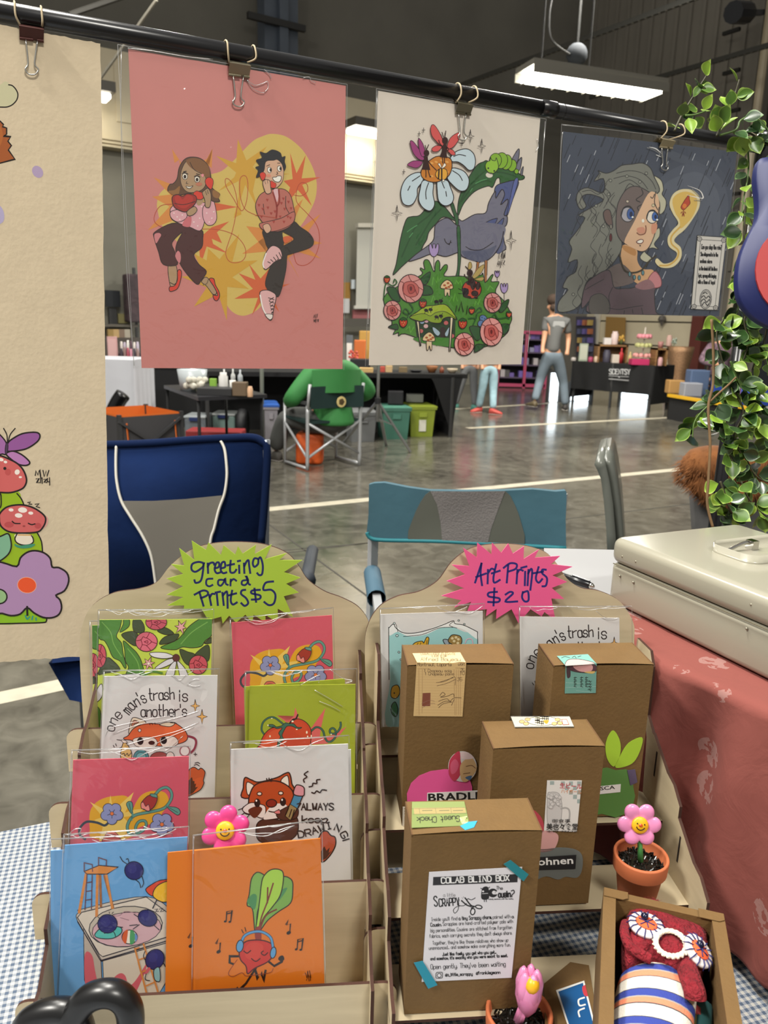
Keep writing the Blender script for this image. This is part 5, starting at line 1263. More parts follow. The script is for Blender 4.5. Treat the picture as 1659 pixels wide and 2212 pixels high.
# pink clay flower peeping between the rows
def clay_flower(t,c,n,r,petal,face,seed=0,stem_to=None,up=ZV):
 n=n.normalized();X=up.cross(n).normalized();Y=n.cross(X)
 b=MB().m(petal,True);N_=72;rings=[]
 def rad(q):return r*(.75+.29*abs(math.cos(3*q))**.75)
 for sc_,dz in ((.3,-.16),(.8,-.15),(.95,-.09),(1.,-.01),(.97,.06),(.88,.12),(.7,.15),(.5,.12),(.3,.09),(.01,.09)):
  ring=[]
  for k in range(N_):
   q=2*math.pi*k/N_;rr=rad(q)*sc_+(1-sc_)*r*.12;lob=abs(math.cos(3*q))
   ring.append(c+(X*math.cos(q+math.radians(seed))+Y*math.sin(q+math.radians(seed)))*rr+n*(r*dz*(.55+.45*lob)))
  rings.append(ring)
 b.loft(rings);b.build('petals',t)
 b=MB().m(face,True);b.lathe(c+n*.09*r,[(.4*r,-.05*r),(.39*r,.06*r),(.33*r,.11*r),(1e-4,.13*r)],20,(X,Y,n));b.build('face',t)
 e=c+n*.24*r;K=mat('#20120c',.4,gain=1.)
 b=MB().m(K);
 for s in (-1,1):b.ball(e+X*(-.17*s*r)+Y*.1*r-n*.02*r,.035*r,8)
 b.tube([e+X*(.2*r*math.cos(math.radians(q)))+Y*(.02*r-.2*r*math.sin(math.radians(q)))-n*.015*r for q in range(20,161,14)],.022*r,6)
 b.m(mat('#b8481f',.4));b.lathe(e+Y*.03*r-n*.03*r,[(.001,-.03*r),(.09*r,0),(.001,.05*r)],10,(X,Y,n),sx=1.1);b.build('face_marks',t)
 if stem_to is not None:
  b=MB().m(mat('#4f9a55',.4),True);b.tube([c-Y*r*.5-n*.1*r,c.lerp(stem_to,.5) ,stem_to],[.11*r,.12*r,.14*r],10);b.build('stem',t)
CP1,CP2,CYE=mat('#c9417d',.3),mat('#cf7fa9',.28,coat=.3),mat('#d9a21d',.35)
c=RL.h(487,1793,v2+.014)
t=thing('clay_flower','hot pink clay flower with a smile behind the orange card','flower',c-ZV*.07)
clay_flower(t,c,RL.n+ZV*.35,.0225,CP1,CYE,20,RL.pt((c-RL.O).dot(RL.w),v2+.012,zs[1][2]-.056))
# front row : blueberry pool / dancing beet
v1=RL.v[0]
BLUE=mat('#5f93c2',.5,gain=AG)
def pool(art):
 a=art.at(0,1380,2.6587);K='#22202c';BB='#282760';OW='#c07a3c'
 a.fill('455 1570 480 1550 840 1480 1000 1590 1000 1730 590 1850 575 1840 445 1620','#b9ada0',True,K,4)
 a.fill('480 1660 580 1840 590 2060 520 2050 485 1960','#a99b8e',False,K,4);a.fill('590 1850 960 1745 960 1960 900 2060 600 2060','#c2b6a6',False,K,4)
 a.fill('445 1600 470 1570 840 1482 1000 1600 1000 1700 590 1825 570 1810','#c6baac',False,K,5);a.line('447 1625 578 1848 1000 1722',K,7,False)
 a.fill('485 1830 500 1795 530 1820 545 1900 570 2030 560 2070 500 2010 487 1960','#bc5560',True);a.fill('610 2010 650 1950 690 1920 720 1935 740 1990 780 1960 830 1880 850 1850 830 1920 780 2030 740 2080 640 2080','#bc5560',True)
 a.ell(722,1652,212,116,'#b2a697',-6,K,5);a.ell(728,1668,200,98,'#c09aa0',-6,K,4)
 a.lines('600 1585 680 1590 720 1565 780 1575;690 1600 740 1615;640 1700 680 1680','#8d6b74',4)
 # ladder tower
 a.lines('600 1360 650 1545;575 1360 580 1535','#8d5a33',14,False);a.lines('495 1350 455 1570;560 1355 555 1590',OW,16,False);a.lines('610 1350 645 1545',OW,14,False)
 a.lines('500 1350 488 1555;530 1350 525 1550;500 1400 528 1395;496 1450 526 1445;493 1500 524 1495','#5c3a44',6,False)
 a.fill('483 1335 570 1300 680 1310 615 1350 500 1350',OW,False,K,5);a.lines('484 1335 484 1285 530 1295 532 1335;566 1300 566 1255 612 1270 610 1305','#5c3a44',6,False)
 # diver, floaters
 def berry2(x,y,rx,ry,rot):a.ell(x,y,rx,ry,BB,rot,'#15142e',5);a.ell(x-rx*.2,y-ry*.2,rx*.5,ry*.5,'#31306c',rot)
 a.lines('728 1290 705 1275 690 1250;740 1280 735 1262 725 1265;775 1380 800 1400 808 1428;815 1360 825 1400 815 1425',K,5);berry2(770,1330,54,52,20)
 a.fill('548 1690 600 1650 690 1655 695 1690 640 1720 560 1715','#4fa9a0',True,K,5);a.lines('600 1690 650 1680 665 1710;660 1650 705 1655',K,5);berry2(618,1635,56,54,0)
 a.lines('800 1600 770 1580;790 1640 745 1645;800 1640 765 1665;870 1630 915 1670',K,5);berry2(848,1602,56,46,25)
 a.ell(745,1710,44,40,'#d8cfbf',0,K,5);a.fill('703 1710 715 1680 735 1672 725 1745 708 1735','#c1542c');a.fill('750 1672 775 1690 772 1740 748 1750','#3f8a52');a.fill('776 1690 790 1710 778 1738','#5b82b4')
 # umbrella
 a.line('905 1490 878 1545',K,7);a.fill('838 1440 870 1410 920 1385 975 1385 940 1430 880 1475','#c4452e',True,K,5);a.fill('880 1475 900 1420 960 1390 1000 1400 1000 1480 940 1510','#d9a92c',True,K,5)
 a.lines('890 1552 905 1548 895 1565 912 1562;915 1550 935 1545 922 1565 942 1560',K,4,False)
 a.lines('775 1775 850 2060;825 1750 915 2050',OW,10,False);a.lines('800 1840 845 1825;820 1910 865 1890;840 1990 885 1970;800 1770 775 1780',OW,8,False)
 a.lines('835 1790 825 1820 840 1850;940 1860 950 1880;850 1890 835 1950 860 1960',K,5);berry2(890,1838,52,60,30);a.fill('885 1900 915 1885 920 1960 890 1955','#7fa9ac',True,K,5);a.fill('830 1920 850 1885 865 1890 850 1915','#bc5560')
 a.lines('570 1600 560 1590;630 1575 628 1565;645 1575 652 1566',K,4)
card(RL,v1+.042,'blue berry greeting card at the back of its pair, left edge showing',BLUE,[(109,1838),(370,1822),(360,2195),(110,2195)],None,[(107,1812),(372,1800),(362,2196),(108,2196)],seed=19)
art=Art(.5);pool(art)
card(RL,v1+.034,'blue greeting card with berries round a pool, front row left',BLUE,[(140,1826),(405,1808),(392,2195),(125,2195)],art,[(137,1802),(408,1785),(395,2197),(122,2197)],seed=20,wr=.0012,cr=[[(146,1805),(160,1792),(175,1790),(170,1800),(150,1806)],[(310,1785),(340,1795),(365,1790),(374,1776)]])
ORG=mat('#c26818',.5,gain=AG)
def note2(a,x,y,s,K):a.lines(f'{x} {y} {x+8*s} {y-14*s} {x+3*s} {y+2*s} {x+14*s} {y-2*s} {x+12*s} {y+22*s}',K,4,False);a.ell(x+9*s,y+24*s,7*s,5*s,K,-30,n=10)
art=Art(.5);a=art.at(80,1560,2.1269);note2(a,692,990,1.6,'#2a1208')
card(RL,v1+.026,'orange greeting card half hidden behind the beet card, music note showing',ORG,[(362,1842),(640,1815),(640,2195),(356,2195)],art,None,seed=21)
def beet(art):
 a=art.at(80,1560,2.1269);K='#20150f';LG2='#93b83e'
 a.fill('985 720 1010 690 1040 700 1050 720 1040 760 1060 790 1020 850 1010 900 1010 960 1000 955 990 860 965 840 975 790','#6f9a45',True,K,5);a.fill('965 820 990 790 1010 800 1000 860 975 840','#3f7a4a')
 a.fill('1170 725 1175 770 1165 830 1110 870 1060 910 1020 960 1030 890 1080 830 1100 760 1130 710','#6a9540',True,K,5);a.fill('1150 760 1120 810 1080 850 1060 880 1100 790','#3f7a4a')
 a.fill('1040 710 1070 680 1105 675 1130 690 1130 740 1115 800 1080 850 1040 900 1020 955 1005 955 1015 880 1025 800 1030 750',LG2,True,K,5)
 a.lines('1085 740 1060 820 1030 900 1018 970;1100 860 1050 890 1022 960;1060 760 1058 830','#6d2a20',7)
 a.fill('1002 950 1025 940 1030 1000 1005 1000','#7d2a24',True)
 a.lines('930 1075 885 1075 885 1105 900 1110;1065 1100 1090 1120 1125 1100 1130 1080;1005 1130 960 1200 930 1230 920 1220;1000 1130 1015 1180 1030 1150 1040 1190 1050 1140',K,10,False)
 a.fill('1115 1075 1130 1072 1136 1090 1120 1098 1108 1088',K)
 a.fill('955 1010 1000 1000 1050 1005 1085 1025 1090 1060 1060 1100 1000 1130 968 1155 960 1120 935 1090 930 1050','#b02a22',True,'#4a1512',6);a.fill('960 1030 1000 1010 1040 1030 1010 1090 960 1080','#b8392c')
 a.line('940 1020 950 985 985 965 1030 962 1070 985 1082 1020 1085 1060','#20304a',14);a.line('940 1020 950 985 985 965 1030 962 1070 985 1082 1020 1085 1060','#4f88b4',9);a.ell(932,1028,16,28,'#4f88b4',10,K,4);a.ell(1085,1058,13,26,'#4f88b4',10,K,4)
 a.lines('950 1050 965 1060 982 1048;1040 1050 1030 1060 1045 1070 1060 1058;985 1085 1005 1098 1025 1085','#3a0f0d',5);a.line('930 1140 890 1145 885 1160 905 1165 918 1140 915 1165 905 1190;1080 1140 1060 1160','#7a3420',3) if 0 else a.line('920 1090 880 1150 900 1168 940 1150 960 1165 1000 1160 1070 1150 1085 1130','#7a3420',3)
 a.lines('940 952 948 968;955 942 960 960',K,4);note2(a,820,1015,1.6,K);note2(a,1142,928,1.6,K)
 for x,y in ((872,870),(1198,998)):
  a.lines(f'{x-3} {y+44} {x} {y} {x+24} {y-6} {x+18} {y+44};{x} {y+10} {x+22} {y+4}',K,5,False);a.ell(x-7,y+44,7,5,K,-20,n=10);a.ell(x+14,y+46,7,5,K,-20,n=10)
 a.lines('1232 1150 1240 1175 1244 1140 1250 1170;1252 1140 1258 1172;1238 1185 1246 1160 1250 1188;1255 1160 1256 1186','#3a1c08',3,False)
art=Art(.5);beet(art)
card(RL,v1+.018,'orange greeting card with a dancing beet, front row right',ORG,[(420,1838),(692,1811),(703,2195),(417,2195)],art,[(417,1804),(695,1770),(705,2197),(414,2197)],seed=22)

# ---------------------------------------------------------------- art prints on the right rack
def fish(art):
 a=art.at(780,1150,2.5136);K='#1c1c20'
 a.fill('155 540 200 535 260 555 350 545 420 510 500 515 560 540 630 560 632 720 632 1080 165 1080 158 800','#8fbcbb',True)
 a.fill('150 515 180 500 205 520 240 545 330 540 420 505 500 485 560 505 630 540 630 580 560 530 500 515 430 520 350 555 260 565 200 540 155 560','#d4d6d4',True)
 a.line('150 520 175 498 190 520 230 545 300 545 380 525 450 500 500 480 510 495 560 505 632 540',K,4);a.line('152 800 150 515',K,4);a.line('632 540 634 640',K,4)
 a.lines('230 565 330 555 420 520 500 515;500 485 480 505 520 520;190 500 200 540',K,3);
 for q in ((180,494,6,5),(530,478,5,4),(560,498,5,4),(195,560,7,6),(205,650,5,5),(215,690,4,4)):a.ell(*q,'#c8dad8',0,K,3,10)
 a.fill('280 630 290 600 330 590 340 600 355 570 368 575 362 620 370 640','#c79a2a',True,K,4);a.lines('300 615 310 600;320 610 325 598;355 610 358 585',K,3)
 a.fill('445 585 460 580 480 590 480 620 540 640 550 610 500 620 460 610','#8a97a0',True,K,4);a.fill('480 570 500 555 540 565 545 600 520 615 475 595','#8d7340',True,K,4)
 for q in ((495,575),(515,570),(505,590),(528,580),(525,600)):a.ell(q[0],q[1],8,7,'#c9b98f',0,n=10)
 a.line('565 600 575 580 600 580 605 610 580 630','#d6a0b0',4)
 a.fill('163 890 168 840 200 830 210 870 190 900','#d2a02c',True,K,4);a.ell(180,872,4,5,K,n=8);a.fill('165 940 185 920 200 960 190 1000 165 980','#3f7a55',True,K,4)
art=Art(.5);fish(art)
card(RR,.225,'white art print of a blue sea and yellow fish, on the right rack',WHITEC,[(821,1327),(1043,1320),(1043,1570),(826,1570)],art,[(820,1314),(1046,1303),(1046,1572),(824,1572)],seed=23,name='art_print',cat='art print')
art=Art(.5);trash(art,1105,1305,5.72)
card(RR,.225,'white art print of the trash quotation, on the right rack behind a brown box',WHITEC,[(1123,1332),(1338,1335),(1340,1660),(1126,1660)],art,[(1121,1309),(1365,1309),(1366,1400),(1124,1662)],seed=24,cr=[[(1288,1320),(1305,1333),(1325,1337),(1337,1334)],[(1345,1310),(1360,1322),(1385,1338)]],name='art_print',cat='art print')
# ================================================================ brown kraft boxes
KRAFT=mat('#94703c',.75,gain=.47,var=.05,vscale=60,bump=.08,bscale=300)
KEDGE=mat('#5d4123',.85,gain=1.)
def kbox(label,v,px,zbot,depth,yaw=5.5):
 """px = front face top-left, top-right on the vertical plane at depth v of the right rack; returns the box frame"""
 a,c=RR.h(*px[0],v),RR.h(*px[1],v)
 z=(a.z+c.z)/2-.0025
 w=Vector((c.x-a.x,c.y-a.y,0));L=w.length;w.normalize();d=Vector((-w.y,w.x,0))
 A=Vector((a.x,a.y,zbot));hgt=z-zbot
 t=thing('gift_box',label,'box',A+w*L/2+d*depth/2)
 b=MB().m(KRAFT);e=.0008
 b.hexa([A,A+w*L,A+w*L+d*depth,A+d*depth,A+ZV*hgt,A+w*L+ZV*hgt,A+w*L+d*depth+ZV*hgt,A+d*depth+ZV*hgt])
 b.build('body',t)
 b=MB().m(KRAFT)   # tuck flap lid, slightly bowed, with visible cut edges at both ends
 n=8
 def fn(u,v_):return A+w*(L*u)+d*(depth*v_ )+ZV*(hgt+.0012+.0018*math.sin(math.pi*u)*(1-v_))
 b.grid(fn,n,4)
 b.m(KEDGE);b.bar(A+ZV*(hgt+.0003)+w*.0006,A+d*depth+ZV*(hgt+.0003)+w*.0006,.0012,.0022);b.bar(A+w*(L-.0006)+ZV*(hgt+.0003),A+w*(L-.0006)+d*depth+ZV*(hgt+.0003),.0012,.0022)
 b.build('lid',t)
 return t,A,w,d,L,hgt
def sticker(t,name,P,n,corners,colr,art=None,label=None,thick=.0003,off=.0004,clip=True,rough=.5):
 m_=mat(colr,rough) if isinstance(colr,str) else colr
 sheet(name,t,P+n*(off+thick),n,corners,m_,art,thick,clip=clip,label=label)
def stk(A,w,d):return A,-d
# --- box at the back left: pink egg sticker, name tag BRADLE..
t,A,w,d,L,hg=kbox('brown box with pink egg sticker and old receipt, rear left of the boxes',.148,((880,1434),(1110,1432)),.838,.05)
F_,N_=A,-d;PTOP=A+ZV*(hg+.0022)
art=Art(.7);a=art.at(860,1380,2.8603);K='#4a3626'
a.lines('120 185 190 185;355 180 412 182;128 190 130 470;150 190 148 460;345 190 350 470;360 190 358 470;372 190 372 470;384 190 384 470','#8a6a45',2,False)
for y in range(200,470,17):a.line([(110,y),(410,y+3)],'#ab8a60',1.2,False)
a.fit('Montreuil, Laporte',122,330,168,12,K,2.2);a.fit('Doit',372,412,164,12,K,2.4);a.fit('1 Chapeau soie',160,330,206,11,K,2);a.fit('1 Chapeau paille',165,345,225,11,K,2);a.fit('25',385,410,204,12,K,2);a.fit('10',383,410,222,12,K,2)
a.lines('235 270 290 262 350 235 352 285;240 290 300 275 355 250;250 270 340 240',K,2.5);a.fit('35',365,395,260,12,K,2)
a.fill('152 335 200 333 198 415 148 416','#6d3a2a',False);a.line('145 400 190 380 225 385;148 425 200 400 228 400','#7a5a50',2);a.ell(178,400,42,26,'#8a6a55',-10) if 0 else None
a.lines('258 350 275 330 290 345 262 360 300 355 340 340 345 358;250 385 300 370 320 385 345 365 390 365;245 410 290 385 330 390 280 400 250 425;345 375 330 410',K,3)
sticker(t,'receipt_sticker',F_,N_,[(900,1431),(1007,1433),(999,1548),(893,1547)],'#b89b6c',art)
art=Art(.7);a=art.at(860,1380,2.8603)
a.fit('CHAPELLERIE ELEGANTE',140,355,100,8,K,2);a.fit('LION D OR',210,300,112,7,K,2.4);a.fit('Alfred Bayeau',140,385,137,13,K,2.6)
sticker(t,'receipt_sticker',PTOP,ZV,[(891,1411),(994,1409),(1007,1432),(901,1431)],'#c9b083',art)
art=Art(.6)
egg=[(880,1745),(879,1715),(888,1692),(905,1676),(930,1666),(960,1662),(990,1663),(1012,1675),(1020,1700),(1020,1745)]
b=MB().m(mat('#c74a83',.6));b.prism([hit(x,y,F_+N_*.0007,N_)-N_*.0003 for x,y in egg],N_*.0003);b.build('egg_sticker',t,fix=False)
b=MB().m(mat('#b8b2b0',.5));cc=[(999+31*math.cos(k*math.pi/14),1656+33*math.sin(k*math.pi/14)) for k in range(28)];P_=F_+N_*.0012
b.prism([hit(x,y,P_,N_)-N_*.0003 for x,y in cc],N_*.0003)
art=Art(.5);a=art.at(820,1560,2.5136);a.fill('375 270 380 210 410 170 435 160 440 210 450 250 430 300 405 320 385 300','#a8344a',True);a.fill('440 300 440 230 490 190 520 220 525 260 490 310 460 325','#b3936a',True);a.fill('440 165 480 165 510 195 450 200','#c9b4b4');a.fill('465 300 500 290 490 315','#3f5a7a');a.lines('470 240 500 235 520 250;455 280 490 275','#6a4a34',4);a.fill('385 230 410 200 430 230 415 270 390 280','#b8506a')
art.emit(b,lambda x,y:hit(x,y,P_,N_),N_);b.build('round_sticker',t,fix=False)
art=Art(.5);a=art.at(820,1560,2.5136);a.type('BRADLEY',264,429,42,'#17171a',-2,bold=.03,x1=615)
sticker(t,'name_tag',F_+N_*.0008,N_,[(923,1713),(1070,1706),(1070,1738),(922,1742)],'#cfcdca',art)
art=Art(.5);a=art.at(820,1560,2.5136);a.lines('138 470 165 468;138 483 165 482;138 497 165 496','#17171a',8,False);a.fill('135 510 165 510 165 540 135 540','#5f7f88',False);a.fill('135 540 150 540 150 575 135 575','#a85a3a',False);a.fill('150 540 165 540 165 575 150 575','#7a9ab0',False)
sticker(t,'striped_tag',F_+N_*.0005,N_,[(870,1743),(886,1743),(886,1790),(869,1791)],'#cfc8bb',art)
# --- box at the back right: green leaf stickers, name tag ..SCA
t,A,w,d,L,hg=kbox('brown box with green leaf stickers and teal seal, rear right of the boxes',.148,((1196,1437),(1413,1431)),.838,.055)
F_,N_=A,-d;PTOP=A+ZV*(hg+.0022);art=Art(.5);a=art.at(860,1380,2.8603);K='#1f2420'
a.fill('1040 175 1100 150 1180 145 1225 170 1215 205 1150 210 1080 200','#4a3038',True,K,3);a.fill('1040 175 1060 170 1065 230 1045 240','#3a2a30',True);a.fill('1080 165 1150 150 1200 165 1190 200 1120 200','#b98a88',True);a.fill('1150 205 1215 200 1200 215','#b89a5a',True)
a.lines('1035 270 1130 275;1035 300 1225 295;1100 320 1200 330','#8fb0a8',2,False)
for i,x in enumerate((1085,1125,1155)):
 for j in range(3):a.lines(f'{x} {240+j*22} {x+18} {238+j*22};{x+8} {234+j*22} {x+6} {252+j*22};{x} {250+j*22} {x+16} {253+j*22}',K,3,False)
for j in range(4):a.lines(f'1172 {262+j*17} 1195 {262+j*17};1180 {256+j*17} 1190 {272+j*17}',K,3,False)
sticker(t,'seal_sticker',F_,N_,[(1222,1437),(1289,1433),(1287,1497),(1220,1498)],'#5f8c82',art)
art=Art(.5);a=art.at(860,1380,2.8603);a.fill('1030 165 1050 130 1110 125 1190 140 1222 155 1222 160 1050 172','#c59c98',True,K,3);a.lines('1010 118 1030 110 1060 116;1075 116 1090 108 1100 118;1110 112 1130 106',K,3)
sticker(t,'seal_sticker',PTOP,ZV,[(1203,1417),(1270,1413),(1289,1434),(1222,1438)],'#6b9a92',art)
def shape(t,name,P,n,q,colr,label=None,off=.0006):
 b=MB().m(mat(colr,.6));Q=P+n*off;b.prism([hit(x,y,Q,n)-n*.0003 for x,y in q],n*.0003);b.build(name,t,fix=False,label=label)
def cm2(q,n=4):return [(p.x,p.y) for p in catmull([Vector((x,y,0)) for x,y in q],n,True)]
shape(t,'leaf_sticker',F_,N_,cm2([(1325,1578),(1336,1592),(1341,1612),(1338,1635),(1326,1656),(1312,1640),(1308,1612),(1314,1590)]),'#93b52f')
shape(t,'leaf_sticker',F_,N_,cm2([(1387,1593),(1384,1618),(1370,1645),(1350,1656),(1329,1657),(1340,1632),(1358,1605)]),'#93b52f')
shape(t,'green_sticker',F_,N_,[(1290,1662),(1312,1658),(1330,1664),(1352,1662),(1366,1668),(1368,1700),(1372,1720),(1366,1745),(1368,1765),(1350,1758),(1330,1766),(1300,1758),(1290,1760)],'#4f7a3a')
shape(t,'purple_tape',F_,N_,[(1355,1664),(1372,1662),(1377,1690),(1362,1697)],'#51465f',off=.0012)
art=Art(.5);a=art.at(820,1560,2.5136);a.type('FRANCESCA',1040,387,20,'#18181a',-6,bold=.02,x1=1280)
sticker(t,'name_tag',F_+N_*.0008,N_,[(1262,1702),(1341,1694),(1340,1711),(1262,1719)],'#d6d4d0',art)
# --- middle box
t,A,w,d,L,hg=kbox('brown box with grey beer mug sticker, standing in the middle',.0745,((1066,1612),(1307,1611)),.793,.05)
F_,N_=A,-d;PTOP=A+ZV*(hg+.0022)
art=Art(.5);a=art.at(860,1380,2.8603);K='#1c1c1c'
a.fill('695 480 1060 478 1088 543 722 545','#a9a79c',False,'#4a4a48',3);a.ell(893,507,95,28,'#d8cfae',0,'#3a3a38',3);
for q in ((765,512),(800,498),(790,525),(985,500),(1000,522),(965,525)):a.ell(q[0],q[1],17,10,'#b89a6a',0,'#4a3a28',2,12)
a.fill('1010 500 1040 498 1055 530 1020 532','#d6cdb8',False,'#8d2f22',3)
for q in ((860,498),(890,490),(915,492),(860,515),(885,520)):a.lines(f'{q[0]-14} {q[1]-8} {q[0]+14} {q[1]-9};{q[0]} {q[1]-12} {q[0]+2} {q[1]+12};{q[0]-14} {q[1]+4} {q[0]+14} {q[1]+3};{q[0]+10} {q[1]-12} {q[0]+12} {q[1]+10}',K,4,False)
a.fill('900 505 930 505 920 525 905 520','#b8842a')
sticker(t,'lid_sticker',PTOP,ZV,[(1103,1547),(1230,1547),(1240,1570),(1112,1571)],'#b5b2a6',art)
art=Art(.5);a=art.at(820,1560,2.5136)
for i in range(5):
 for j in range(7):
  if (i+j) % 2==0 and i+.5>0 and (i*22+975>960+j*24-10):a.fill([(985+i*22,322+j*24),(1006+i*22,322+j*24),(1005+i*22,345+j*24),(984+i*22,345+j*24)],'#8d9a96',False)
a.fill('925 320 948 320 948 340 925 340','#8d9a96',False)
a.type('生ビール',978,356,24,'#a8323e',3,bold=.02,x1=1098);a.type('ハイボール',985,384,20,'#b8703c',3,bold=.01,x1=1096)
a.fill('912 400 930 380 970 385 985 420 990 470 975 560 915 560','#b5b1ae',True,'#8d8a88',3);a.line('985 470 1010 465 1030 480 1028 530 1000 560 985 550','#9a9794',9)
for k in range(22):a.ell(random.uniform(915,980),random.uniform(390,460),10,9,'#bdb9b6',0,'#9a9794',2,10)
a.type('御食事',935,542,16,K,0,x1=1035);a.type('美也々食堂',905,580,28,K,0,bold=.015,x1=1076);a.type('本町 TEL79',905,596,10,K,0,x1=1070)
sticker(t,'mug_sticker',F_,N_,[(1182,1686),(1257,1686),(1246,1797),(1175,1794)],'#c9c5c0',art)
shape(t,'grey_sticker',F_,N_,cm2([(1150,1840),(1180,1834),(1215,1831),(1245,1836),(1258,1850),(1257,1880),(1246,1896),(1222,1894),(1205,1900),(1180,1893),(1150,1898)]),'#5d605c')
art=Art(.5);a=art.at(820,1560,2.5136);a.type('Kohnen',812,780,40,'#d8d6d2',-3,bold=.02,x1=1052)
sticker(t,'name_tag',F_+N_*.0008,N_,[(1150,1853),(1245,1847),(1243,1877),(1150,1880)],'#17171a',art)
art=Art(.5)
shape(t,'red_sticker',F_,N_,cm2([(1150,1753),(1165,1760),(1174,1778),(1172,1800),(1150,1800)]),'#a33a44')
shape(t,'pink_sticker',F_,N_,cm2([(1160,1798),(1190,1796),(1206,1805),(1202,1826),(1190,1838),(1160,1838)]),'#b98a86')
# --- front box with the printed label
t,A,w,d,L,hg=kbox('brown box with the white blind box label, nearest of the four',.003,((889,1801),(1172,1790)),.7465,.046)
F_,N_=A,-d;PTOP=A+ZV*(hg+.0022)
art=Art(.5);a=art.at(860,1380,2.8603);K='#2b2d22'
a.fill('80 1010 405 1005 412 1040 85 1050','#75824e',False);a.fill('95 1045 412 1040 420 1075 100 1085','#928458',False);a.lines('130 1050 135 1080;230 1046 235 1078;325 1044 330 1076;60 1050 415 1042;90 1084 425 1078','#5a5a40',2,False)
for x in (150,255,340):a.lines(f'{x} 1062 {x+60} 1060','#5a5a40',4,False)
a.text('Guest Check',378,1094,20,K,5,178,.95,1.3)
a.fill('378 1105 425 1095 430 1140 395 1144','#b5ba85',False);a.text('WELC',428,1104,15,'#7d8a4a',3,178,.5)
sticker(t,'check_sticker',PTOP,ZV,[(890,1732),(1003,1731),(1015,1783),(889,1788)],'#6f7d48',art)
shape(t,'blue_tape',PTOP,ZV,[(994,1784),(1012,1775),(1031,1773),(1024,1787),(1005,1793)],'#2f8fb0',off=.001)
art=Art(.5);a=art.at(900,1840,5.925);K='#1c1c1f'
a.fill('212 322 1296 285 1290 390 207 430','#232327',False)
a.fit('COLAB BLIND BOX',318,1185,402,40,'#d8d8d8',14,-2.2)
def tl(s,x0,x1,y,h,w_,r=-2.4):a.fit(s,x0,x1,y,h,K,w_,r)
a.fit('a little',342,495,575,26,K,4,-1);a.fit('S',228,268,695,70,K,16,-4);a.fit('CRAPPY',290,545,700,54,K,15,-4)
a.line('545 610 535 680 600 690 640 660',K,9);a.line('560 690 500 710 470 750 490 785 530 740 540 660',K,9)
a.lines('575 625 640 680 700 700;620 590 690 680 740 700',K,18);a.line('640 620 660 600 700 615 750 590',K,10);a.ell(795,705,42,22,'#cac8cc',10,K,15);a.ell(718,765,28,40,'#cac8cc',10,K,15);a.line('740 700 700 720',K,16);a.lines('580 585 590 600;598 572 606 590',K,4)
a.fill('835 480 870 445 910 450 925 500 920 600 830 600','#1b1b1e',True);a.line('840 535 915 530','#c8c6ca',6);a.ell(850,505,14,12,'#c8c6ca',0,n=12);a.lines('865 600 866 638;890 600 892 638;820 465 838 475;935 450 918 462',K,9);a.ell(975,525,62,56,'#1b1b1e',0);a.ell(990,520,26,24,'#c8c6ca',0);a.fill('1000 510 1050 500 1050 540 1000 545','#c8c6ca',False)
a.fit('The',1020,1100,480,24,K,6,2);a.fit('ousin',1048,1200,580,48,K,17,-2);a.line('1210 500 1240 490 1248 520 1220 550 1218 575',K,13);a.fit('nobody mentions until the reality',918,1235,612,9,K,3,-1)
tl("Inside you'll find",188,520,886,26,4.5);tl('a tiny Scrappy charm,',540,960,872,26,8);tl('paired with',975,1200,855,26,4.5);tl('a',1218,1240,846,22,8)
tl('Cousin.',180,318,955,26,8);tl('Scrappies are hand-crafted polymer pals with',335,1232,945,26,4.5)
tl('big personalities. Cousins are stitched from forgotten',178,1222,1028,26,4.5);tl("fabrics, each carrying secrets they don't always share.",165,1222,1100,26,4.5)
tl("Together, they're like those relatives who show up",205,1170,1188,26,4.5);tl('unannounced... and somehow make everything more fun.',158,1200,1252,26,4.5)
tl('Just like family, you get who you get...',330,1020,1328,22,8);tl("and somehow, it's exactly who you were meant to meet.",178,1165,1385,22,8)
tl("Open gently. They've been waiting",182,1138,1500,34,6);tl('@a_little_scrappy',368,715,1590,22,8,-2);tl('@frank.legmann',762,1068,1568,22,8,-2)
a.line('262 1542 318 1540 330 1552 328 1602 315 1614 258 1616 246 1604 248 1555 262 1542',K,8);a.ell(288,1580,25,25,'#cac8cc',0,K,8);a.ell(312,1556,4,4,K,n=8)
lab=[(934,1881),(1127,1874),(1105,2113),(911,2120)]
sticker(t,'printed_label',F_,N_,[(927,1884),(1128,1873),(1105,2112),(911,2121)],'#c6c4c9',art)
shape(t,'teal_tape',F_,N_,[(1088,1867),(1103,1858),(1142,1889),(1131,1904)],'#17707a',off=.0022)
shape(t,'teal_tape',F_,N_,[(894,2080),(913,2076),(945,2128),(925,2136)],'#1c7f95',off=.0022)

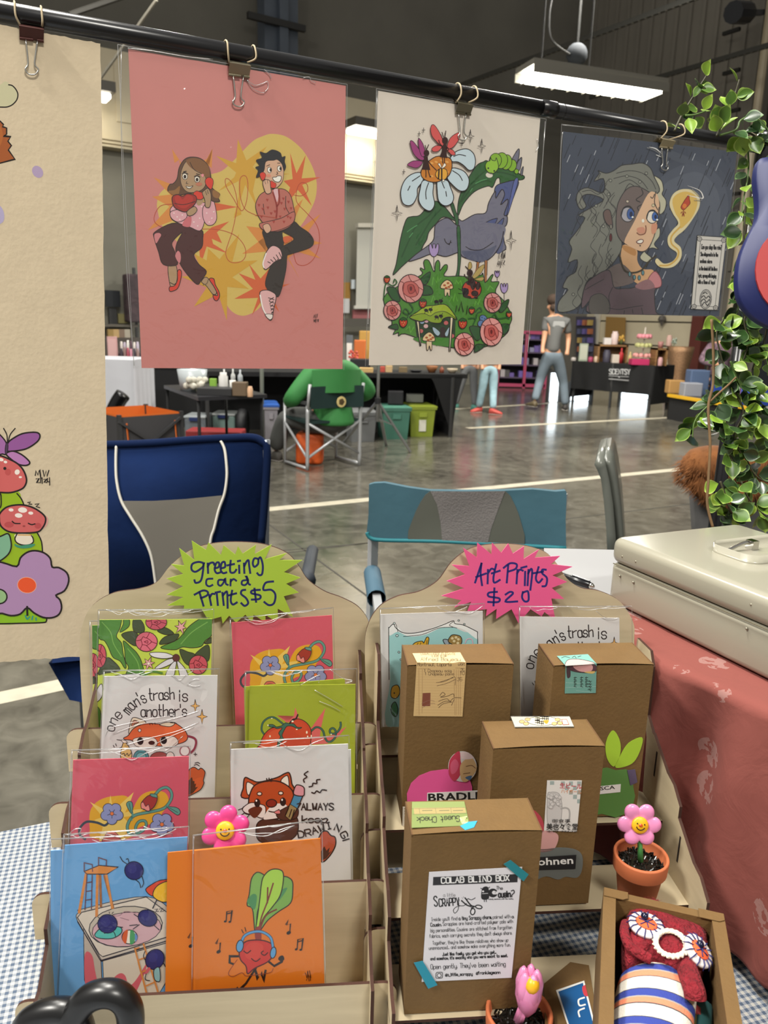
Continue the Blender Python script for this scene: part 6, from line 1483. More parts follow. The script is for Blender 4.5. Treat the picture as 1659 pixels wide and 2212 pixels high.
# ---------------------------------------------------------------- clay flowers in terracotta pots
TERRA=mat('#b0603a',.7,var=.08,vscale=30)
SOIL=mat('#15130f',.25,gain=1.)
def pot(label,base,rtop,hgt):
 t=thing('flower_pot',label,'flower pot',base);k=rtop
 b=MB().m(TERRA,True)
 b.lathe(base,[(.001,0),(k*.66,0),(k*.7,.001),(k*.88,hgt*.66),(k*.98,hgt*.665),(k,hgt*.69),(k*1.03,hgt*.97),(k*1.01,hgt),(k*.93,hgt),(k*.9,hgt*.96),(k*.84,hgt*.7),(.001,hgt*.68)],36);b.build('pot',t)
 b=MB().m(SOIL);c=base+ZV*hgt*.8
 for q in range(170):
  r=k*.8*math.sqrt(random.random());an=random.random()*6.283;p=c+Vector((r*math.cos(an),r*math.sin(an),-.002));dd=Vector((random.uniform(-1,1),random.uniform(-1,1),random.uniform(.0,.9))).normalized()*k*.2
  b.tube([p-dd,p+dd*.2+ZV*.001,p+dd],k*.035,5)
 b.lathe(c,[(k*.84,-.006),(k*.84,-.002),(.001,.001)],20);b.build('soil',t)
 return t,c
pb0=onz(1374,1937,.79)
t,c=pot('terracotta pot with a smiling pink clay flower on the right rack',pb0,.0262,.05)
fc=RR.h(1381,1781,(c-RR.O).dot(RR.d)+.004)
clay_flower(t,fc,RR.n+ZV*.28+RR.w*-.12,.0212,CP2,CYE,8,c+ZV*.002,(ZV+RR.w*.12))
pb1=onz(1113,2290,TZ+.002)
t,c=pot('terracotta pot with a closed pink clay tulip at the bottom edge',pb1,.029,.055)
tc_=ony(1142,2140,c.y)
b=MB().m(CP2,True);b.lathe(tc_,[(.003,-.026),(.0085,-.017),(.0118,-.004),(.0112,.008),(.0085,.017),(.006,.02)],16,cap=False);
for q in range(5):
 an=q*1.2566;dd=Vector((math.cos(an),math.sin(an),0));b.lathe(tc_+dd*.0062+ZV*.004,[(.001,-.018),(.0058,-.008),(.0065,.004),(.004,.014),(.001,.0185)],10)
b.build('petals',t)
b=MB().m(CYE,True);b.ball(tc_+ZV*.0125-Vector((-.001,.0065,0)),.0066,12,(1,1,1.2));b.build('yellow_centre',t)
b=MB().m(CP2,True);b.tube([tc_-ZV*.022,tc_.lerp(c,.55),c],[.005,.0042,.005],10);b.build('stem',t)

# ---------------------------------------------------------------- open kraft box with a sock creature
zo=TZ+.146   # height of the box rim
r0,r1,r2,r3=onz(1304,1918,zo),onz(1564,1976,zo),onz(1545,2330,zo),onz(1225,2300,zo)
bx=(r1-r0).normalized();by=Vector((bx.y,-bx.x,0));WB=(r1-r0).length;LB=.175
t=thing('open_box','open brown box cradling the red sock creature, bottom right','box',r0+bx*WB/2+by*LB/2-ZV*.083)
def ob(u,v,z):return r0+bx*(u*WB)+by*(v*LB)+ZV*(z-0)
hB=.083;tw=.011
for nm,(p,q,nn) in {'side_wall':(ob(0,0,0),ob(0,1,0),bx),'side_wall.001':(ob(1,0,0),ob(1,1,0),-bx)}.items():
 b=MB().m(KRAFT);b.prism([p,q,q-ZV*hB,p-ZV*hB],nn*tw);b.build('side_wall',t)
b=MB().m(KRAFT);b.prism([ob(0,0,-.001)+bx*.001,ob(1,0,-.001)-bx*.001,ob(1,0,-hB)-bx*.001,ob(0,0,-hB)+bx*.001],by*tw*.8);
for u in (.0,1):
 c=ob(u,0,.0004)+bx*(.011 if u==0 else-.011)
 b.prism([c-bx*.0105,c+bx*.0105,c+bx*.0105+by*.008,c+bx*.006+by*.011,c-bx*.0105+by*.011],ZV*.0006)
b.build('end_wall',t)
b=MB().m(KRAFT);b.prism([ob(0,1,-.001),ob(1,1,-.001),ob(1,1,-hB),ob(0,1,-hB)],by*-tw*.8);b.build('end_wall',t)
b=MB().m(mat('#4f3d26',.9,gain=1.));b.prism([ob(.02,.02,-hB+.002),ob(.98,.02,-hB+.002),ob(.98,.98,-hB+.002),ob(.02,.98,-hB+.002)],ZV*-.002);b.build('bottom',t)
# card lying in the box beside the creature
RP=mat('#c3b7b0',.6)
b=MB().m(RP);z_=-hB+.004
b.prism([ob(.12,.3,z_),ob(.3,.3,z_+.01),ob(.26,.95,z_+.01),ob(.1,.95,z_)],ZV*.0006)
b.m(mat('#7d2a2a',.6));
for v in (.36,.45,.55):b.prism([ob(.125,v,z_+.0012),ob(.29,v,z_+.0112),ob(.288,v+.02,z_+.0112),ob(.124,v+.02,z_+.0012)],ZV*.0004)
b.build('paper_card',label='pale printed card lying inside the open brown box',cat='card')
# sock creature : felt head, striped sock body
FELT=mat('#7a1420',.95,gain=1.1,var=.25,vscale=120,bump=.8,bscale=260)
def sk(x,y,z):return onz(x,y,z)
hc=sk(1440,2020,zo-.004);hx=(sk(1500,2062,zo)-sk(1370,2000,zo)).normalized();hy=Vector((hx.y,-hx.x,0))
t=thing('sock_creature','red felt creature with bead eyes and a striped sock body, in the open box','stuffed toy',hc-ZV*.06)
zc=zo-.012
hp=[(1362,1962),(1385,1946),(1420,1948),(1470,1985),(1500,2000),(1528,2015),(1526,2060),(1512,2095),(1500,2120),(1460,2095),(1430,2080),(1390,2068),(1355,2075),(1346,2030),(1352,1990)]
ring0=[sk(x,y-(6 if y<2040 else 0),zc) for x,y in cm2(hp,3)]
cen=sum(ring0,Vector())/len(ring0);ring0=[cen+(p-cen)*1.0 for p in ring0]
b=MB().m(FELT,True);rings=[]
for k,(s_,dz) in enumerate(((.6,-.04),(.9,-.034),(1.0,-.02),(1.0,-.006),(.95,.001),(.8,.005),(.55,.0075),(.25,.0085),(.02,.009))):
 rings.append([cen+(p-cen)*s_+ZV*(dz+(noise.noise(p*60)*.0012)) for p in ring0])
b.loft(rings)
random.seed(5)
for k in range(1500):   # fuzz
 i=random.randrange(len(ring0));s_=math.sqrt(random.random());p=cen+(ring0[i].lerp(ring0[(i+1) % len(ring0)],random.random())-cen)*s_*.99
 p=p+ZV*(.0085-.0075*s_**3);dd=Vector((random.uniform(-1,1),random.uniform(-1,1),random.uniform(.1,.7))).normalized()*.0022;sd=dd.orthogonal().normalized()*.00012
 b.add([p-sd,p+sd,p+dd],[(0,1,2)])
b.build('head',t)
# folded ear / arm flaps
def felt_tube(name,pts,r):
 b=MB().m(FELT,True);b.tube(catmull([sk(x,y,z) for x,y,z in pts],5),r,12);o=b.build(name,t);return o
felt_tube('ear',[(1352,1995,zc+.004),(1349,2015,zc+.006),(1360,2045,zc+.006),(1385,2062,zc+.006),(1405,2072,zc+.004)],.0042)
felt_tube('arm',[(1480,2080,zc),(1490,2110,zc+.004),(1500,2140,zc+.004),(1502,2158,zc)],.0085)
WOOL=mat('#d6cdb9',.95,bump=.4,bscale=300)
mc=sk(1449,2039,zc+.011)
b=MB().m(WOOL,True)
for k in range(22):
 q=2*math.pi*k/22;c_=mc+hx*(.0118*math.cos(q))+hy*(.0148*math.sin(q));tg=hx*-math.sin(q)+hy*math.cos(q);rd=hx*math.cos(q)+hy*math.sin(q)
 for s_ in (-1,1):b.tube([c_-tg*.002+rd*.0018*s_,c_+tg*.0022+rd*.0004*s_+ZV*.0012,c_+tg*.0045+rd*.002*s_],[.0008,.0017,.0008],6)
b.build('mouth',t)
EYW,EYO,EYB=mat('#cfc6c4',.9),mat('#d4572e',.9),mat('#20245a',.6)
for i,(x,y,sc_,tx) in enumerate(((1396,1998,1.,0),(1509,2054,.92,.35))):
 e=sk(x,y,zc+.0095) ;ux=hx*(1 if i==0 else .62);uy=hy
 up=ZV if i==0 else (ZV+hx*.7).normalized()
 ax_=(hx if i==0 else hx*.82-ZV*.57,hy,up)
 b=MB().m(EYW,True);b.lathe(e,[(.0148*sc_,-.002),(.0148*sc_,.0006),(.0135*sc_,.0016),(.0001,.002)],24,ax_)
 b.m(EYO);b.lathe(e+up*.0018,[(.0095*sc_,0),(.0088*sc_,.0012),(.0001,.0016)],20,ax_,sy=.8)
 b.m(EYB)
 for k in range(14):
  q=2*math.pi*k/14;dd=ax_[0]*math.cos(q)+ax_[1]*math.sin(q);b.tube([e+dd*.0085*sc_+up*.003,e+dd*.0135*sc_+up*.0026,e+dd*.0172*sc_-up*.001],[.0005,.0006,.0003],5)
 for k in range(6):
  q=2*math.pi*k/6;dd=ax_[0]*math.cos(q)+ax_[1]*math.sin(q);b.tube([e+up*.0038,e+dd*.007*sc_+up*.0036],.0005,5)
 b.build('eye',t)
 b=MB().m(mat('#10142e',.15,gain=1.),True);b.ball(e+up*.0052-hx*.003-hy*.003,.0034,12);b.build('bead',t)
# striped body
bm_=bpy.data.materials.new('striped_sock');bm_.use_nodes=True;nt=bm_.node_tree;bs=nt.nodes['Principled BSDF'];bs.inputs['Roughness'].default_value=.9
b0,b1=sk(1428,2090,zc-.012),sk(1385,2330,zc-.012);bd=(b1-b0).normalized();bsd=Vector((bd.y,-bd.x,0))
tcn=nt.nodes.new('ShaderNodeUVMap');sxn=nt.nodes.new('ShaderNodeSeparateXYZ');nt.links.new(tcn.outputs[0],sxn.inputs[0])
rpn=nt.nodes.new('ShaderNodeValToRGB');rpn.color_ramp.interpolation='CONSTANT';cr=rpn.color_ramp
stops=[(0,'#cbc6bb'),(.30,'#3a3a3e'),(.335,'#2c3a86'),(.58,'#8d8a86'),(.63,'#cf7a5c'),(.83,'#3a3a3e'),(.865,'#cbc6bb')]
per=.26;allst=[]
for k in range(4):allst+=[(k*per+p*per,c) for p,c in stops]
cr.elements[0].color=lin(allst[0][1],AG);cr.elements[1].position=allst[1][0];cr.elements[1].color=lin(allst[1][1],AG)
for p,c in allst[2:-1]:e=cr.elements.new(min(.999,p));e.color=lin(c,AG)
nt.links.new(sxn.outputs[1],rpn.inputs[0]);nt.links.new(rpn.outputs[0],bs.inputs['Base Color'])
wv=nt.nodes.new('ShaderNodeTexNoise');wv.inputs['Scale'].default_value=900;tcg=nt.nodes.new('ShaderNodeTexCoord');nt.links.new(tcg.outputs['Object'],wv.inputs['Vector']);bp=nt.nodes.new('ShaderNodeBump');bp.inputs['Strength'].default_value=.4;bp.inputs['Distance'].default_value=.002;nt.links.new(wv.outputs[0],bp.inputs['Height']);nt.links.new(bp.outputs[0],bs.inputs['Normal'])
LBD=(b1-b0).length
me=bpy.data.meshes.new('sock_body');bmm=bmesh.new();uvl=bmm.loops.layers.uv.new('UVMap');NV,NU=30,28;grid_=[]
for j in range(NV+1):
 v=j/NV;rr_=.0305*min(1,.55+.75*math.sqrt(min(1,v*3.2)));row=[]
 for i in range(NU):
  q=2*math.pi*i/NU;skew=.010*math.cos(q)
  p=b0+bd*(v*LBD+skew*(1-.2*v))+bsd*(rr_*1.0*math.cos(q))+ZV*(rr_*.62*math.sin(q)-.006)
  row.append(bmm.verts.new(p-wloc(t)))
 grid_.append(row)
for j in range(NV):
 for i in range(NU):
  f=bmm.faces.new([grid_[j][i],grid_[j][(i+1) % NU],grid_[j+1][(i+1) % NU],grid_[j+1][i]]);f.smooth=True
  for lp_,(jj) in zip(f.loops,(j,j,j+1,j+1)):lp_[uvl].uv=(0,jj/NV*1.0)
bmm.faces.new(grid_[0][::-1]);bmm.normal_update();bmesh.ops.recalc_face_normals(bmm,faces=bmm.faces);bmm.to_mesh(me);bmm.free();me.materials.append(bm_)
o=bpy.data.objects.new('body',me);COL.objects.link(o);o.parent=t
# small beads / charms in the lower right of the box
for i,(x,y,c_,lb) in enumerate(((1493,2190,'#5a5a30','olive and red scrap bundle in the open box beside the sock body'),(1518,2175,'#1d4a4a','dark teal scrap bundle in the open box corner'))):
 b=MB().m(mat(c_,.9),True);b.tube([sk(x,y,zc-.028),sk(x-4,y+60,zc-.028)],.008,10)
 if i==0:b.m(mat('#9a3a3a',.9));b.tube([sk(x,y-6,zc-.026),sk(x,y+8,zc-.026)],.0088,10)
 b.build('fabric_bundle',label=lb,cat='fabric')
# kraft box lying behind with a blue sticker
zl=TZ+.05
q0=[onz(1175,2125,zl),onz(1232,2078,zl),onz(1272,2085,zl),onz(1300,2260,zl),onz(1180,2290,zl)]
t=thing('cut_box','low brown box with a blue sticker, beside the tulip pot','box',sum(q0,Vector())/5-ZV*.048)
b=MB().m(KRAFT);b.prism(q0,ZV*-.048,KRAFT);b.build('body',t)
art=Art(.4);K='#13253a'
st=[(1201,2139),(1262,2118),(1292,2240),(1238,2250)]
a=art.at(0,0,1);a.fill('1206 2142 1259 2123 1288 2238 1240 2246','#0f4a7d',False);a.fill('1258 2132 1270 2128 1272 2150 1262 2150','#a8343e');a.lines('1262 2155 1250 2160 1252 2172 1264 2170;1262 2178 1250 2184 1252 2196','#cfcdc8',3.5)
sticker(t,'blue_sticker',Vector((0,0,zl+.0003)),ZV,st,'#c9c9c6',art)

# ---------------------------------------------------------------- tote under a pink cloth, cash box, papers
zt=.982
cA=CAM+ray(1318,1158)*1.03                                   # near left top corner of the cash box
zc_top=cA.z
cF=hit(1659,1290,Vector((0,0,zc_top)),ZV);cu=(cF-cA);cu.z=0;cu.normalize();cv=Vector((-cu.y,cu.x,0))
if cv.x<0:cv=-cv
cB=hit(1600,1131,Vector((0,0,zc_top)),ZV);wC=(cB-cA).dot(cv)
zc_bot=hit(1659,1475,cA,cu.cross(ZV)).z
zt=zc_bot
tE=hit(1600,1512,Vector((0,0,zt)),ZV)                         # on the front edge of the tote
t=thing('cash_box','cream enamelled metal cash box on the pink cloth','cash box',cA+cu*.15+cv*wC/2-ZV*(zc_top-zt))
CREAMB=mat('#c6c2ae',.24,coat=.3,gain=.54)
LC=.315;hC=zc_top-zt
b=MB().m(CREAMB,True);cen=cA+cu*LC/2+cv*wC/2
split=.62
b.rbox(Vector((cen.x,cen.y,zt+hC*split/2)),(LC-.004,wC-.004,hC*split),.012,(cu,cv,ZV),4);b.build('body',t)
b=MB().m(CREAMB,True);b.rbox(Vector((cen.x,cen.y,zt+hC*(1+split)/2)),(LC,wC,hC*(1-split)),.016,(cu,cv,ZV),5)
b.build('lid',t)
# recess and chrome handle
hcx=hit(1640,1195,Vector((0,0,zc_top)),ZV)
b=MB().m(CREAMB,True);b.rbox(hcx+cv*.012+ZV*.0002,(.07,.13,.004),.018,(cu,cv,ZV),4);b.build('handle_recess',t)
CHROME=mat('#c0beb8',.12,1.,gain=1.)
h0=hit(1570,1190,Vector((0,0,zc_top+.004)),ZV)
b=MB().m(CHROME,True);b.tube(catmull([h0,h0+cv*.02+ZV*.006,h0+cv*.032+ZV*.008,h0+cv*.04+ZV*.006],4),[.0022]*13,8);b.build('handle',t)
b=MB().m(CHROME);b.box(h0+cv*.043+ZV*.004,(.012,.01,.012),(cu,cv,ZV));b.build('handle_post',t)
nF=cv*-1
for x,y in ((1344,1202),(1373,1213),(1622,1306),(1338,1244),(1367,1258),(1612,1358)):
 b=MB().m(mat('#8d8878',.4,.4,gain=1.),True);p=hit(x,y,cA,nF);b.ball(p+cv*.0005,.0016,8);b.build('rivet',t)
# seam
b=MB().m(mat('#6d6856',.6,gain=1.));z=zt+hC*split
b.bar(Vector((cA.x,cA.y,z))+cu*.012-cv*.0003,Vector((cA.x,cA.y,z))+cu*(LC-.012)-cv*.0003,.0012,.0012);b.build('seam',t)
# tote: front edge runs through tE along cv; left edge along cu
pcol=bpy.data.materials.new('pink_cloth');pcol.use_nodes=True;nt=pcol.node_tree;bs=nt.nodes['Principled BSDF'];bs.inputs['Roughness'].default_value=.92
tcg=nt.nodes.new('ShaderNodeTexCoord');vo=nt.nodes.new('ShaderNodeTexVoronoi');vo.inputs['Scale'].default_value=13;no=nt.nodes.new('ShaderNodeTexNoise');no.inputs['Scale'].default_value=90;no.inputs['Detail'].default_value=3
nt.links.new(tcg.outputs['Object'],vo.inputs['Vector']);nt.links.new(tcg.outputs['Object'],no.inputs['Vector'])
def mth(op,a=None,b=None,va=None,vb=None):
 m_=nt.nodes.new('ShaderNodeMath');m_.operation=op
 if a is not None:nt.links.new(a,m_.inputs[0])
 elif va is not None:m_.inputs[0].default_value=va
 if b is not None:nt.links.new(b,m_.inputs[1])
 elif vb is not None:m_.inputs[1].default_value=vb
 return m_.outputs[0]
dd=mth('ABSOLUTE',mth('SUBTRACT',vo.outputs['Distance'],vb=.16));ring=mth('LESS_THAN',dd,vb=.075)
msk=mth('MULTIPLY',ring,mth('GREATER_THAN',no.outputs[0],vb=.5));msk=mth('MULTIPLY',msk,vb=.42)
mixn=nt.nodes.new('ShaderNodeMix');mixn.data_type='RGBA';mixn.inputs[6].default_value=lin('#a95a50',.5);mixn.inputs[7].default_value=lin('#c9a7a0',.62)
nt.links.new(msk,mixn.inputs[0]);nt.links.new(mixn.outputs[2],bs.inputs['Base Color'])
bp=nt.nodes.new('ShaderNodeBump');bp.inputs['Strength'].default_value=.2;bp.inputs['Distance'].default_value=.008;n3=nt.nodes.new('ShaderNodeTexNoise');n3.inputs['Scale'].default_value=22;n3.inputs['Detail'].default_value=5;n3.inputs['Distortion'].default_value=1.2
nt.links.new(tcg.outputs['Object'],n3.inputs['Vector']);nt.links.new(n3.outputs[0],bp.inputs['Height']);nt.links.new(bp.outputs[0],bs.inputs['Normal'])
fr0=hit(1392,1408,Vector((0,0,zt)),ZV)                        # left end of the front fold
tu=(hit(1625,1512,Vector((0,0,zt)),ZV)-fr0).normalized();tv=Vector((-tu.y,tu.x,0))
fr0=fr0-tu*.22;TWD,TDP=.74,.46
lo=-.0
def tt(u,v,z):return Vector((fr0.x,fr0.y,0))+tu*u+tv*v+ZV*z
t=thing('storage_tote','grey plastic storage tote under the pink cloth','tote',tt(TWD/2,TDP/2,TZ+.001))
GP=mat('#8a8c92',.5,gain=1.)
b=MB().m(GP,True);b.rbox(tt(TWD/2 ,TDP/2+.012,(zt+TZ)/2-.003),(TWD-.03,TDP-.03,zt-TZ-.014),.03,(tu,tv,ZV),4);b.build('body',t)
b=MB().m(GP,True);b.rbox(tt(TWD/2 ,TDP/2+.012,TZ+.022),(TWD+.03,TDP+.0,.04),.03,(tu,tv,ZV),4);b.build('rim',t)
random.seed(4)
def cloth_fn(u,v):
 # parameter space: unfolds top + skirts; s across, r from back to the hem at front
 s=-.22+(TWD+.44)*u;r=TDP+.0-(TDP+.30)*v
 over_f=max(0.,-r);over_l=max(0.,-s);over_r=max(0.,s-TWD)
 x=min(max(s,0),TWD);y=max(r,0);z=zt
 drop=0
 if over_f>0:
  k=over_f;fold=.013*math.sin(s*34+.6)+.010*math.sin(s*71+2.0)
  drop=max(drop,k*.965);y=-.004-(.016*min(1,k/.25)+fold*min(1,k/.09))*1.0
 if over_l>0:
  k=over_l;fold=.010*math.sin(r*40);drop=max(drop,k*.97);x=-.004-(.012+fold)*min(1,k/.08)
 if over_r>0:
  k=over_r;fold=.012*math.sin(r*36);drop=max(drop,k*.97);x=TWD+.004+(.02+fold)*min(1,k/.08)
 z=zt-.001-min(drop,zt-TZ-.02) 
 wr=.0016*noise.noise(Vector((s*17,r*17,3)))+.0008*noise.noise(Vector((s*50,r*42,7)))
 if drop==0:z+=min(wr,0)*1.0-.0004
 return tt(x,y,z)
b=MB().m(pcol,True);b.grid(cloth_fn,140,90);b.build('pink_cloth',label='dusty pink cloth with faded white blossoms draped over the tote',cat='cloth',fix=False)
# papers and pen behind the right rack
pc=hit(1255,1228,Vector((0,0,zt+.002)),ZV)
b=MB().m(mat('#c9c9cb',.7,gain=.5),True)
pa=[hit(x,y,Vector((0,0,zt+.003)),ZV) for x,y in ((1175,1184),(1345,1188),(1345,1290),(1175,1290))]
def pfn(u,v):
 p=pa[0].lerp(pa[1],u).lerp(pa[3].lerp(pa[2],u),v);return p+ZV*(.008*(1-u)*math.sin(math.pi*min(1,v))*.6)
b.grid(pfn,12,12);b.build('paper_sheet',label='white paper sheet lying behind the right rack beside the cash box',cat='paper',fix=False)
p0,p1=hit(1232,1250,Vector((0,0,zt+.012)),ZV),hit(1278,1266,Vector((0,0,zt+.012)),ZV)
t=thing('pen','black ballpoint pen lying on the white paper','pen',p0-ZV*.006)
b=MB().m(mat('#15161a',.25,gain=1.),True);dp=(p1-p0).normalized();b.tube([p0-dp*.06,p0,p1-dp*.003],[.0028,.0055,.005],12);b.build('barrel',t)
b=MB().m(CHROME,True);b.tube([p1-dp*.003,p1,p1+dp*.004],[.0042,.0046,.002],12);b.build('button',t)
b=MB().m(mat('#1a1b20',.3,gain=1.));b.bar(p1-dp*.004+ZV*.006,p1-dp*.034+ZV*.0062,.003,.0015);b.build('clip',t)
# black looped plastic handle in the lower left corner (out of focus)
t=thing('scissors','black plastic looped scissor handles at the lower left corner','scissors',ony(150,2290,.50))
HBK=mat('#0e0e0f',.32,gain=1.,spec=.6)
def ph(q,Y=.500):return [ony(x,y,Y) for x,y in q]
b=MB().m(HBK,True)
lp_=ph(catmull([Vector((x,y,0)) for x,y in ((150,2208),(168,2182),(190,2158),(220,2146),(250,2148),(272,2166),(282,2196),(278,2236),(250,2270),(205,2268),(168,2245))],6,True) and [(p.x,p.y) for p in catmull([Vector((x,y,0)) for x,y in ((150,2208),(168,2182),(190,2158),(220,2146),(250,2148),(272,2166),(282,2196),(278,2236),(250,2270),(205,2268),(168,2245))],6,True)])
lp_.append(lp_[0]);lp_.append(lp_[1]);b.tube(lp_,.011,14);
l2=[ony(p.x,p.y,.502) for p in catmull([Vector((x,y,0)) for x,y in ((168,2200),(150,2186),(120,2183),(85,2192),(55,2215),(50,2260),(90,2300),(150,2290),(178,2245))],6,True)]
l2.append(l2[0]);l2.append(l2[1]);b.tube(l2,.0105,14);b.build('handle',t)
b=MB().m(CHROME);q=ony(165,2260,.505);b.hexa([q+Vector((-.008,0,0)),q+Vector((.008,0,0)),q+Vector((.008,.003,0)),q+Vector((-.008,.003,0)),q+Vector((-.002,.04,-.12)),q+Vector((.002,.04,-.12)),q+Vector((.002,.043,-.12)),q+Vector((-.002,.043,-.12))]);b.build('blade',t)
# ================================================================ chairs behind the stall
NAVY,NAVY2=mat('#123878',.9,gain=.27,var=.2,vscale=5,bump=.25,bscale=14,spec=.15),mat('#0f3068',.9,gain=.27,spec=.15)
GMESH=mat('#7a766d',.85,gain=.7)
ALU=mat('#b4b6b8',.35,.35,gain=1.)
YB=2.25
def pan(b,q,off,th,Y,bow=0.,lean=0.):
 P=Vector((0,Y,0));n=Vector((0,-1,lean)).normalized();c=hit(400,1060,P,Vector((0,1,0)))
 pts=[hit(x,y,c,n)+n*off for x,y in q];b.prism(pts,-n*th);return pts
t=thing('camping_chair','navy blue padded camping chair with grey mesh and white piping','chair',onz(400,1560,0))
b=MB().m(NAVY,True);
bk=[(150,962),(253,960),(330,957),(420,950),(500,946),(545,945),(566,954),(577,975),(572,1080),(564,1175),(552,1290),(250,1305),(160,1300),(140,1150)]
pan(b,bk,0,.05,YB,lean=.12);b.build('backrest',t)
b=MB().m(GMESH);pan(b,[(262,1082),(330,1082),(400,1078),(480,1070),(474,1100),(464,1140),(455,1175),(448,1290),(342,1295),(337,1250),(326,1195),(300,1140),(276,1106)],.006,.004,YB,lean=.12);b.build('mesh_panel',t)
PIPE=mat('#d5d2c8',.6,gain=1.)
for q in ([(253,962),(252,1000),(254,1040),(264,1082),(285,1118),(310,1158),(328,1200),(337,1255),(342,1290)],[(478,952),(486,970),(490,1000),(491,1030),(486,1066),(474,1100),(464,1140),(455,1175),(450,1280)]):
 n=Vector((0,-1,.12)).normalized();c=hit(400,1060,Vector((0,YB,0)),Vector((0,1,0)))
 b=MB().m(PIPE,True);b.tube(catmull([hit(x,y,c,n)+n*.007 for x,y in q],5),.0042,8);b.build('piping',t)
b=MB().m(NAVY2,True);n=Vector((0,-1,.12)).normalized();c=hit(400,1060,Vector((0,YB,0)),Vector((0,1,0)))
b.tube(catmull([hit(x,y,c,n) for x,y in bk[:10]],4),.012,8);b.build('binding',t)
s0=[onz(112,1440,.44),onz(600,1380,.46),ony(556,1300,YB),ony(170,1305,YB)]
b=MB().m(NAVY,True)
sq=[Vector((p.x,p.y,.45)) for p in s0]
def seatfn(u,v):
 p=sq[0].lerp(sq[1],u).lerp(sq[3].lerp(sq[2],u),v);return p-ZV*(.05*math.sin(math.pi*u)*math.sin(math.pi*v)+.02*v)
b.grid(seatfn,14,10)
fl=onz(105,1432,.44)
b.prism([fl,fl+Vector((.13,.02,.0)),onz(180,1518,.34),onz(150,1512,.35)],Vector((0,.03,0)))
b.build('seat',t,fix=False)
for (x,y,z) in ((sq[0].x+.12,sq[0].y+.05,.42),(sq[1].x,sq[1].y,.44),(sq[2].x+.03,sq[2].y+.02,1.0),(sq[3].x,sq[3].y+.02,.98)):
 b=MB().m(mat('#70757c',.35,.6,gain=1.),True);b.tube([(x,y,z),(x+(.02 if x>-.3 else-.02),y,.0)],.0115,8);b.build('leg',t)
b=MB().m(mat('#2a3038',.7,gain=1.),True);p=onz(668,1255,.62);b.tube([p+Vector((-.02,.3,0)),p+Vector((-.01,.05,0)),p],.02,10);b.build('armrest',t)
p=onz(1290,1020,.2)
# teal director's chair
YT=2.15;TEAL=mat('#437080',.8,gain=.62,var=.06,vscale=10,bump=.12,bscale=25);OLV=mat('#5d5f55',.8,gain=.7);MSH=mat('#7d7876',.85,gain=.7,bump=.3,bscale=200)
t=thing('folding_chair','teal and grey fabric director chair with aluminium frame','chair',onz(1010,1500,0))
def tface(q,m_,nm,off,th=.003):
 b=MB().m(m_);P=ony(1010,1100,YT);n=Vector((-.1,-1,.05)).normalized()
 b.prism([hit(x,y,P,n)+n*off for x,y in q],-n*th);return b.build(nm,t)
TQ=[(797,1047),(808,1044),(830,1043),(880,1053),(930,1060),(1010,1061),(1090,1060),(1150,1057),(1200,1062),(1222,1060),(1224,1064),(1222,1120),(1223,1182),(1160,1180),(1050,1172),(940,1168),(880,1164),(820,1166),(800,1162),(792,1150),(796,1110)]
tface(TQ,TEAL,'backrest',0,.03)
tface(cm2([(929,1061),(908,1085),(890,1125),(881,1163),(920,1166),(956,1167),(952,1130),(944,1090)],2),OLV,'panel',.003)
tface(cm2([(1092,1061),(1112,1090),(1126,1130),(1133,1176),(1090,1174),(1054,1171),(1060,1140),(1074,1100)],2),OLV,'panel',.003)
tface([(930,1061),(1010,1062),(1091,1061),(1074,1105),(1060,1145),(1054,1172),(1000,1169),(955,1167),(952,1130),(944,1090)],MSH,'mesh_panel',.004)
P=ony(1010,1100,YT);n=Vector((-.1,-1,.05)).normalized()
b=MB().m(mat('#1d6f78',.7,gain=1.),True);b.tube(catmull([hit(x,y,P,n) for x,y in ((793,1150),(800,1162),(830,1167),(940,1169),(1060,1175),(1223,1184))],5),.006,8);b.build('binding',t)
pL_,pR_=hit(806,1100,P,n)-n*.02,hit(1214,1110,P,n)-n*.02
for i,p in enumerate((pL_,pR_)):
 fwd=Vector((-.02 if i else .03,-.42,0))
 b=MB().m(ALU);b.bar((p.x,p.y,ony(806,1056,p.y).z),(p.x,p.y,.0),.028,.016);b.build('leg',t)
 b=MB().m(ALU);q=Vector((p.x,p.y,0))+fwd;b.bar((q.x,q.y,.64),(q.x,q.y,.0),.028,.016);b.build('leg',t)
 b=MB().m(ALU);b.bar(Vector((p.x,p.y,.62)),Vector((q.x,q.y,.62)),.022,.022);b.build('arm_tube',t)
 b=MB().m(mat('#486f85',.7,gain=.6),True);b.tube([Vector((p.x,p.y-.01,.62)),Vector((p.x,p.y,.62)).lerp(q+ZV*.62,.55)],.026,14,False);b.build('arm_pad',t)
b=MB().m(TEAL);b.hexa([Vector((pL_.x,pL_.y,.43)),Vector((pR_.x,pR_.y,.43)),Vector((pR_.x-.02,pR_.y-.42,.43)),Vector((pL_.x+.03,pL_.y-.42,.43)),Vector((pL_.x,pL_.y,.45)),Vector((pR_.x,pR_.y,.45)),Vector((pR_.x-.02,pR_.y-.42,.45)),Vector((pL_.x+.03,pL_.y-.42,.45))]);b.build('seat',t)
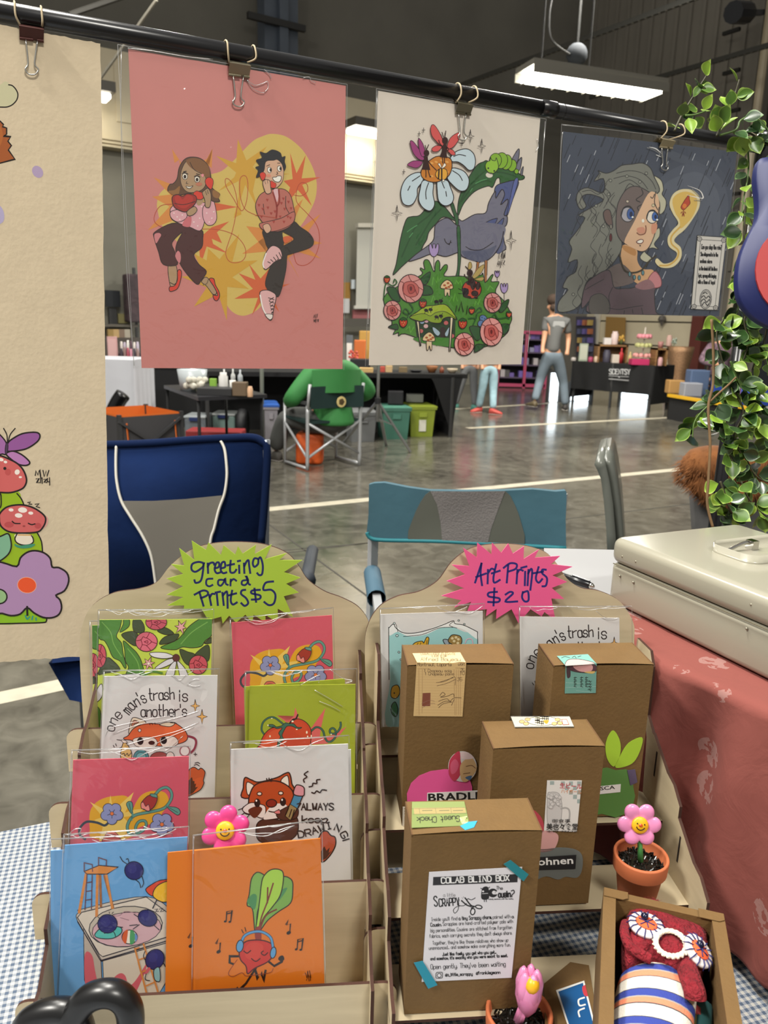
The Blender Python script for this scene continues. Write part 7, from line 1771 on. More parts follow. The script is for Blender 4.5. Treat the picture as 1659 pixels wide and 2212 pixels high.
# grey moulded chair seen edge on
t=thing('plastic_chair','grey moulded plastic chair back seen edge on behind the cash box','chair',onz(1330,1560,0))
YG=2.1;GRP=mat('#60635c',.3,gain=1.,coat=.2)
dv=Vector((ray(1320,1060).x,ray(1320,1060).y,0)).normalized()
b=MB().m(GRP,True);
for q,o_ in (([(1284,1004),(1288,994),(1303,989),(1308,1006),(1316,1040),(1324,1090),(1330,1160),(1334,1260),(1314,1260),(1310,1150),(1304,1080),(1298,1035),(1290,1015)],0),([(1303,990),(1315,988),(1325,1000),(1333,1040),(1341,1100),(1346,1160),(1352,1260),(1336,1260),(1331,1150),(1325,1090),(1317,1040),(1308,1008)],.02)):
 b.prism([ony(x,y,YG+o_) for x,y in q],dv*.42)
b.build('back',t)
p=ony(1333,1255,YG)
b=MB().m(GRP);b.hexa([p+Vector((x_,0,z_))+dv*k_ for z_ in (-.03,0) for x_,k_ in ((-.03,0),(.26,0),(.26,.42),(-.03,.42))]);b.build('seat',t)
for dx,k in ((.24,.02),(0,.02),(.24,.4),(0,.4)):
 q=p+Vector((dx,0,0))+dv*k;b=MB().m(GRP);b.bar((q.x,q.y,p.z-.02),(q.x,q.y,0),.03,.03);b.build('leg',t)
# fur throw over a grey chair at the right
YF=2.3;FURB=mat('#70441f',.95,gain=1.0,var=.35,vscale=14)
t=thing('covered_chair','chair under a dark grey cover, behind the post at the right','chair',onz(1640,1500,0))
b=MB().m(mat('#4d4c4c',.8,gain=1.,bump=.5,bscale=12),True);q=[(1512,1075),(1540,1045),(1600,1040),(1700,1048),(1800,1060),(1800,1400),(1530,1400),(1520,1200)]
b.prism([ony(x,y,YF) for x,y in q],Vector((0,.09,0)));b.build('cover',t)
for x in (1560,1770):
 p=ony(x,1390,YF+.04);b=MB().m(mat('#3a3a3c',.5,gain=1.));b.bar((p.x,p.y,p.z),(p.x,p.y,0),.03,.03);b.build('leg',t)
b=MB().m(FURB,True);random.seed(9);fq=catmull([ony(x,y,YF-.01) for x,y in ((1484,1030),(1500,1012),(1530,1004),(1570,1006),(1620,1000),(1680,996),(1760,1004))],8)
rs=[.012+.042*min(1,(i+2)/12)+.008*noise.noise(p*9) for i,p in enumerate(fq)]
b.tube(fq,rs,14)
fq2=catmull([ony(x,y,YF-.03) for x,y in ((1500,1035),(1525,1062),(1560,1078),(1610,1062),(1680,1050))],8);b.tube(fq2,[.03]*len(fq2),12)
for k in range(3800):
 src=fq if random.random()<.7 else fq2;i=random.randrange(len(src));r_=rs[i] if src is fq else .03
 dd=Vector((random.uniform(-1,.6),random.uniform(-1,.4),random.uniform(-1,.8))).normalized();p=src[i]+dd*r_*.95+Vector((random.uniform(-.012,.012),0,0))
 tip=p+(dd+Vector((-.5,0,-.9))).normalized()*random.uniform(.012,.028);sd=dd.orthogonal().normalized()*.0012;b.add([p-sd,p+sd,tip],[(0,1,2)])
b.build('fur_throw',label='shaggy brown fur throw hanging over the grey covered chair',cat='throw',kind=None,fix=False)

# ================================================================ booths across the hall
BLK=mat('#121213',.85,gain=1.);DKT=mat('#3a3a3a',.5,gain=1.)
def hz(P,az):a=math.radians(az);d=Vector((math.sin(a),math.cos(a),0));return d,Vector((-d.y,d.x,0))
def item(x0,x1,ytop,Y,zb,c,label,cat,shape='box',dep=None,name=None,group=None,extra=None,rough=.6):
 """an object standing at height zb on the line Y, spanning picture columns x0..x1 up to picture row ytop"""
 a,c_=ony(x0,ytop,Y),ony(x1,ytop,Y);w=abs(c_.x-a.x);zt_=(a.z+c_.z)/2;h=max(.02,zt_-zb);dep=dep or w*.8
 m_=c if not isinstance(c,str) else mat(c,rough,gain=1.05);cx,cy=(a.x+c_.x)/2,Y+dep/2
 b=MB().m(m_)
 if shape=='box':b.rbox((cx,cy,zb+h/2),(w,dep,h),min(w,dep,h)*.08,seg=2)
 elif shape=='cyl':b.m(m_,True);r=w/2;b.lathe((cx,Y+r,zb),[(.001,0),(r*.95,0),(r,h*.05),(r,h*.8),(r*.75,h*.86),(r*.75,h),(.001,h)],16)
 elif shape=='cup':b.m(m_,True);r=w/2;b.lathe((cx,Y+r,zb),[(.001,0),(r*.8,0),(r,h),(r*.92,h),(r*.75,h*.1),(.001,h*.1)],16)
 elif shape=='bottle':b.m(m_,True);r=w/2;b.lathe((cx,Y+r,zb),[(.001,0),(r,0),(r,h*.55),(r*.9,h*.65),(r*.35,h*.78),(r*.35,h),(.001,h)],14)
 elif shape=='bunch':
  random.seed(int(x0*7));b.m(m_,True)
  for k in range(16):b.ball((cx+random.uniform(-.4,.4)*w,cy+random.uniform(-.3,.3)*w,zb+h*random.uniform(.35,.9)),w*.13,8)
  if extra:b.m(mat(extra,.6));
  for k in range(6):b.tube([(cx,cy,zb),(cx+random.uniform(-.3,.3)*w,cy,zb+h*.7)],w*.03,5)
 elif shape=='bowl':b.m(m_,True);r=w/2;b.lathe((cx,Y+r,zb),[(.001,0),(r*.5,0),(r*.8,h*.5),(r,h),(r*.92,h),(r*.6,h*.3),(.001,h*.2)],16)
 elif shape=='frame':
  b.rbox((cx,Y+.02,zb+h/2),(w,.03,h),.004,seg=1);b.m(mat(extra or '#d8d4cc',.6));b.box((cx,Y+.003,zb+h/2),(w*.8,.004,h*.82))
 return b.build(name or cat.replace(' ','_'),label=label,cat=cat,group=group)
# --- long black covered table with totes beneath
Q=onz(977,944,0);d1,d1n=hz(Q,76.)
t=thing('covered_table','long black covered booth table in front of the green jacket','table',Q-d1*1.4+d1n*.35)
L1=3.1;cR=Q+d1*.08
b=MB().m(BLK);p0,p1=cR-d1*L1,cR
b.prism([p0+ZV*.76,p1+d1*.08+ZV*.76,p1+d1*.08+d1n*.75+ZV*.76,p0+d1n*.75+ZV*.76],ZV*-.05);b.build('tabletop',t)
b=MB().m(BLK)
b.prism([p0+d1n*.74,p1+d1n*.74+d1*.0,p1+d1n*.74+d1*.07+ZV*.74,p0+d1n*.74+ZV*.74],d1n*.01)
e0=Q
def ends(P,s):
 ri=[]
 for k in range(7):
  v=k/6;ri.append((P+d1*(s*(.08*(1-v)**2*1.3+.0))+ZV*(.74*(1-v))))
 for k in range(6):
  a,c_=ri[k],ri[k+1];b.quad(a,c_,c_+d1n*.72,a+d1n*.72)
 n2=[P+d1*(-s*.32)+ZV*.74]+[ri[0]]+ri[1:]+[P+d1*(-s*.04)+ZV*.0]+[P+d1*(-s*(.06+.1*k))+ZV*(.15+.25*k) for k in range(3)]
 b.prism(n2,d1n*.006)
ends(Q,1);b.build('cover',t,fix=False)
for P in (Q-d1*.03,Q+d1n*.7-d1*.03,p0+d1*.1,p0+d1*.1+d1n*.7):
 b=MB().m(DKT);b.bar(P,P+ZV*.72,.03,.03);b.build('leg',t)
def tote(x0,x1,ybase,ytop,c,label,lid=None,lab=False):
 P,P2=onz(x0,ybase,0),onz(x1,ybase,0);w=(P2-P).length;dx,dn=hz(P,78);top=ony(x0,ytop,P.y).z;c_=(P+P2)/2+dn*.2
 t=thing('storage_tote',label,'tote',c_);m_=mat(c,.45,gain=1.05);b=MB().m(m_,True);k=.88
 hw,hd=w/2,.2
 def ring(s,z,e=0):return [c_+dx*(sx_*(hw*s+e))+dn*(sy_*(hd*s+e))+ZV*z for sx_,sy_ in ((-1,-1),(1,-1),(1,1),(-1,1))]
 b.m(m_,False);b.loft([ring(k,0),ring(1.,top*.86),ring(1.,top*.86,.015),ring(1.0,top*.92,.015)]);b.build('body',t)
 b=MB().m(mat(lid or c,.45,gain=1.05));b.loft([ring(1.,top*.92,.02),ring(1.,top*.97,.02),ring(.9,top)]);b.build('lid',t)
 b=MB().m(m_);b.box(c_-dn*(hd+.012)+ZV*top*.7,(w*.3,.02,top*.14),(dx,dn,ZV));b.build('handle',t)
 if lab:b=MB().m(mat('#d8d6c8',.6));b.box(c_-dn*(hd*.95+.012)+ZV*top*.36,(w*.28,.006,top*.36),(dx,dn,ZV));b.build('label',t,label='paper label on the tote front')
tote(826,884,950,878,'#4a7d6c','teal green storage tote under the black table')
tote(885,938,944,875,'#94a239','lime green storage tote with a paper label under the black table',lab=True)
tote(757,812,955,888,'#77797a','grey storage tote behind the folding chair of the green jacket')
item(878,915,852,onz(900,940,0).y+.03,.40,'#6d6f68','grey printed carton on top of the lime and teal totes','box')
item(838,872,845,onz(860,948,0).y+.06,.40,'#17161a','dark bag resting on the teal tote','bag')
Yt1=Q.y+.1
for (x0,x1,yt,c,lb,cat,sh,yo) in ((776,806,795,'#c7a46a','tan carton beneath the gap between pink and bird prints','box','box',-.25),(818,832,792,'#b8483a','small red pack on the black table beside the pole','packet','box',-.1),(833,848,790,'#c9a97a','cream paper bag on the black table right of the pole','bag','box',-.1),
      (862,880,793,'#7d6a4a','brown jar box on the black table under the bird print','box','box',-.05),(884,914,800,'#2a2a2c','black dish of white goods on the black table','dish','bowl',-.05),(921,947,791,'#8d5a34','brown wicker basket at the right half of the black table','basket','bowl',.0),(950,960,792,'#8a4a32','small brown bottle right of the wicker basket','bottle','bottle',.05),(966,990,797,'#b7a890','pale bowl near the right end of the black table','bowl','bowl',.05)):
 item(x0,x1,yt,Yt1+yo,.76,c,lb,cat,sh)
for (x0,x1,yt,c,lb,cat,sh,yo) in ((748,762,724,'#5b6064','grey price board on the rear booth between the two prints','board','frame',1.2),(765,790,735,'#c8682c','orange display stand glimpsed between pink and bird prints','stand','box',1.0),(752,776,752,'#b5493e','red goods pile glimpsed between pink and bird prints','goods','bunch',.6),(776,800,715,'#b58a3f','gold striped bag hanging glimpsed between the two prints','bag','box',1.5)):
 item(x0,x1,yt,Yt1+yo,.0 if yo>.9 else .76,c,lb,cat,sh,dep=.15)
item(756,800,776,Yt1+.3,.76,'#17171a','black tray behind the raised green collar','tray','box',dep=.2)
# tripod stand
TPG=mat('#a9abad',.3,.7,gain=1.);pj=ony(816,866,7.9);ft=onz(886,978,0)
t=thing('tripod_stand','grey metal tripod stand behind the green jacket chair','stand',Vector((pj.x,pj.y,0)))
b=MB().m(TPG,True);b.tube([(pj.x,pj.y,.35),(pj.x,pj.y,2.0)],.017,8);b.build('pole',t)
b=MB().m(mat('#26272a',.5,gain=1.));b.tube([(pj.x,pj.y,pj.z-.03),(pj.x,pj.y,pj.z+.03)],.03,10);b.build('collar',t)
for e in (ft,onz(742,958,0),Vector((pj.x+.1,pj.y+.6,0))):
 b=MB().m(TPG);b.bar((pj.x,pj.y,pj.z),e+ZV*.01,.03,.018);b.build('leg',t)
 m_=Vector((pj.x,pj.y,pj.z)).lerp(e,.45);b=MB().m(TPG);b.bar((pj.x,pj.y,pj.z-.18),m_,.02,.012);b.build('brace',t)
# pale pole behind the pink print
p=onz(567,960,0);b=MB().m(mat('#8d948a',.5,gain=1.),True);b.tube([p,p+ZV*2.2],.022,8);b.build('tent_pole',label='pale grey tent pole standing at the folding table corner',cat='pole')
# --- folding table at the left with things on it
F1,F2,F3=onz(428,858,.72),onz(577,852,.72),onz(354,832,.72)
t=thing('folding_table','small black folding table piled with bags and jars','table',Vector((F1.x,F1.y,0)))
dA,dB=F2-F1,F3-F1
b=MB().m(mat('#26262a',.35,gain=1.));b.prism([F1,F2,F2+dB,F3],ZV*-.03);b.build('tabletop',t)
for k in (F1+dA*.03+dB*.05,F1+dA*.95+dB*.05,F3+dA*.05,F2+dB):b=MB().m(BLK,True);b.tube([k-ZV*.03,Vector((k.x,k.y,0))],.014,8);b.build('leg',t)
CLR=mat('#aab0b2',.25,gain=1.0)
Yf=F1.y
item(374,440,800,Yf+.45,.72,'#a9b0b3','clear plastic bin of bags on the small black table','bin','cup',rough=.3)
item(390,448,816,Yf+.28,.72,'#b9b5a8','crumpled white plastic bag in front of the clear bin','bag','bunch')
item(452,466,818,Yf+.4,.72,'#79a33a','lime green packet beside the white jar on the black table','packet','box')
item(470,490,805,Yf+.35,.72,'#c4c2be','white lidded jar on the small black table','jar','cyl')
item(494,508,822,Yf+.3,.72,'#c9c8c2','white cup behind the brown wallet','cup','cup')
item(500,532,826,Yf+.18,.72,'#5d4c38','brown wallet pile on the small black table','wallet','box')
item(533,545,835,Yf+.12,.72,'#c09a7a','small tan puck at the right of the black table','puck','cyl')
item(425,500,839,Yf+.16,.72,'#1b1b1d','flat black tray on the small black table','tray','box',dep=.22)
for (x0,x1,yt,c,lb) in ((478,488,798,'#c9c9c6','white bottle behind the jar under the pink print'),(497,507,797,'#b9b9b6','pale bottle second from the white jar under the pink print'),(512,523,799,'#a9adb0','grey bottle under the lower edge of the pink print')):
 item(x0,x1,yt,Yf+.9,.74,c,lb,'bottle','bottle')
# bins beneath
def bin_(x0,x1,yb,yt,c,lid,label):
 P,P2=onz(x0,yb,0),onz(x1,yb,0);w=(P2-P).length;top=ony(x0,yt,P.y).z;c_=(P+P2)/2+Vector((0,.18,0));t=thing('storage_bin',label,'bin',c_)
 b=MB().m(mat(c,.3,gain=1.));b.rbox(c_+ZV*top*.45,(w,.34,top*.9),.02,seg=2);b.build('body',t)
 b=MB().m(mat(lid,.4,gain=1.));b.rbox(c_+ZV*top*.94,(w*1.05,.37,top*.1),.012,seg=2);b.build('lid',t)
 b=MB().m(mat('#1d2c5a',.4,gain=1.));b.box(c_+Vector((0,-.19,top*.86)),(w*.45,.03,top*.14));b.build('latch',t)
bin_(398,444,950,898,'#6d747a','#9aa0a2','clear grey storage bin beneath the black table, by the wagon')
bin_(458,508,940,893,'#79908a','#a5aaa8','clear green storage bin beneath the black table, right of the wagon')
item(400,520,932,onz(460,958,0).y-.42,0,'#8d2a2c','flat red box on the floor under the clear bins','box','box',dep=.3)
P=onz(525,945,0);b=MB().m(mat('#1c1c1e',.6,gain=1.),True);b.lathe(P+ZV*.16,[(.05,-.05),(.16,-.05),(.18,-.02),(.18,.02),(.16,.05),(.05,.05)],20,(Vector((0,1,0)),ZV,Vector((1,0,0))));b.build('cart_wheel',label='black cart wheel under the small black table',cat='wheel')
tote(572,600,960,872,'#8d8a90','clear tote with a blue lid behind the folding chair',lid='#2a55a0')
# --- orange and grey collapsible wagon
w0,w1,w2=onz(257,902,.56),onz(391,893,.56),onz(262,875,.56)
t=thing('wagon','orange lined grey folding wagon behind the navy chair','wagon',Vector((w0.x+.25,w0.y+.3,0)))
wd=w1-w0;wn=Vector((-wd.y,wd.x,0)).normalized()*.62;GY=mat('#3c3b3d',.8,gain=1.);ORW=mat('#d0661f',.75,gain=1.05)
b=MB().m(GY);
for a,c_ in ((w0,w1),(w1,w1+wn),(w1+wn,w0+wn),(w0+wn,w0)):
 b.quad(a,c_,Vector((c_.x,c_.y,.12)),Vector((a.x,a.y,.12)))
b.quad(*[Vector((p.x,p.y,.13)) for p in (w0,w1,w1+wn,w0+wn)]);b.build('body',t,fix=False)
b=MB().m(ORW)
ins=.02
for a,c_ in ((w0,w1),(w1,w1+wn),(w1+wn,w0+wn),(w0+wn,w0)):
 cc_=(w0+w1+wn+wn)/2 if 0 else (w0+w1)/2+wn/2;a2_,c2_=a.lerp(cc_,ins),c_.lerp(cc_,ins)
 b.quad(a2_+ZV*.012,c2_+ZV*.012,c2_-ZV*.3,a2_-ZV*.3)
b.build('lining',t,fix=False)
b=MB().m(ORW);
for k in (.12,.9):p=w0.lerp(w1,k);b.bar(p+Vector((0,-.012,-.05)),p+Vector((.02,-.012,-.42)),.022,.006)
b.build('strap',t)
b=MB().m(mat('#4a4a4c',.4,.5,gain=1.));o_=Vector((0,-.02,0))
b.bar(w0+o_-ZV*.03,Vector((w1.x,w1.y,.16))+o_,.028,.02);b.bar(w1+o_-ZV*.03,Vector((w0.x,w0.y,.16))+o_,.028,.02)
for p in (w0,w1,w0+wn,w1+wn):b.bar(p+ZV*.02,Vector((p.x,p.y,.1)),.03,.03)
b.build('frame',t)
for p in (w0,w1,w0+wn,w1+wn):
 b=MB().m(BLK,True);b.lathe(Vector((p.x,p.y,.07)),[(.02,-.025),(.065,-.025),(.07,0),(.065,.025),(.02,.025)],16,(ZV,Vector((0,1,0)),Vector((1,0,0))));b.build('wheel',t)
P=onz(243,952,.05);b=MB().m(mat('#a82a2e',.8,gain=1.),True);b.rbox(P+Vector((0,.15,.1)),(.3,.3,.22),.08);b.build('bag',label='red bag on the floor left of the wagon',cat='bag')
# curved black chair back
t=thing('office_chair','curved black chair back standing before the white draped table','chair',onz(245,960,0));Yc=7.2
b=MB().m(mat('#0f0f11',.2,gain=1.),True);b.tube(catmull([ony(x,y,Yc) for x,y in ((266,852),(256,866),(246,885),(238,905),(232,930))],5),[.05,.075,.085,.08,.07]*5 if 0 else .07,12);b.build('back',t)
P=ony(235,935,Yc);b=MB().m(BLK);b.tube([P,Vector((P.x,P.y,.05))],.03,10);b.box((P.x,P.y,.03),(.4,.06,.05));b.box((P.x,P.y,.03),(.06,.4,.05));b.build('base',t)
# --- left booth : white draped table, black table, wall things
G1=ony(288,778,8.0)
t=thing('draped_table','white draped table at the left behind the wagon','table',Vector((G1.x-.6,8.4,0)))
b=MB().m(mat('#bfc0c6',.85,gain=1.05,bump=.3,bscale=6));zt1=G1.z
def drape(u,v):
 s=u*3;x0,x1,ya,yb=G1.x-1.3,G1.x,8.0,8.7
 P=Vector((x0+(x1-x0)*min(s,1),ya,0)) if s<1 else (Vector((x1,ya+(yb-ya)*(s-1),0)) if s<2 else Vector((x1-(x1-x0)*(s-2),yb,0)))
 w=.02*math.sin(s*30)*v;return P+Vector((w,-w,zt1*(1-v)+.02*v))
b.m(mat('#bfc0c6',.85,gain=1.05,bump=.3,bscale=6),True);b.grid(drape,60,5);b.m(b.ms[0],False);b.quad((G1.x-1.3,8,zt1),(G1.x,8,zt1),(G1.x,8.7,zt1),(G1.x-1.3,8.7,zt1));b.build('cloth',t,fix=False)
b=MB().m(DKT);[b.bar((x,y,0),(x,y,zt1-.02),.03,.03) for x in (G1.x-1.2,G1.x-.1) for y in (8.1,8.6)];b.build('legs' if 0 else 'frame',t)
G2=ony(560,800,9.6)
t=thing('covered_table','black covered booth table behind the small black table','table',Vector((-1.6,9.9,0)))
xl,xr=ony(240,780,9.6).x,G2.x
b=MB().m(BLK);b.box(((xl+xr)/2,9.95,.74),(xr-xl,.7,.04));b.build('tabletop',t)
b=MB().m(BLK);b.box(((xl+xr)/2,9.62,.37),(xr-xl,.02,.74));b.box((xl+.01,9.95,.37),(.02,.68,.74));b.box((xr-.01,9.95,.37),(.02,.68,.74));b.build('cover',t)
cols_=['#c98a9a','#d9d0c8','#3a2f3a','#b5a9b9','#8a6f6a','#e0dcd4','#a34a5a','#57404a']
random.seed(12);k=0
for x in range(258,300,7):
 for j in range(2):
  k+=1;item(x,x+6,738+14*j+random.uniform(-3,3),9.95-.22*j,.76+.12*(1-j),cols_[k % 8],'tiny coloured jar among rows beside the pink print edge','jar','cyl',group='jars on the left booth')
item(230,251,727,9.75,.76,'#c59a98','pink printed board on the left booth beside the cream print','board','frame',extra='#cba3a0')
rk_=MB().m(mat('#4a3a3e',.7));a_,c_=ony(250,735,10.05),ony(305,735,10.05);rk_.box(((a_.x+c_.x)/2,10.02,.82),(c_.x-a_.x,.22,.11));rk_.build('riser',label='dark riser shelf carrying jars on the left booth',cat='riser')
p=onwall_back(243,645,.2);wdt=28*pxm(p)
t=thing('wall_monitor','dark wall monitor beside the pink print','monitor',p-ZV*.3)
b=MB().m(mat('#23262a',.3,gain=1.));b.box(p,(wdt*1.1,.08,34*pxm(p)),(A1,A2,ZV));b.build('screen',t)
b=MB().m(DKT);b.box(p-ZV*.3+A2*.08,(.12,.12,.3),(A1,A2,ZV));b.build('bracket',t)
p=onwall_back(265,688,.1);b=MB().m(mat('#8a8256',.7));b.box(p,(.16,.05,.16),(A1,A2,ZV));b.build('notice',label='small olive notice on the wall below the monitor',cat='notice')
p=onwall_back(250,703,.25);b=MB().m(mat('#5f5a50',.6));b.box(p,(.7,.35,.04),(A1,A2,ZV));b.build('wall_shelf',label='narrow wall shelf under the monitor',cat='shelf')
p=onwall_back(292,645,.4);t=thing('clothes_rail','tall rail of dark clothes seen through the pink print sleeve','clothes rail',Vector((p.x,p.y,0)))
b=MB().m(mat('#4b3c40',.9,gain=1.,var=.3,vscale=9));b.rbox(p,(.34,.3,100*pxm(p)),.05,(A1,A2,ZV));b.build('clothes',t)
b=MB().m(DKT);b.bar((p.x,p.y,0),(p.x,p.y,p.z+.5),.04,.04);b.build('post',t)
random.seed(2)
for i,x in enumerate(range(238,286,12)):
 q=onwall_back(x,722,.6);b=MB().m(mat(['#9a7f4a','#b89a6a','#7d6a5a','#a8a090'][i % 4],.6));b.box(Vector((q.x,q.y,q.z)),(.09,.09,.16),(A1,A2,ZV));b.build('package',label='small tan package in the row below the wall shelf',cat='package',group='packages on the back ledge')
q=onwall_back(262,732,.6);b=MB().m(mat('#4d4640',.7));b.box(Vector((q.x,q.y,.5)),(1.0,.3,1.0 if q.z>1 else q.z),(A1,A2,ZV));b.build('cabinet',label='dark low cabinet under the row of tan packages',cat='cabinet')
# roller screen, door and band on the back wall between the prints
def wb(x0,x1,y0,y1,c,off,th,name,**k):
 p=[onwall_back(x,y,off) for x,y in ((x0,y0),(x1,y0),(x1,y1),(x0,y1))];p[3].x,p[3].y,p[2].x,p[2].y=p[0].x,p[0].y,p[1].x,p[1].y
 b=MB().m(mat(c,.7,gain=1.05));b.prism(p,A2*th);return b
t=thing('projector_screen','white roller screen hanging on the back wall between two prints','screen',onwall_back(790,660,.3))
wb(772,812,492,664,'#c9c8be',.3,.01,'').build('sheet',t);wb(774,814,482,491,'#c4c0b4',.4,.12,'').build('casing',t);wb(766,806,660,667,'#d0cec4',.31,.04,'').build('bottom_bar',t)
wb(742,757,610,650,'#9a7434',.1,.05,'').build('pinboard',label='ochre pinboard on the back wall right of the pink print',cat='pinboard')
wb(742,755,645,676,'#c9c9ca',.16,.04,'').build('poster',label='white poster under the ochre pinboard',cat='poster')
wb(760,768,604,624,'#c9d2d8',.2,.04,'').build('notice',label='pale blue notice left of the roller screen',cat='notice')
wb(763,800,669,690,'#a8686a',.12,.04,'').build('banner',label='dusty pink banner under the roller screen',cat='banner')
wb(742,812,688,706,'#55524b',.5,.1,'').build('shelf_band',label='dark grey shelf band crossing below the roller screen',cat='shelf')
# --- shelving with purple goods and pink frame
t=thing('display_shelf','pink framed shelves of purple goods behind the walking man','shelf',onz(1120,838,0));Ys=onz(1120,838,0).y
PKF=mat('#a83e5e',.6);xa,xb,xm=ony(1078,760,Ys).x,ony(1182,760,Ys).x,ony(1136,760,Ys).x;zt_=ony(1140,718,Ys).z
b=MB().m(PKF)
for x in (xa,xm,xb):b.box((x,Ys,zt_/2),(.06,.06,zt_))
for z in (.06,zt_):b.box(((xa+xb)/2,Ys,z),(xb-xa,.06,.07))
b.build('frame',t)
b=MB().m(mat('#2c2629',.9));b.box(((xa+xb)/2,Ys+.45,zt_/2),(xb-xa,.03,zt_));b.build('back_panel',t)
for i in range(4):b=MB().m(mat('#55485a',.7));b.box(((xa+xb)/2,Ys+.24,.12+zt_*.23*(i+.35)),(xb-xa,.4,.025));b.build('shelf',t)
random.seed(6)
for i in range(4):
 for j in range(9):
  if (i+j) % 4==3:continue
  x=xa+.07+(xb-xa-.14)*(j+.5)/9;z=.135+zt_*.23*(i+.35);c_=random.choice(['#6a5596','#5a4a80','#8a86a0','#4d4a48','#b0a8a8','#6f5fa8']);h=random.uniform(.09,.17)
  b=MB().m(mat(c_,.6));b.box((x,Ys+.16,z+h/2),((xb-xa)/11,.18,h));b.build('gift_pack',label='small purple or grey pack on the pink framed shelves',cat='pack',group='packs on the pink framed shelves')
# --- black draped table with a white shop name, right
R0,R1=onz(1228,872,0),onz(1404,890,0);Yr=R0.y;dr=(R1-R0);dr.z=0;Lr=dr.length;dr.normalize();drn=Vector((-dr.y,dr.x,0))
ztb=.76
t=thing('draped_table','black draped shop table with white lettering, right of the walking man','table',R0+dr*Lr/2+drn*.4)
b=MB().m(BLK,True)
def dfn(u,v):
 s=u*(Lr+1.6);
 P=R0+drn*max(0,.8-s) if s<.8 else (R0+dr*(s-.8) if s<.8+Lr else R1+drn*(s-.8-Lr))
 w=.025*math.sin(s*17)*v;return P-drn*w+ZV*(ztb-(ztb-(.28 if .8<s<.8+Lr else .12))*v)
b.grid(dfn,80,5);b.m(BLK,False);b.quad(R0+ZV*ztb,R1+ZV*ztb,R1+drn*.8+ZV*ztb,R0+drn*.8+ZV*ztb);b.build('cloth',t,fix=False)
for p in (R0+dr*.05+drn*.05,R1-dr*.05+drn*.05,R0+drn*.75+dr*.05,R1+drn*.75-dr*.05,R0+dr*Lr*.52):b=MB().m(DKT);b.bar(p+ZV*ztb,Vector((p.x,p.y,0)),.035,.035);b.build('leg',t)
art=Art(.7);a=art.at(1240,640,3.96);WG_='#b9b9b9'
a.fit('SCENTSY',302,478,665,24,WG_,7,1);a.lines('300 680 375 684;395 686 465 688','#7a7a7a',9,False);a.star(385,690,[10,10,10,10,10],WG_,4);a.line('300 706 465 720','#8a8a8a',10,False)
b=MB();PS=R0-drn*.045;art.emit(b,lambda x,y:hit(x,y,PS,-drn),-drn);b.build('lettering',t,fix=False)
# daylit glass panels low behind it
DAY=emis('daylight_glass',(.82,.93,1.0),3.2)
def glow(x0,x1,yb,yt,nm):
 p,q=onz(x0,yb,0),onz(x1,yb,0);q=Vector((q.x,p.y+(q.x-p.x)*.1,0));h=ony(x0,yt,p.y).z
 b=MB().m(DAY);b.prism([p+ZV*.01,q+ZV*.01,q+ZV*h,p+ZV*h],Vector((0,.03,0)))
 b.m(DKT);b.bar(p+ZV*.0,p+ZV*(h+.05),.05,.05);b.bar(q,q+ZV*(h+.05),.05,.05);b.bar(p+ZV*h,q+ZV*h,.05,.05);b.build(nm,kind='structure')
glow(1182,1206,868,802,'window_1');glow(1228,1272,866,830,'window_2');glow(1338,1398,862,826,'window_3')
# goods on that table
def on_r(x):
 f=(x-1228)/(1404-1228);return (R0+dr*Lr*f+drn*.3).y
def shelfcrate(x0,x1,yt,label,c='#7a5a36'):
 Y=on_r((x0+x1)/2)+.1;a_,c_=ony(x0,yt,Y),ony(x1,yt,Y);w=c_.x-a_.x;h=a_.z-ztb;t=thing('wooden_crate',label,'crate',Vector(((a_.x+c_.x)/2,Y+.15,ztb)));m_=wood_mat('crate_wood','#6a4a2a','#8a6840',(1,1,12))
 for nm,c2,sz in (('side',(a_.x+.015,Y+.15,ztb+h/2),(.03,.3,h)),('side',(c_.x-.015,Y+.15,ztb+h/2),(.03,.3,h)),('top',((a_.x+c_.x)/2,Y+.15,ztb+h-.015),(w,.3,.03)),('back',((a_.x+c_.x)/2,Y+.29,ztb+h/2),(w,.02,h))):
  b=MB().m(m_);b.box(c2,sz);b.build(nm,t)
 return Y,a_.z
Yk,zk=shelfcrate(1293,1358,744,'wooden crate with bottles inside on the black draped table')
item(1306,1322,730,Yk+.05,zk,'#cfc9c6','white box on top of the wide wooden crate','box');item(1324,1339,716,Yk+.05,zk,'#c9b4b0','white and red tin on top of the wide wooden crate','tin','cyl');item(1338,1352,722,Yk+.08,zk,'#c9a04a','yellow flower bunch on top of the wide wooden crate','flowers','bunch',extra='#55703a')
item(1306,1322,756,Yk-.02,ztb,'#3d3a48','dark jar inside the wide wooden crate','jar','cyl');item(1340,1350,752,Yk-.12,ztb,'#a8262a','red pump bottle before the wide wooden crate','bottle','bottle');item(1324,1340,766,Yk-.1,ztb,'#c9bcae','white carton inside the wide wooden crate','carton')
item(1253,1272,742,on_r(1262) ,ztb,'#9aa592','pale green leaning menu board on the black draped table','board','frame',extra='#b5b9a8')
for i,(x,c_) in enumerate(((1240,'#b8b0aa'),(1277,'#9a3a5a'),(1290,'#c0a890'))):item(x-5,x+6,772-i,on_r(x)-.1,ztb,c_,['pale candle jar at the left end of the draped table','magenta candle jar beside the green board','tan candle jar left of the wide wooden crate'][i],'candle','cyl')
item(1359,1368,760,on_r(1362),ztb,'#b5a06a','tall tan bottle right of the wide wooden crate','bottle','bottle');item(1366,1404,776,on_r(1385)-.15,ztb,'#b0265a','magenta fabric tray on the draped table','tray','box',dep=.2)
P=Vector((ony(1400,775,on_r(1400)).x,on_r(1400)+.3,ztb));t=thing('cake_stand','three tier stand of pink wax melts on the draped table','stand',P)
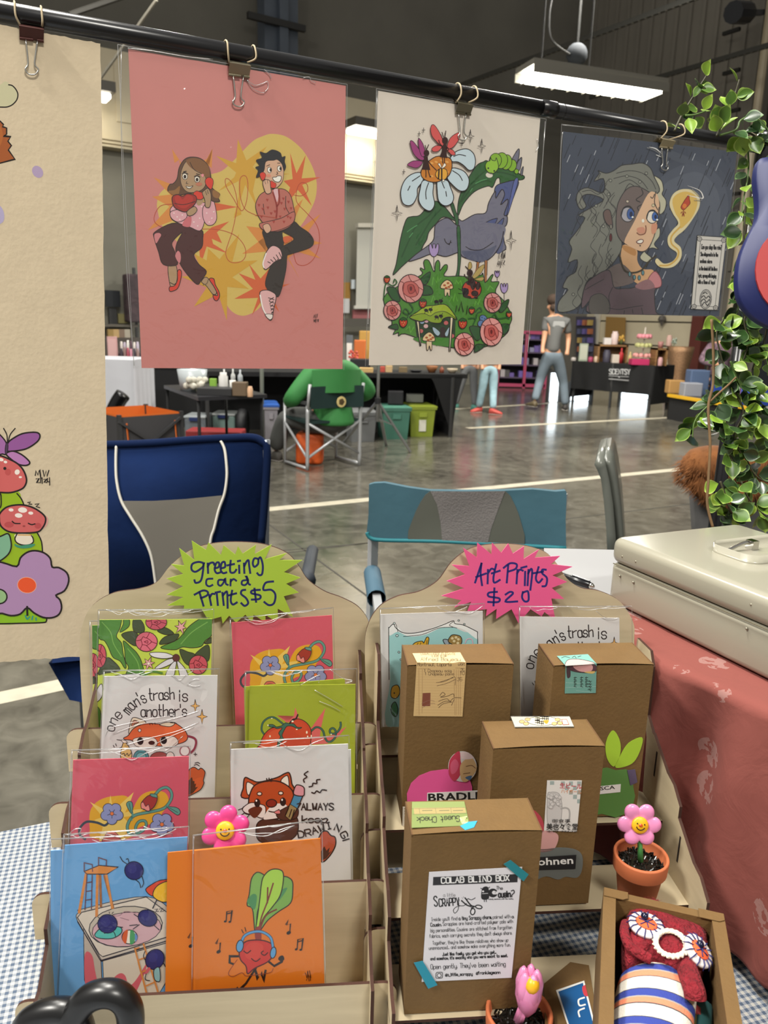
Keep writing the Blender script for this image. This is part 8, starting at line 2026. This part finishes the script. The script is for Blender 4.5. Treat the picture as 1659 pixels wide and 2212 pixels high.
b=MB().m(mat('#c8bfb4',.4));b.tube([P,P+ZV*.62],.012,8);b.build('pole',t)
for i,(z,r) in enumerate(((.1,.17),(.27,.14),(.42,.12))):
 b=MB().m(mat('#8d8f7d',.4),True);b.lathe(P+ZV*z,[(.001,0),(r,.01),(r,.02),(.001,.015)],16);b.build('tier',t)
 b=MB().m(mat(['#c58a86','#a8a870','#c9808a'][i],.5),True)
 for k in range(9):q=k*.698;b.ball(P+Vector((r*.75*math.cos(q),r*.75*math.sin(q),z+.045)),.045,8)
 b.build('wax_melts',t)
Yk,zk=shelfcrate(1418,1444,752,'narrow wooden crate at the right end of the draped table')
item(1424,1436,738,Yk+.06,zk,'#9a6a66','rose coloured pot on the narrow wooden crate','pot','cup');item(1424,1434,772,Yk-.1,ztb,'#b58a8a','pink tin before the narrow wooden crate','tin','cyl')
GOLD=mat('#b08a68',.25,.7,gain=1.1,var=.45,vscale=70,bump=.8,bscale=120)
p=onz(1456,874,0);zt2=ony(1456,748,p.y).z
t=thing('sequin_stand','tall stand wrapped in rose gold sequin cloth','stand',p);b=MB().m(GOLD,True);b.lathe(p,[(.2,0),(.16,.25),(.17,.6),(.23,zt2-.1),(.24,zt2),(.001,zt2)],18);b.build('sequin_cloth',t)
item(1443,1455,724,p.y-.05,zt2,'#c9a498','peach vase on the sequin stand','vase','cyl');item(1452,1468,728,p.y-.1,zt2,'#a9b5a6','pale green flower bunch on the sequin stand','flowers','bunch',extra='#8a9a80')
wp=[onwall_right(x,y,.3) for x,y in ((1309,684),(1350,686),(1348,738),(1306,736))];b=MB().m(mat('#8a6a38',.8));b.prism(wp,A1*.03);b.build('wall_board',label='ochre board on the cream door above the wooden crate',cat='board')
wp=[onwall_right(x,y,.35) for x,y in ((1244,684),(1284,684),(1282,770),(1244,770))];b=MB().m(mat('#43414d',.6));b.prism(wp,A1*.05)
for i in range(4):
 for j in range(3):b.m(mat(['#6a5f9a','#a8684a','#b59a5a','#5a5f7a'][(i*3+j) % 4],.5));q=onwall_right(1253+11*j,697+19*i,.4);b.box(q,(.12,.08,.12),(A1,A2,ZV))
b.build('vending_cabinet',label='dark glazed cabinet of coloured goods right of the grey shirt',cat='cabinet')
p=onwall_right(1430,693,.25);b=MB().m(mat('#55504a',.5));b.lathe(p,[(.001,-.12),(.05,-.02),(.09,.02),(.06,.1),(.001,.12)],8,(A2,A1,ZV));b.build('door_lock',label='dark lock fitting on the cream overhead door',cat='lock')
# --- yellow edged table at the far right with boxes
K0,K1=onz(1440,905,0),onz(1700,960,0);zk=ony(1440,855,K0.y).z
dk_=(K1-K0);dk_.z=0;Lk=dk_.length;dk_.normalize();dkn=Vector((-dk_.y,dk_.x,0))
if dkn.y<0:dkn=-dkn
t=thing('booth_table','black booth table with a yellow edge behind the garland','table',K0+dk_*Lk/2+dkn*.3)
b=MB().m(BLK);b.prism([K0,K1,K1+ZV*zk,K0+ZV*zk],dkn*.02);b.prism([K0,K0+dkn*.7,K0+dkn*.7+ZV*zk,K0+ZV*zk],dk_*.02);b.build('skirt',t)
b=MB().m(mat('#3a3838',.6));b.prism([K0+ZV*zk,K1+ZV*zk,K1+dkn*.7+ZV*zk,K0+dkn*.7+ZV*zk],ZV*.02);b.build('tabletop',t)
b=MB().m(mat('#c79a1e',.5));b.bar(K0+ZV*(zk+.01)-dkn*.012,K1+ZV*(zk+.01)-dkn*.012,.05,.045);b.build('edge_trim',t)
def on_k(x):P=hit(x,850,K0+dkn*.25,dkn);return P.y
zk+=.02
item(1447,1481,822,on_k(1464),zk,'#a8804a','open brown carton on the yellow edged table','carton')
item(1480,1520,828,on_k(1500)-.1,zk,'#8a8d96','patterned grey and white tin on the yellow edged table','tin')
item(1494,1536,800,on_k(1515)+.3,zk,'#4a5c7a','blue printed box behind the patterned tin','box')
item(1618,1668,838,on_k(1640),zk,'#23409a','bright blue box behind the garland at right edge','box');item(1578,1612,826,on_k(1595),zk,'#b5788a','pink packet on the yellow edged table behind the garland','packet');item(1545,1566,812,on_k(1556)+.1,zk,'#1f3f96','dark blue box directly behind the black post','box')
P=K1+dkn*.7
b=MB().m(mat('#c9b4a6',.7));
# ================================================================ people
def skin(name,parent,V,E,m_,lvl=2):
 me=bpy.data.meshes.new(name);org=wloc(parent);me.from_pydata([tuple(v[0]-org) for v in V],E,[]);me.materials.append(m_)
 o=bpy.data.objects.new(name,me);COL.objects.link(o);o.parent=parent
 md=o.modifiers.new('skin','SKIN');md.use_smooth_shade=True
 for i,v in enumerate(me.skin_vertices[0].data):
  r=V[i][1];v.radius=r if isinstance(r,tuple) else (r,r);v.use_root=(i==0)
 o.modifiers.new('sub','SUBSURF').levels=lvl;o.modifiers['sub'].render_levels=lvl
 return o
SKN=mat('#b98a6c',.55)
def shoe(t,p,d,c,L=.27):
 d=d.normalized();s_=Vector((-d.y,d.x,0));b=MB().m(mat(c,.6),True)
 rings=[]
 for k,(f,w,h) in enumerate(((-.28,.03,.05),(-.24,.04,.09),(-.05,.042,.1),(.2,.048,.07),(.5,.05,.05),(.68,.035,.035),(.73,.01,.02))):
  rings.append([p+d*(f*L)+s_*(w*math.cos(q))+ZV*max(0,h/2+h/2*math.sin(q)) for q in [2*math.pi*i/10 for i in range(10)]])
 b.loft(rings);b.m(mat('#cfc8bf',.6));b.loft([[v+(v-p).normalized()*.004-ZV*(v.z-p.z-(.0 if j==0 else .018)) for v in r] for j in (0,) for r in rings]);return b.build('shoe',t,fix=False)
# --- man in the grey T shirt, walking away
Ym=onz(1222,886,0).y
def J(x,y,dy=0.):return ony(x,y,Ym+dy)
t=thing('person','person in grey T-shirt and grey jeans walking away across the hall','person',Vector((J(1195,888).x,Ym,0)))
k=pxm(J(1200,760))
B={'pel':J(1192,768),'spi':J(1195,730),'che':J(1202,697),'nek':J(1198,679),'hd0':J(1195,668),'hd1':J(1195,652),'shL':J(1180,693),'elL':J(1176,728,-.03),'wrL':J(1172,752,-.1),'haL':J(1173,764,-.14),'shR':J(1224,696),'elR':J(1228,732,.05),'wrR':J(1226,756,-.05),'haR':J(1224,768,-.08),
     'hpL':J(1181,775),'knL':J(1166,823,.1),'anL':J(1155,866,-.1),'hpR':J(1205,776),'knR':J(1217,828,.1),'anR':J(1221,876,.05)}
def body(t,B,q=1.):
 nm=list(B);R={'pel':(.155,.11),'spi':(.15,.105),'che':(.17,.115),'nek':.058,'hd0':(.075,.09),'hd1':(.08,.1),'sh':.065,'el':.045,'wr':.032,'ha':(.03,.045),'hp':.095,'kn':.062,'an':.042}
 sc=lambda r:tuple(x*q for x in r) if isinstance(r,tuple) else r*q
 V=[(B[n],sc(R.get(n,R.get(n[:2],.05)))) for n in nm];I={n:i for i,n in enumerate(nm)}
 E=[('pel','spi'),('spi','che'),('che','nek'),('nek','hd0'),('hd0','hd1'),('che','shL'),('shL','elL'),('elL','wrL'),('wrL','haL'),('che','shR'),('shR','elR'),('elR','wrR'),('wrR','haR'),('pel','hpL'),('hpL','knL'),('knL','anL'),('pel','hpR'),('hpR','knR'),('knR','anR')]
 return skin('body',t,V,[(I[a],I[b_]) for a,b_ in E if a in I and b_ in I],SKN)
def garment(name,t,B,parts_,E,m_):
 nm=[p[0] for p in parts_];I={n:i for i,n in enumerate(nm)}
 V=[((B[n] if isinstance(n,str) and n in B else n_),r) for (n,r,*rest) in parts_ for n_ in (rest[0] if rest else None,)]
 return skin(name,t,V,[(I[a],I[b_]) for a,b_ in E],m_)
def dress(t,B,cs,ct,sleeve=.45,s=1.,top=True,leg=1.):
 mid=lambda a,b_,f:B[a].lerp(B[b_],f)
 if top:
  P=[('spi',(.175*s,.125*s)),('che',(.195*s,.135*s)),('nk',(.075*s,.075*s),mid('che','nek',.75)),('hem',(.18*s,.135*s),mid('spi','pel',.9 if sleeve<.9 else 1.3)),('shL',.085*s),('slL',.068*s,mid('shL','elL',min(1,sleeve*1.6))),('shR',.085*s),('slR',.068*s,mid('shR','elR',min(1,sleeve*1.6)))]
  E=[('spi','che'),('che','nk'),('spi','hem'),('che','shL'),('shL','slL'),('che','shR'),('shR','slR')]
  if sleeve>.9:P+=[('wrL',.05*s),('wrR',.05*s)];E+=[('slL','wrL'),('slR','wrR')]
  garment('shirt' if sleeve<.9 else 'jacket',t,B,P,E,cs)
 P=[('pel',(.175*s,.13*s)),('wa',(.17*s,.12*s),mid('pel','spi',.4)),('hpL',.115*s),('knL',.08*s),('anL',.068*s,mid('knL','anL',leg)),('hpR',.115*s),('knR',.08*s),('anR',.068*s,mid('knR','anR',leg))]
 garment('trousers',t,B,P,[('pel','wa'),('pel','hpL'),('hpL','knL'),('knL','anL'),('pel','hpR'),('hpR','knR'),('knR','anR')],ct)
body(t,B);dress(t,B,mat('#5d5d5c',.9),mat('#66727c',.9,var=.08,vscale=6))
b=MB().m(mat('#3a2c22',.9),True);b.ball(B['hd1']+Vector((0,-.015,.03)),.115,14,(.92,1.0,.85));b.ball(B['hd0']+Vector((0,-.06,.03)),.07,12);b.build('hair',t)
b=MB().m(SKN,True)
for s_ in (-1,1):b.ball(B['hd0']+Vector((.088*s_,.0,.03)),.03,8,(.4,.7,1))
b.build('ears' if 0 else 'ear',t)
b=MB().m(mat('#8d8d8c',.9));PB=B['che']+Vector((.01,-.135,-.02));n_=Vector((0,-1,0));b.rbox(PB,(.2,.012,.1),.02);b.build('shirt_print',t,label='pale faded print across the shirt back')
shoe(t,Vector((B['anL'].x-.02,B['anL'].y-.02,J(1155,874,-.1).z-.03)),Vector((-.4,.9,0)),'#5a4f3a');shoe(t,Vector((B['anR'].x,B['anR'].y,.0)),Vector((.15,1,0)),'#2e2a28')
# --- two children whose upper halves the bird print hides
def child(xs,Yc,label,ct,top,shoec,H_=1.25,stride=.14):
 x0=ony(xs,800,Yc).x;g=lambda dx,z,dy=0.:Vector((x0+dx,Yc+dy,z));q=H_/1.75
 t=thing('person',label,'person',g(0,0))
 B={'pel':g(0,.95*q),'spi':g(0,1.15*q),'che':g(.01,1.36*q),'nek':g(0,1.47*q),'hd0':g(0,1.56*q),'hd1':g(0,1.67*q),'shL':g(-.15*q,1.4*q),'elL':g(-.19*q,1.15*q),'wrL':g(-.17*q,.95*q,-.05),'haL':g(-.16*q,.87*q,-.07),'shR':g(.15*q,1.4*q),'elR':g(.2*q,1.15*q),'wrR':g(.18*q,.95*q,-.05),'haR':g(.17*q,.87*q,-.07),
         'hpL':g(-.08*q,.9*q),'knL':g(-.09*q-stride*.5,.5*q,.03),'anL':g(-.1*q-stride,.09*q,.1),'hpR':g(.08*q,.9*q),'knR':g(.08*q+stride*.2,.5*q),'anR':g(.06*q+stride*.5,.09*q,-.12)}
 body(t,B,q);dress(t,B,top,ct,s=q*1.08,leg=.9)
 b=MB().m(mat('#5a3f2a',.9),True);b.ball(B['hd1']+ZV*.02,.12*q,12,(1,1,.95));b.build('hair',t)
 for a_,dd in (('anL',Vector((-.8,-.5,0))),('anR',Vector((.9,-.4,0)))):shoe(t,Vector((B[a_].x,B[a_].y,0)),dd,shoec,.21)
child(1014,onz(1010,884,0).y,'child in grey leggings and teal shoes below the bird print',mat('#5f6163',.9),mat('#b03a6a',.9),'#4f8a80',1.3,.12)
child(1058,onz(1055,890,0).y-.15,'child in light blue jeans and red shoes below the bird print',mat('#86a2ac',.9,var=.15,vscale=12),mat('#8d8f92',.9),'#a8423a',1.35,.05)
# --- seated person in the green jacket, from behind
cRL,cRR,cFL,cFR=onz(664,1018,0),onz(776,1006,0),onz(616,1002,0),onz(726,992,0)
GJ=mat('#35803f',.75,gain=.9,var=.08,vscale=4,bump=.3,bscale=8)
t=thing('camp_chair','aluminium folding chair with dark green back panel under the green jacket','chair',(cRL+cRR+cFL+cFR)/4)
rim=.62
for a_,f_,nm in ((cRL,cFL,0),(cRR,cFR,1)):
 b=MB().m(ALU,True);b.tube(catmull([a_+ZV*.01,a_+ZV*.3,a_+ZV*.6],3),.017,8);b.tube([a_+ZV*.55,a_+ZV*.79+(a_-f_).normalized()*.04],.015,8);b.build('leg',t)
 b=MB().m(ALU,True);b.tube([f_+ZV*.01,f_+ZV*.6],.015,8);b.build('leg',t)
 b=MB().m(ALU,True);b.tube([a_+ZV*.025,f_+ZV*.025],.014,8);b.build('foot_rail',t)
 b=MB().m(mat('#3a3b3c',.6));b.bar(a_+ZV*.62,f_+ZV*.62,.04,.025);b.build('armrest',t)
for p,q in ((cRL+ZV*.44,cRR+ZV*.12),(cRR+ZV*.44,cRL+ZV*.12),(cFL+ZV*.12,cFR+ZV*.42),(cFR+ZV*.12,cFL+ZV*.42),(cRL+ZV*.12,cFL+ZV*.4)):
 b=MB().m(ALU,True);b.tube([p,q],.013,8);b.build('cross_brace',t)
DG=mat('#16302e',.8,gain=1.)
dRR=(cRR-cRL);bn=Vector((dRR.y,-dRR.x,0)).normalized();
if bn.y>0:bn=-bn
b=MB().m(DG,True)
def bfn(u,v):p=cRL.lerp(cRR,u);return p+bn*(.05-.03*math.sin(math.pi*u))+ZV*(.57+.2*v)
b.grid(bfn,10,4);b.build('backrest',t,fix=False)
lp2=ony(737,868,(cRL.lerp(cRR,.6)+bn*.07).y);b=MB().m(mat('#c9b57a',.6));b.lathe(lp2,[(.001,0),(.05,0),(.05,.006),(.001,.008)],18,(dRR.normalized(),ZV,bn));b.m(mat('#4a3a20',.6));b.lathe(lp2+bn*.006,[(.001,.002),(.034,.002),(.001,.005)],5,(dRR.normalized(),ZV,bn));b.build('badge',t,label='round pale badge on the chair back')
b=MB().m(DG);b.prism([cRL+ZV*.45,cRR+ZV*.45,cFR+ZV*.47,cFL+ZV*.47],ZV*-.02);b.build('seat',t)
ctr=(cRL+cRR)/2;fw=((cFL+cFR)/2-ctr).normalized();rt=dRR.normalized()
if abs(fw.length)<.1:fw=Vector((-.5,.86,0))
seat=ctr+fw*.1+rt*.05
def g(r_,f_,z):return seat+rt*r_+fw*f_+ZV*z
t=thing('person','person in a bright green jacket seated with their back turned','person',seat)
B={'pel':g(0,.0,0.440),'spi':g(0,.0,0.620),'che':g(.0,.06,0.850),'nek':g(.03,.14,0.970),'hd0':g(.04,.24,1.000),'hd1':g(.05,.31,1.070),'shL':g(-.18,.05,0.890),'elL':g(-.42,.02,.66),'wrL':g(-.34,.24,.6),'haL':g(-.3,.32,.6),'shR':g(.2,.05,0.890),'elR':g(.44,.0,.68),'wrR':g(.38,.24,.62),'haR':g(.36,.32,.62),
     'hpL':g(-.1,.08,0.440),'knL':g(-.28,.42,0.440),'anL':g(-.32,.55,0.090),'hpR':g(.1,.08,0.440),'knR':g(.12,.48,0.440),'anR':g(.1,.5,0.090)}
body(t,B);dress(t,B,GJ,mat('#4a4b49',.9),sleeve=1.,s=1.28)
b=MB().m(GJ,True);b.lathe(B['nek']+fw*.0+ZV*.0,[(.16,-.06),(.12,.0),(.1,.05),(.085,.05),(.08,-.02)],16,(rt,fw,ZV),cap=False);b.build('collar',t)
b=MB().m(GJ,True)
def yfn(u,v):a_=-1+2*u;return B['che']-fw*(.215+.012*v-.1*a_*a_)+rt*(.27*a_)+ZV*(.06-.2*v)
b.grid(yfn,12,4);b.build('yoke_flap',t,fix=False)
b=MB().m(mat('#8a8478',.9),True);b.ball(B['hd1'],.105,12);b.build('hair',t)
for a_ in ('anL','anR'):shoe(t,Vector((B[a_].x,B[a_].y,0)),fw-rt*.3,'#55524d')
P=cRL+Vector((-.02,.42,0));b=MB().m(mat('#c9551c',.6,gain=1.1,bump=.6,bscale=20),True);b.rbox(P+ZV*.15,(.26,.2,.3),.05);b.build('shopping_bag',label='orange bag on the floor beside the green jacket chair',cat='bag')
# --- person partly seen through the garland
Yp=on_k(1545)+1.35;pxp=lambda x,y,d=0.:ony(x,y,Yp+d)
t=thing('person','person in black and pink patterned top behind the garland','person',Vector((pxp(1540,850).x,Yp,0)))
x0=pxp(1545,850).x;g=lambda r_,z,f_=0.:Vector((x0+r_,Yp+f_,z))
B={'pel':g(0,.62),'spi':g(.0,.82),'che':g(-.02,1.04,-.06),'nek':g(.02,1.2,-.1),'hd0':g(.05,1.3,-.13),'hd1':g(.06,1.4,-.13),'shL':g(-.2,1.08,-.05),'elL':g(-.34,.88,-.12),'wrL':g(-.2,.84,-.35),'haL':g(-.14,.84,-.42),'shR':g(.18,1.08,-.05),'elR':g(.28,.86,-.1),'wrR':g(.2,.84,-.35),'haR':g(.14,.84,-.42),'hpL':g(-.1,.58),'knL':g(-.12,.54,-.42),'anL':g(-.12,.1,-.42),'hpR':g(.1,.58),'knR':g(.12,.54,-.42),'anR':g(.12,.1,-.42)}
body(t,B);dress(t,B,mat('#6a5560',.9,var=.6,vscale=26),mat('#2a2c34',.9),sleeve=1.)
b=MB().m(mat('#8a5a3a',.9),True);b.ball(B['hd1']+Vector((0,.03,.02)),.115,12);b.build('hair',t)
for a_ in ('anL','anR'):shoe(t,Vector((B[a_].x,B[a_].y,0)),Vector((0,-1,0)),'#2a2a2c')
b=MB().m(BLK);b.box(g(0,.44,.05),(.46,.46,.06));[b.bar(g(a_,.42,c_),g(a_,0,c_),.03,.03) for a_ in (-.2,.2) for c_ in (-.15,.25)];b.build('stool',label='dark stool under the person behind the garland',cat='stool')
# ================================================================ garland, twig and round sign on the right post
zp=zdist(pp0+ZV*1.3)
LFM=[mat('#22391c',.3,gain=1.,var=.2,vscale=40,coat=.2),mat('#304d24',.3,gain=1.,var=.2,vscale=40,coat=.2),mat('#4d6d28',.35,gain=1.,var=.2,vscale=40),mat('#7d9f34',.35,gain=1.,var=.2,vscale=40)]
RIMM=[mat('#52703f',.4,gain=1.),mat('#5f7c48',.4,gain=1.),mat('#86a04a',.4,gain=1.),mat('#a5be5c',.4,gain=1.)]
STEM=mat('#3c3a22',.6,gain=1.);STEMG=mat('#4f6a2c',.5,gain=1.)
def leaf(b,p,d,n,L,W,k,cup=.25,tip=.0):
 d=d.normalized();s_=d.cross(n)
 if s_.length<1e-4:s_=d.orthogonal()
 s_.normalize();n=s_.cross(d)
 prof=[0,.42,.78,.96,1.0,.92,.72,.42,.0];N=len(prof)-1
 rows=[]
 for i,w in enumerate(prof):
  v=i/N;c=p+d*(L*(v+(.1*tip if i==N else 0)))-n*(cup*L*.35*v*v)
  row=[]
  for j,a in enumerate((-1,-.84,-.4,0,.4,.84,1)):row.append(c+s_*(a*w*W/2)+n*(cup*W*.5*a*a*w-.0))
  rows.append(row)
 base=len(b.v)
 for r_ in rows:b.v+=r_
 for i in range(N):
  for j in range(6):
   b.m((RIMM if j in (0,5) or i==N-1 else LFM)[k],True);q=base+i*7+j;b.face([q,q+1,q+8,q+7])
def pt(x,y,z):return CAM+ray(x,y)*z
random.seed(21)
def sprig(b,bs,path,z,n,L,lime=.3,spread=1.,stem=.0016,zj=.03,tipup=False):
 pts=catmull([pt(x,y,z+(zz or 0)) for x,y,zz in path],8)
 bs.m(STEM if random.random()<.6 else STEMG,True);bs.tube(pts,[stem*(1.15-.6*i/len(pts)) for i in range(len(pts))],6)
 for i in range(n):
  f=(i+.6)/n;j=min(len(pts)-2,int(f*(len(pts)-1)));p=pts[j];tg=(pts[j+1]-pts[j]).normalized()
  for s_ in (-1,1):
   if random.random()<.08:continue
   a=tg.orthogonal().normalized();q=random.uniform(0,6.283);side_=(a*math.cos(q)+tg.cross(a)*math.sin(q))*s_
   side_=(side_+(_r*s_*random.uniform(.3,1.)+_u*random.uniform(-.5,.5))*.8).normalized()
   d=(side_*spread+tg*random.uniform(.2,.9)).normalized();nn=(-_f+Vector((random.uniform(-.9,.9),random.uniform(-.4,.4),random.uniform(-.3,1.0)))).normalized()
   k=3 if random.random()<lime*.6 else (2 if random.random()<lime else random.choice((0,0,1,1)))
   sc=random.uniform(.7,1.1)*(1-.25*f)
   leaf(b,p+d*.004,d,nn,L*sc,L*sc*random.uniform(.72,.98),k,random.uniform(.1,.4),random.random())
t=thing('garland','faux green leafy garland wound down the right post','garland',pp0-ZV*.6)
bl_,bst=MB(),MB()
Z=zp-.04
# two upright sprigs above the bar
sprig(bl_,bst,[(1457,283,0),(1475,245,0),(1500,205,0),(1528,160,0)],Z-.08,6,.03,.55,.9)
sprig(bl_,bst,[(1548,295,0),(1560,262,0),(1580,225,0),(1597,172,0)],Z-.05,6,.032,.95,.9)
sprig(bl_,bst,[(1480,250,0),(1500,248,.0),(1525,240,0)],Z-.08,3,.03,.95,.9)
sprig(bl_,bst,[(1555,292,0),(1590,280,0),(1600,260,0),(1625,252,0),(1650,268,0),(1668,300,0)],Z-.06,4,.03,.2,.8)
sprig(bl_,bst,[(1596,284,0),(1620,288,0),(1650,308,0),(1680,330,0)],Z-.06,4,.032,.2,.8)
sprig(bl_,bst,[(1598,284,0),(1612,310,0),(1617,350,0),(1614,390,0),(1606,430,0),(1602,470,0)],Z-.03,7,.028,.5)
# hanging mass along the post
for path,n,lime in (([(1612,430,0),(1607,520,0),(1622,560,0),(1612,610,0)],9,.5),([(1622,470,0),(1634,520,0),(1618,590,0),(1607,640,0)],8,.25),([(1602,560,0),(1592,620,0),(1594,670,0),(1568,720,0)],9,.3),([(1632,640,0),(1608,690,0),(1616,740,0),(1598,800,0)],10,.35),([(1662,655,0),(1658,700,0),(1648,760,0),(1658,800,0)],9,.2),
  ([(1563,690,0),(1548,720,0),(1558,770,0),(1568,800,0)],9,.3),([(1598,700,0),(1628,720,0),(1633,770,0),(1613,830,0)],9,.5),([(1578,780,0),(1598,830,0),(1626,860,0),(1656,880,0)],9,.25),([(1568,820,0),(1561,860,0),(1526,880,0),(1501,910,0),(1496,945,0)],9,.2),([(1583,840,0),(1606,890,0),(1586,940,0),(1601,980,0)],10,.3),
  ([(1576,900,0),(1561,940,0),(1576,980,0),(1591,1020,0)],9,.3),([(1616,880,0),(1646,920,0),(1666,950,0),(1671,1000,0)],8,.5),([(1596,960,0),(1616,1000,0),(1636,1030,0),(1666,1045,0)],9,.35),([(1556,1040,0),(1566,1070,0),(1576,1100,0),(1591,1115,0)],8,.4),([(1601,1040,0),(1616,1075,0),(1641,1105,0),(1661,1120,0)],8,.6),([(1561,1090,0),(1556,1110,0),(1576,1125,0)],4,.4)):
 sprig(bl_,bst,path,Z+random.uniform(-.04,.03),int(n*1.2),.034,lime)
bl_.build('foliage',t,fix=False);bst.build('stem',t,fix=False)
tw=catmull([pt(x,y,Z-.06) for x,y in ((1537,690),(1541,760),(1540,830),(1530,880),(1534,960),(1530,1040),(1528,1090),(1540,1140))],6)
b=MB().m(mat('#6a5234',.8,gain=1.,var=.2,vscale=60),True);b.tube(tw,.0022,8);b.tube(catmull([pt(x,y,Z-.06) for x,y in ((1533,868),(1552,850),(1575,830),(1590,815))],5),.0016,6);b.build('twine_stem',label='thin brown twig hanging left of the black post',cat='twig')
# round blue and red sign
ZS=zp-.19
def sg(q):return [pt(x,y,ZS) for x,y in q]
t=thing('round_sign','round blue sign with a red disc at the right edge','sign',pt(1720,690,ZS))
BLS=mat('#14287a',.5,gain=.42)
o1=cm2([(1655,342),(1634,352),(1628,390),(1633,440),(1630,480),(1612,516),(1594,560),(1588,610),(1596,655),(1625,690),(1668,712),(1730,715),(1790,690),(1822,640),(1825,570),(1800,515),(1775,480),(1770,430),(1775,380),(1765,345),(1720,338)],3)
b=MB().m(BLS,True);r0_=sg(o1);cen_=sum(r0_,Vector())/len(r0_)
b.loft([[cen_+(p-cen_)*s_+_f*dz for p in r0_] for s_,dz in ((.985,-.008),(1.,-.004),(1.,.004),(.985,.008))]);b.build('board',t)
b=MB().m(mat('#b83a3a',.5,gain=.8));o2=[(1712+88*math.cos(k*.2094),590+98*math.sin(k*.2094)) for k in range(30)];b.prism([p-_f*.0085 for p in sg(o2)],_f*-.003);b.build('red_disc',t)
# ================================================================ pieces of parts go one level deeper
SUBS={'cash_box':(('handle','lid'),('handle_post','lid'),('handle_recess','lid'),('seam','body'),('rivet','body')),'sock_creature':(('bead','eye'),('mouth','head'),('ear','head')),
  'clay_flower':(('face_marks','face'),),'flower_pot':(('face_marks','face'),('yellow_centre','petals')),'storage_tote':(('label','body'),('handle','body')),'storage_bin':(('latch','lid'),),
  'camping_chair':(('piping','backrest'),('mesh_panel','backrest'),('binding','backrest')),'folding_chair':(('panel','backrest'),('mesh_panel','backrest'),('binding','backrest'),('arm_pad','arm_tube')),
  'camp_chair':(('badge','backrest'),),'person':(('shirt_print','shirt'),('yoke_flap','jacket'),('collar','jacket')),'tripod_stand':(('brace','leg'),),'cake_stand':(('wax_melts','tier'),),'wagon':(('strap','body'),),
  'round_sign':(('red_disc','board'),),'card_rack':(('slot','side_panel'),),'gift_box':(('purple_tape','green_sticker'),('teal_tape','printed_label'),('round_sticker','egg_sticker'))}
kind_=lambda o:o.name.split('.')[0]
for root in [o for o in COL.objects if o.parent is None and kind_(o) in SUBS]:
 kids={}
 for o in root.children:kids.setdefault(kind_(o),[]).append(o)
 for a_,b__ in SUBS[kind_(root)]:
  if a_ in kids and b__ in kids:
   for i,o in enumerate(kids[a_]):o.parent=kids[b__][min(i,len(kids[b__])-1)]
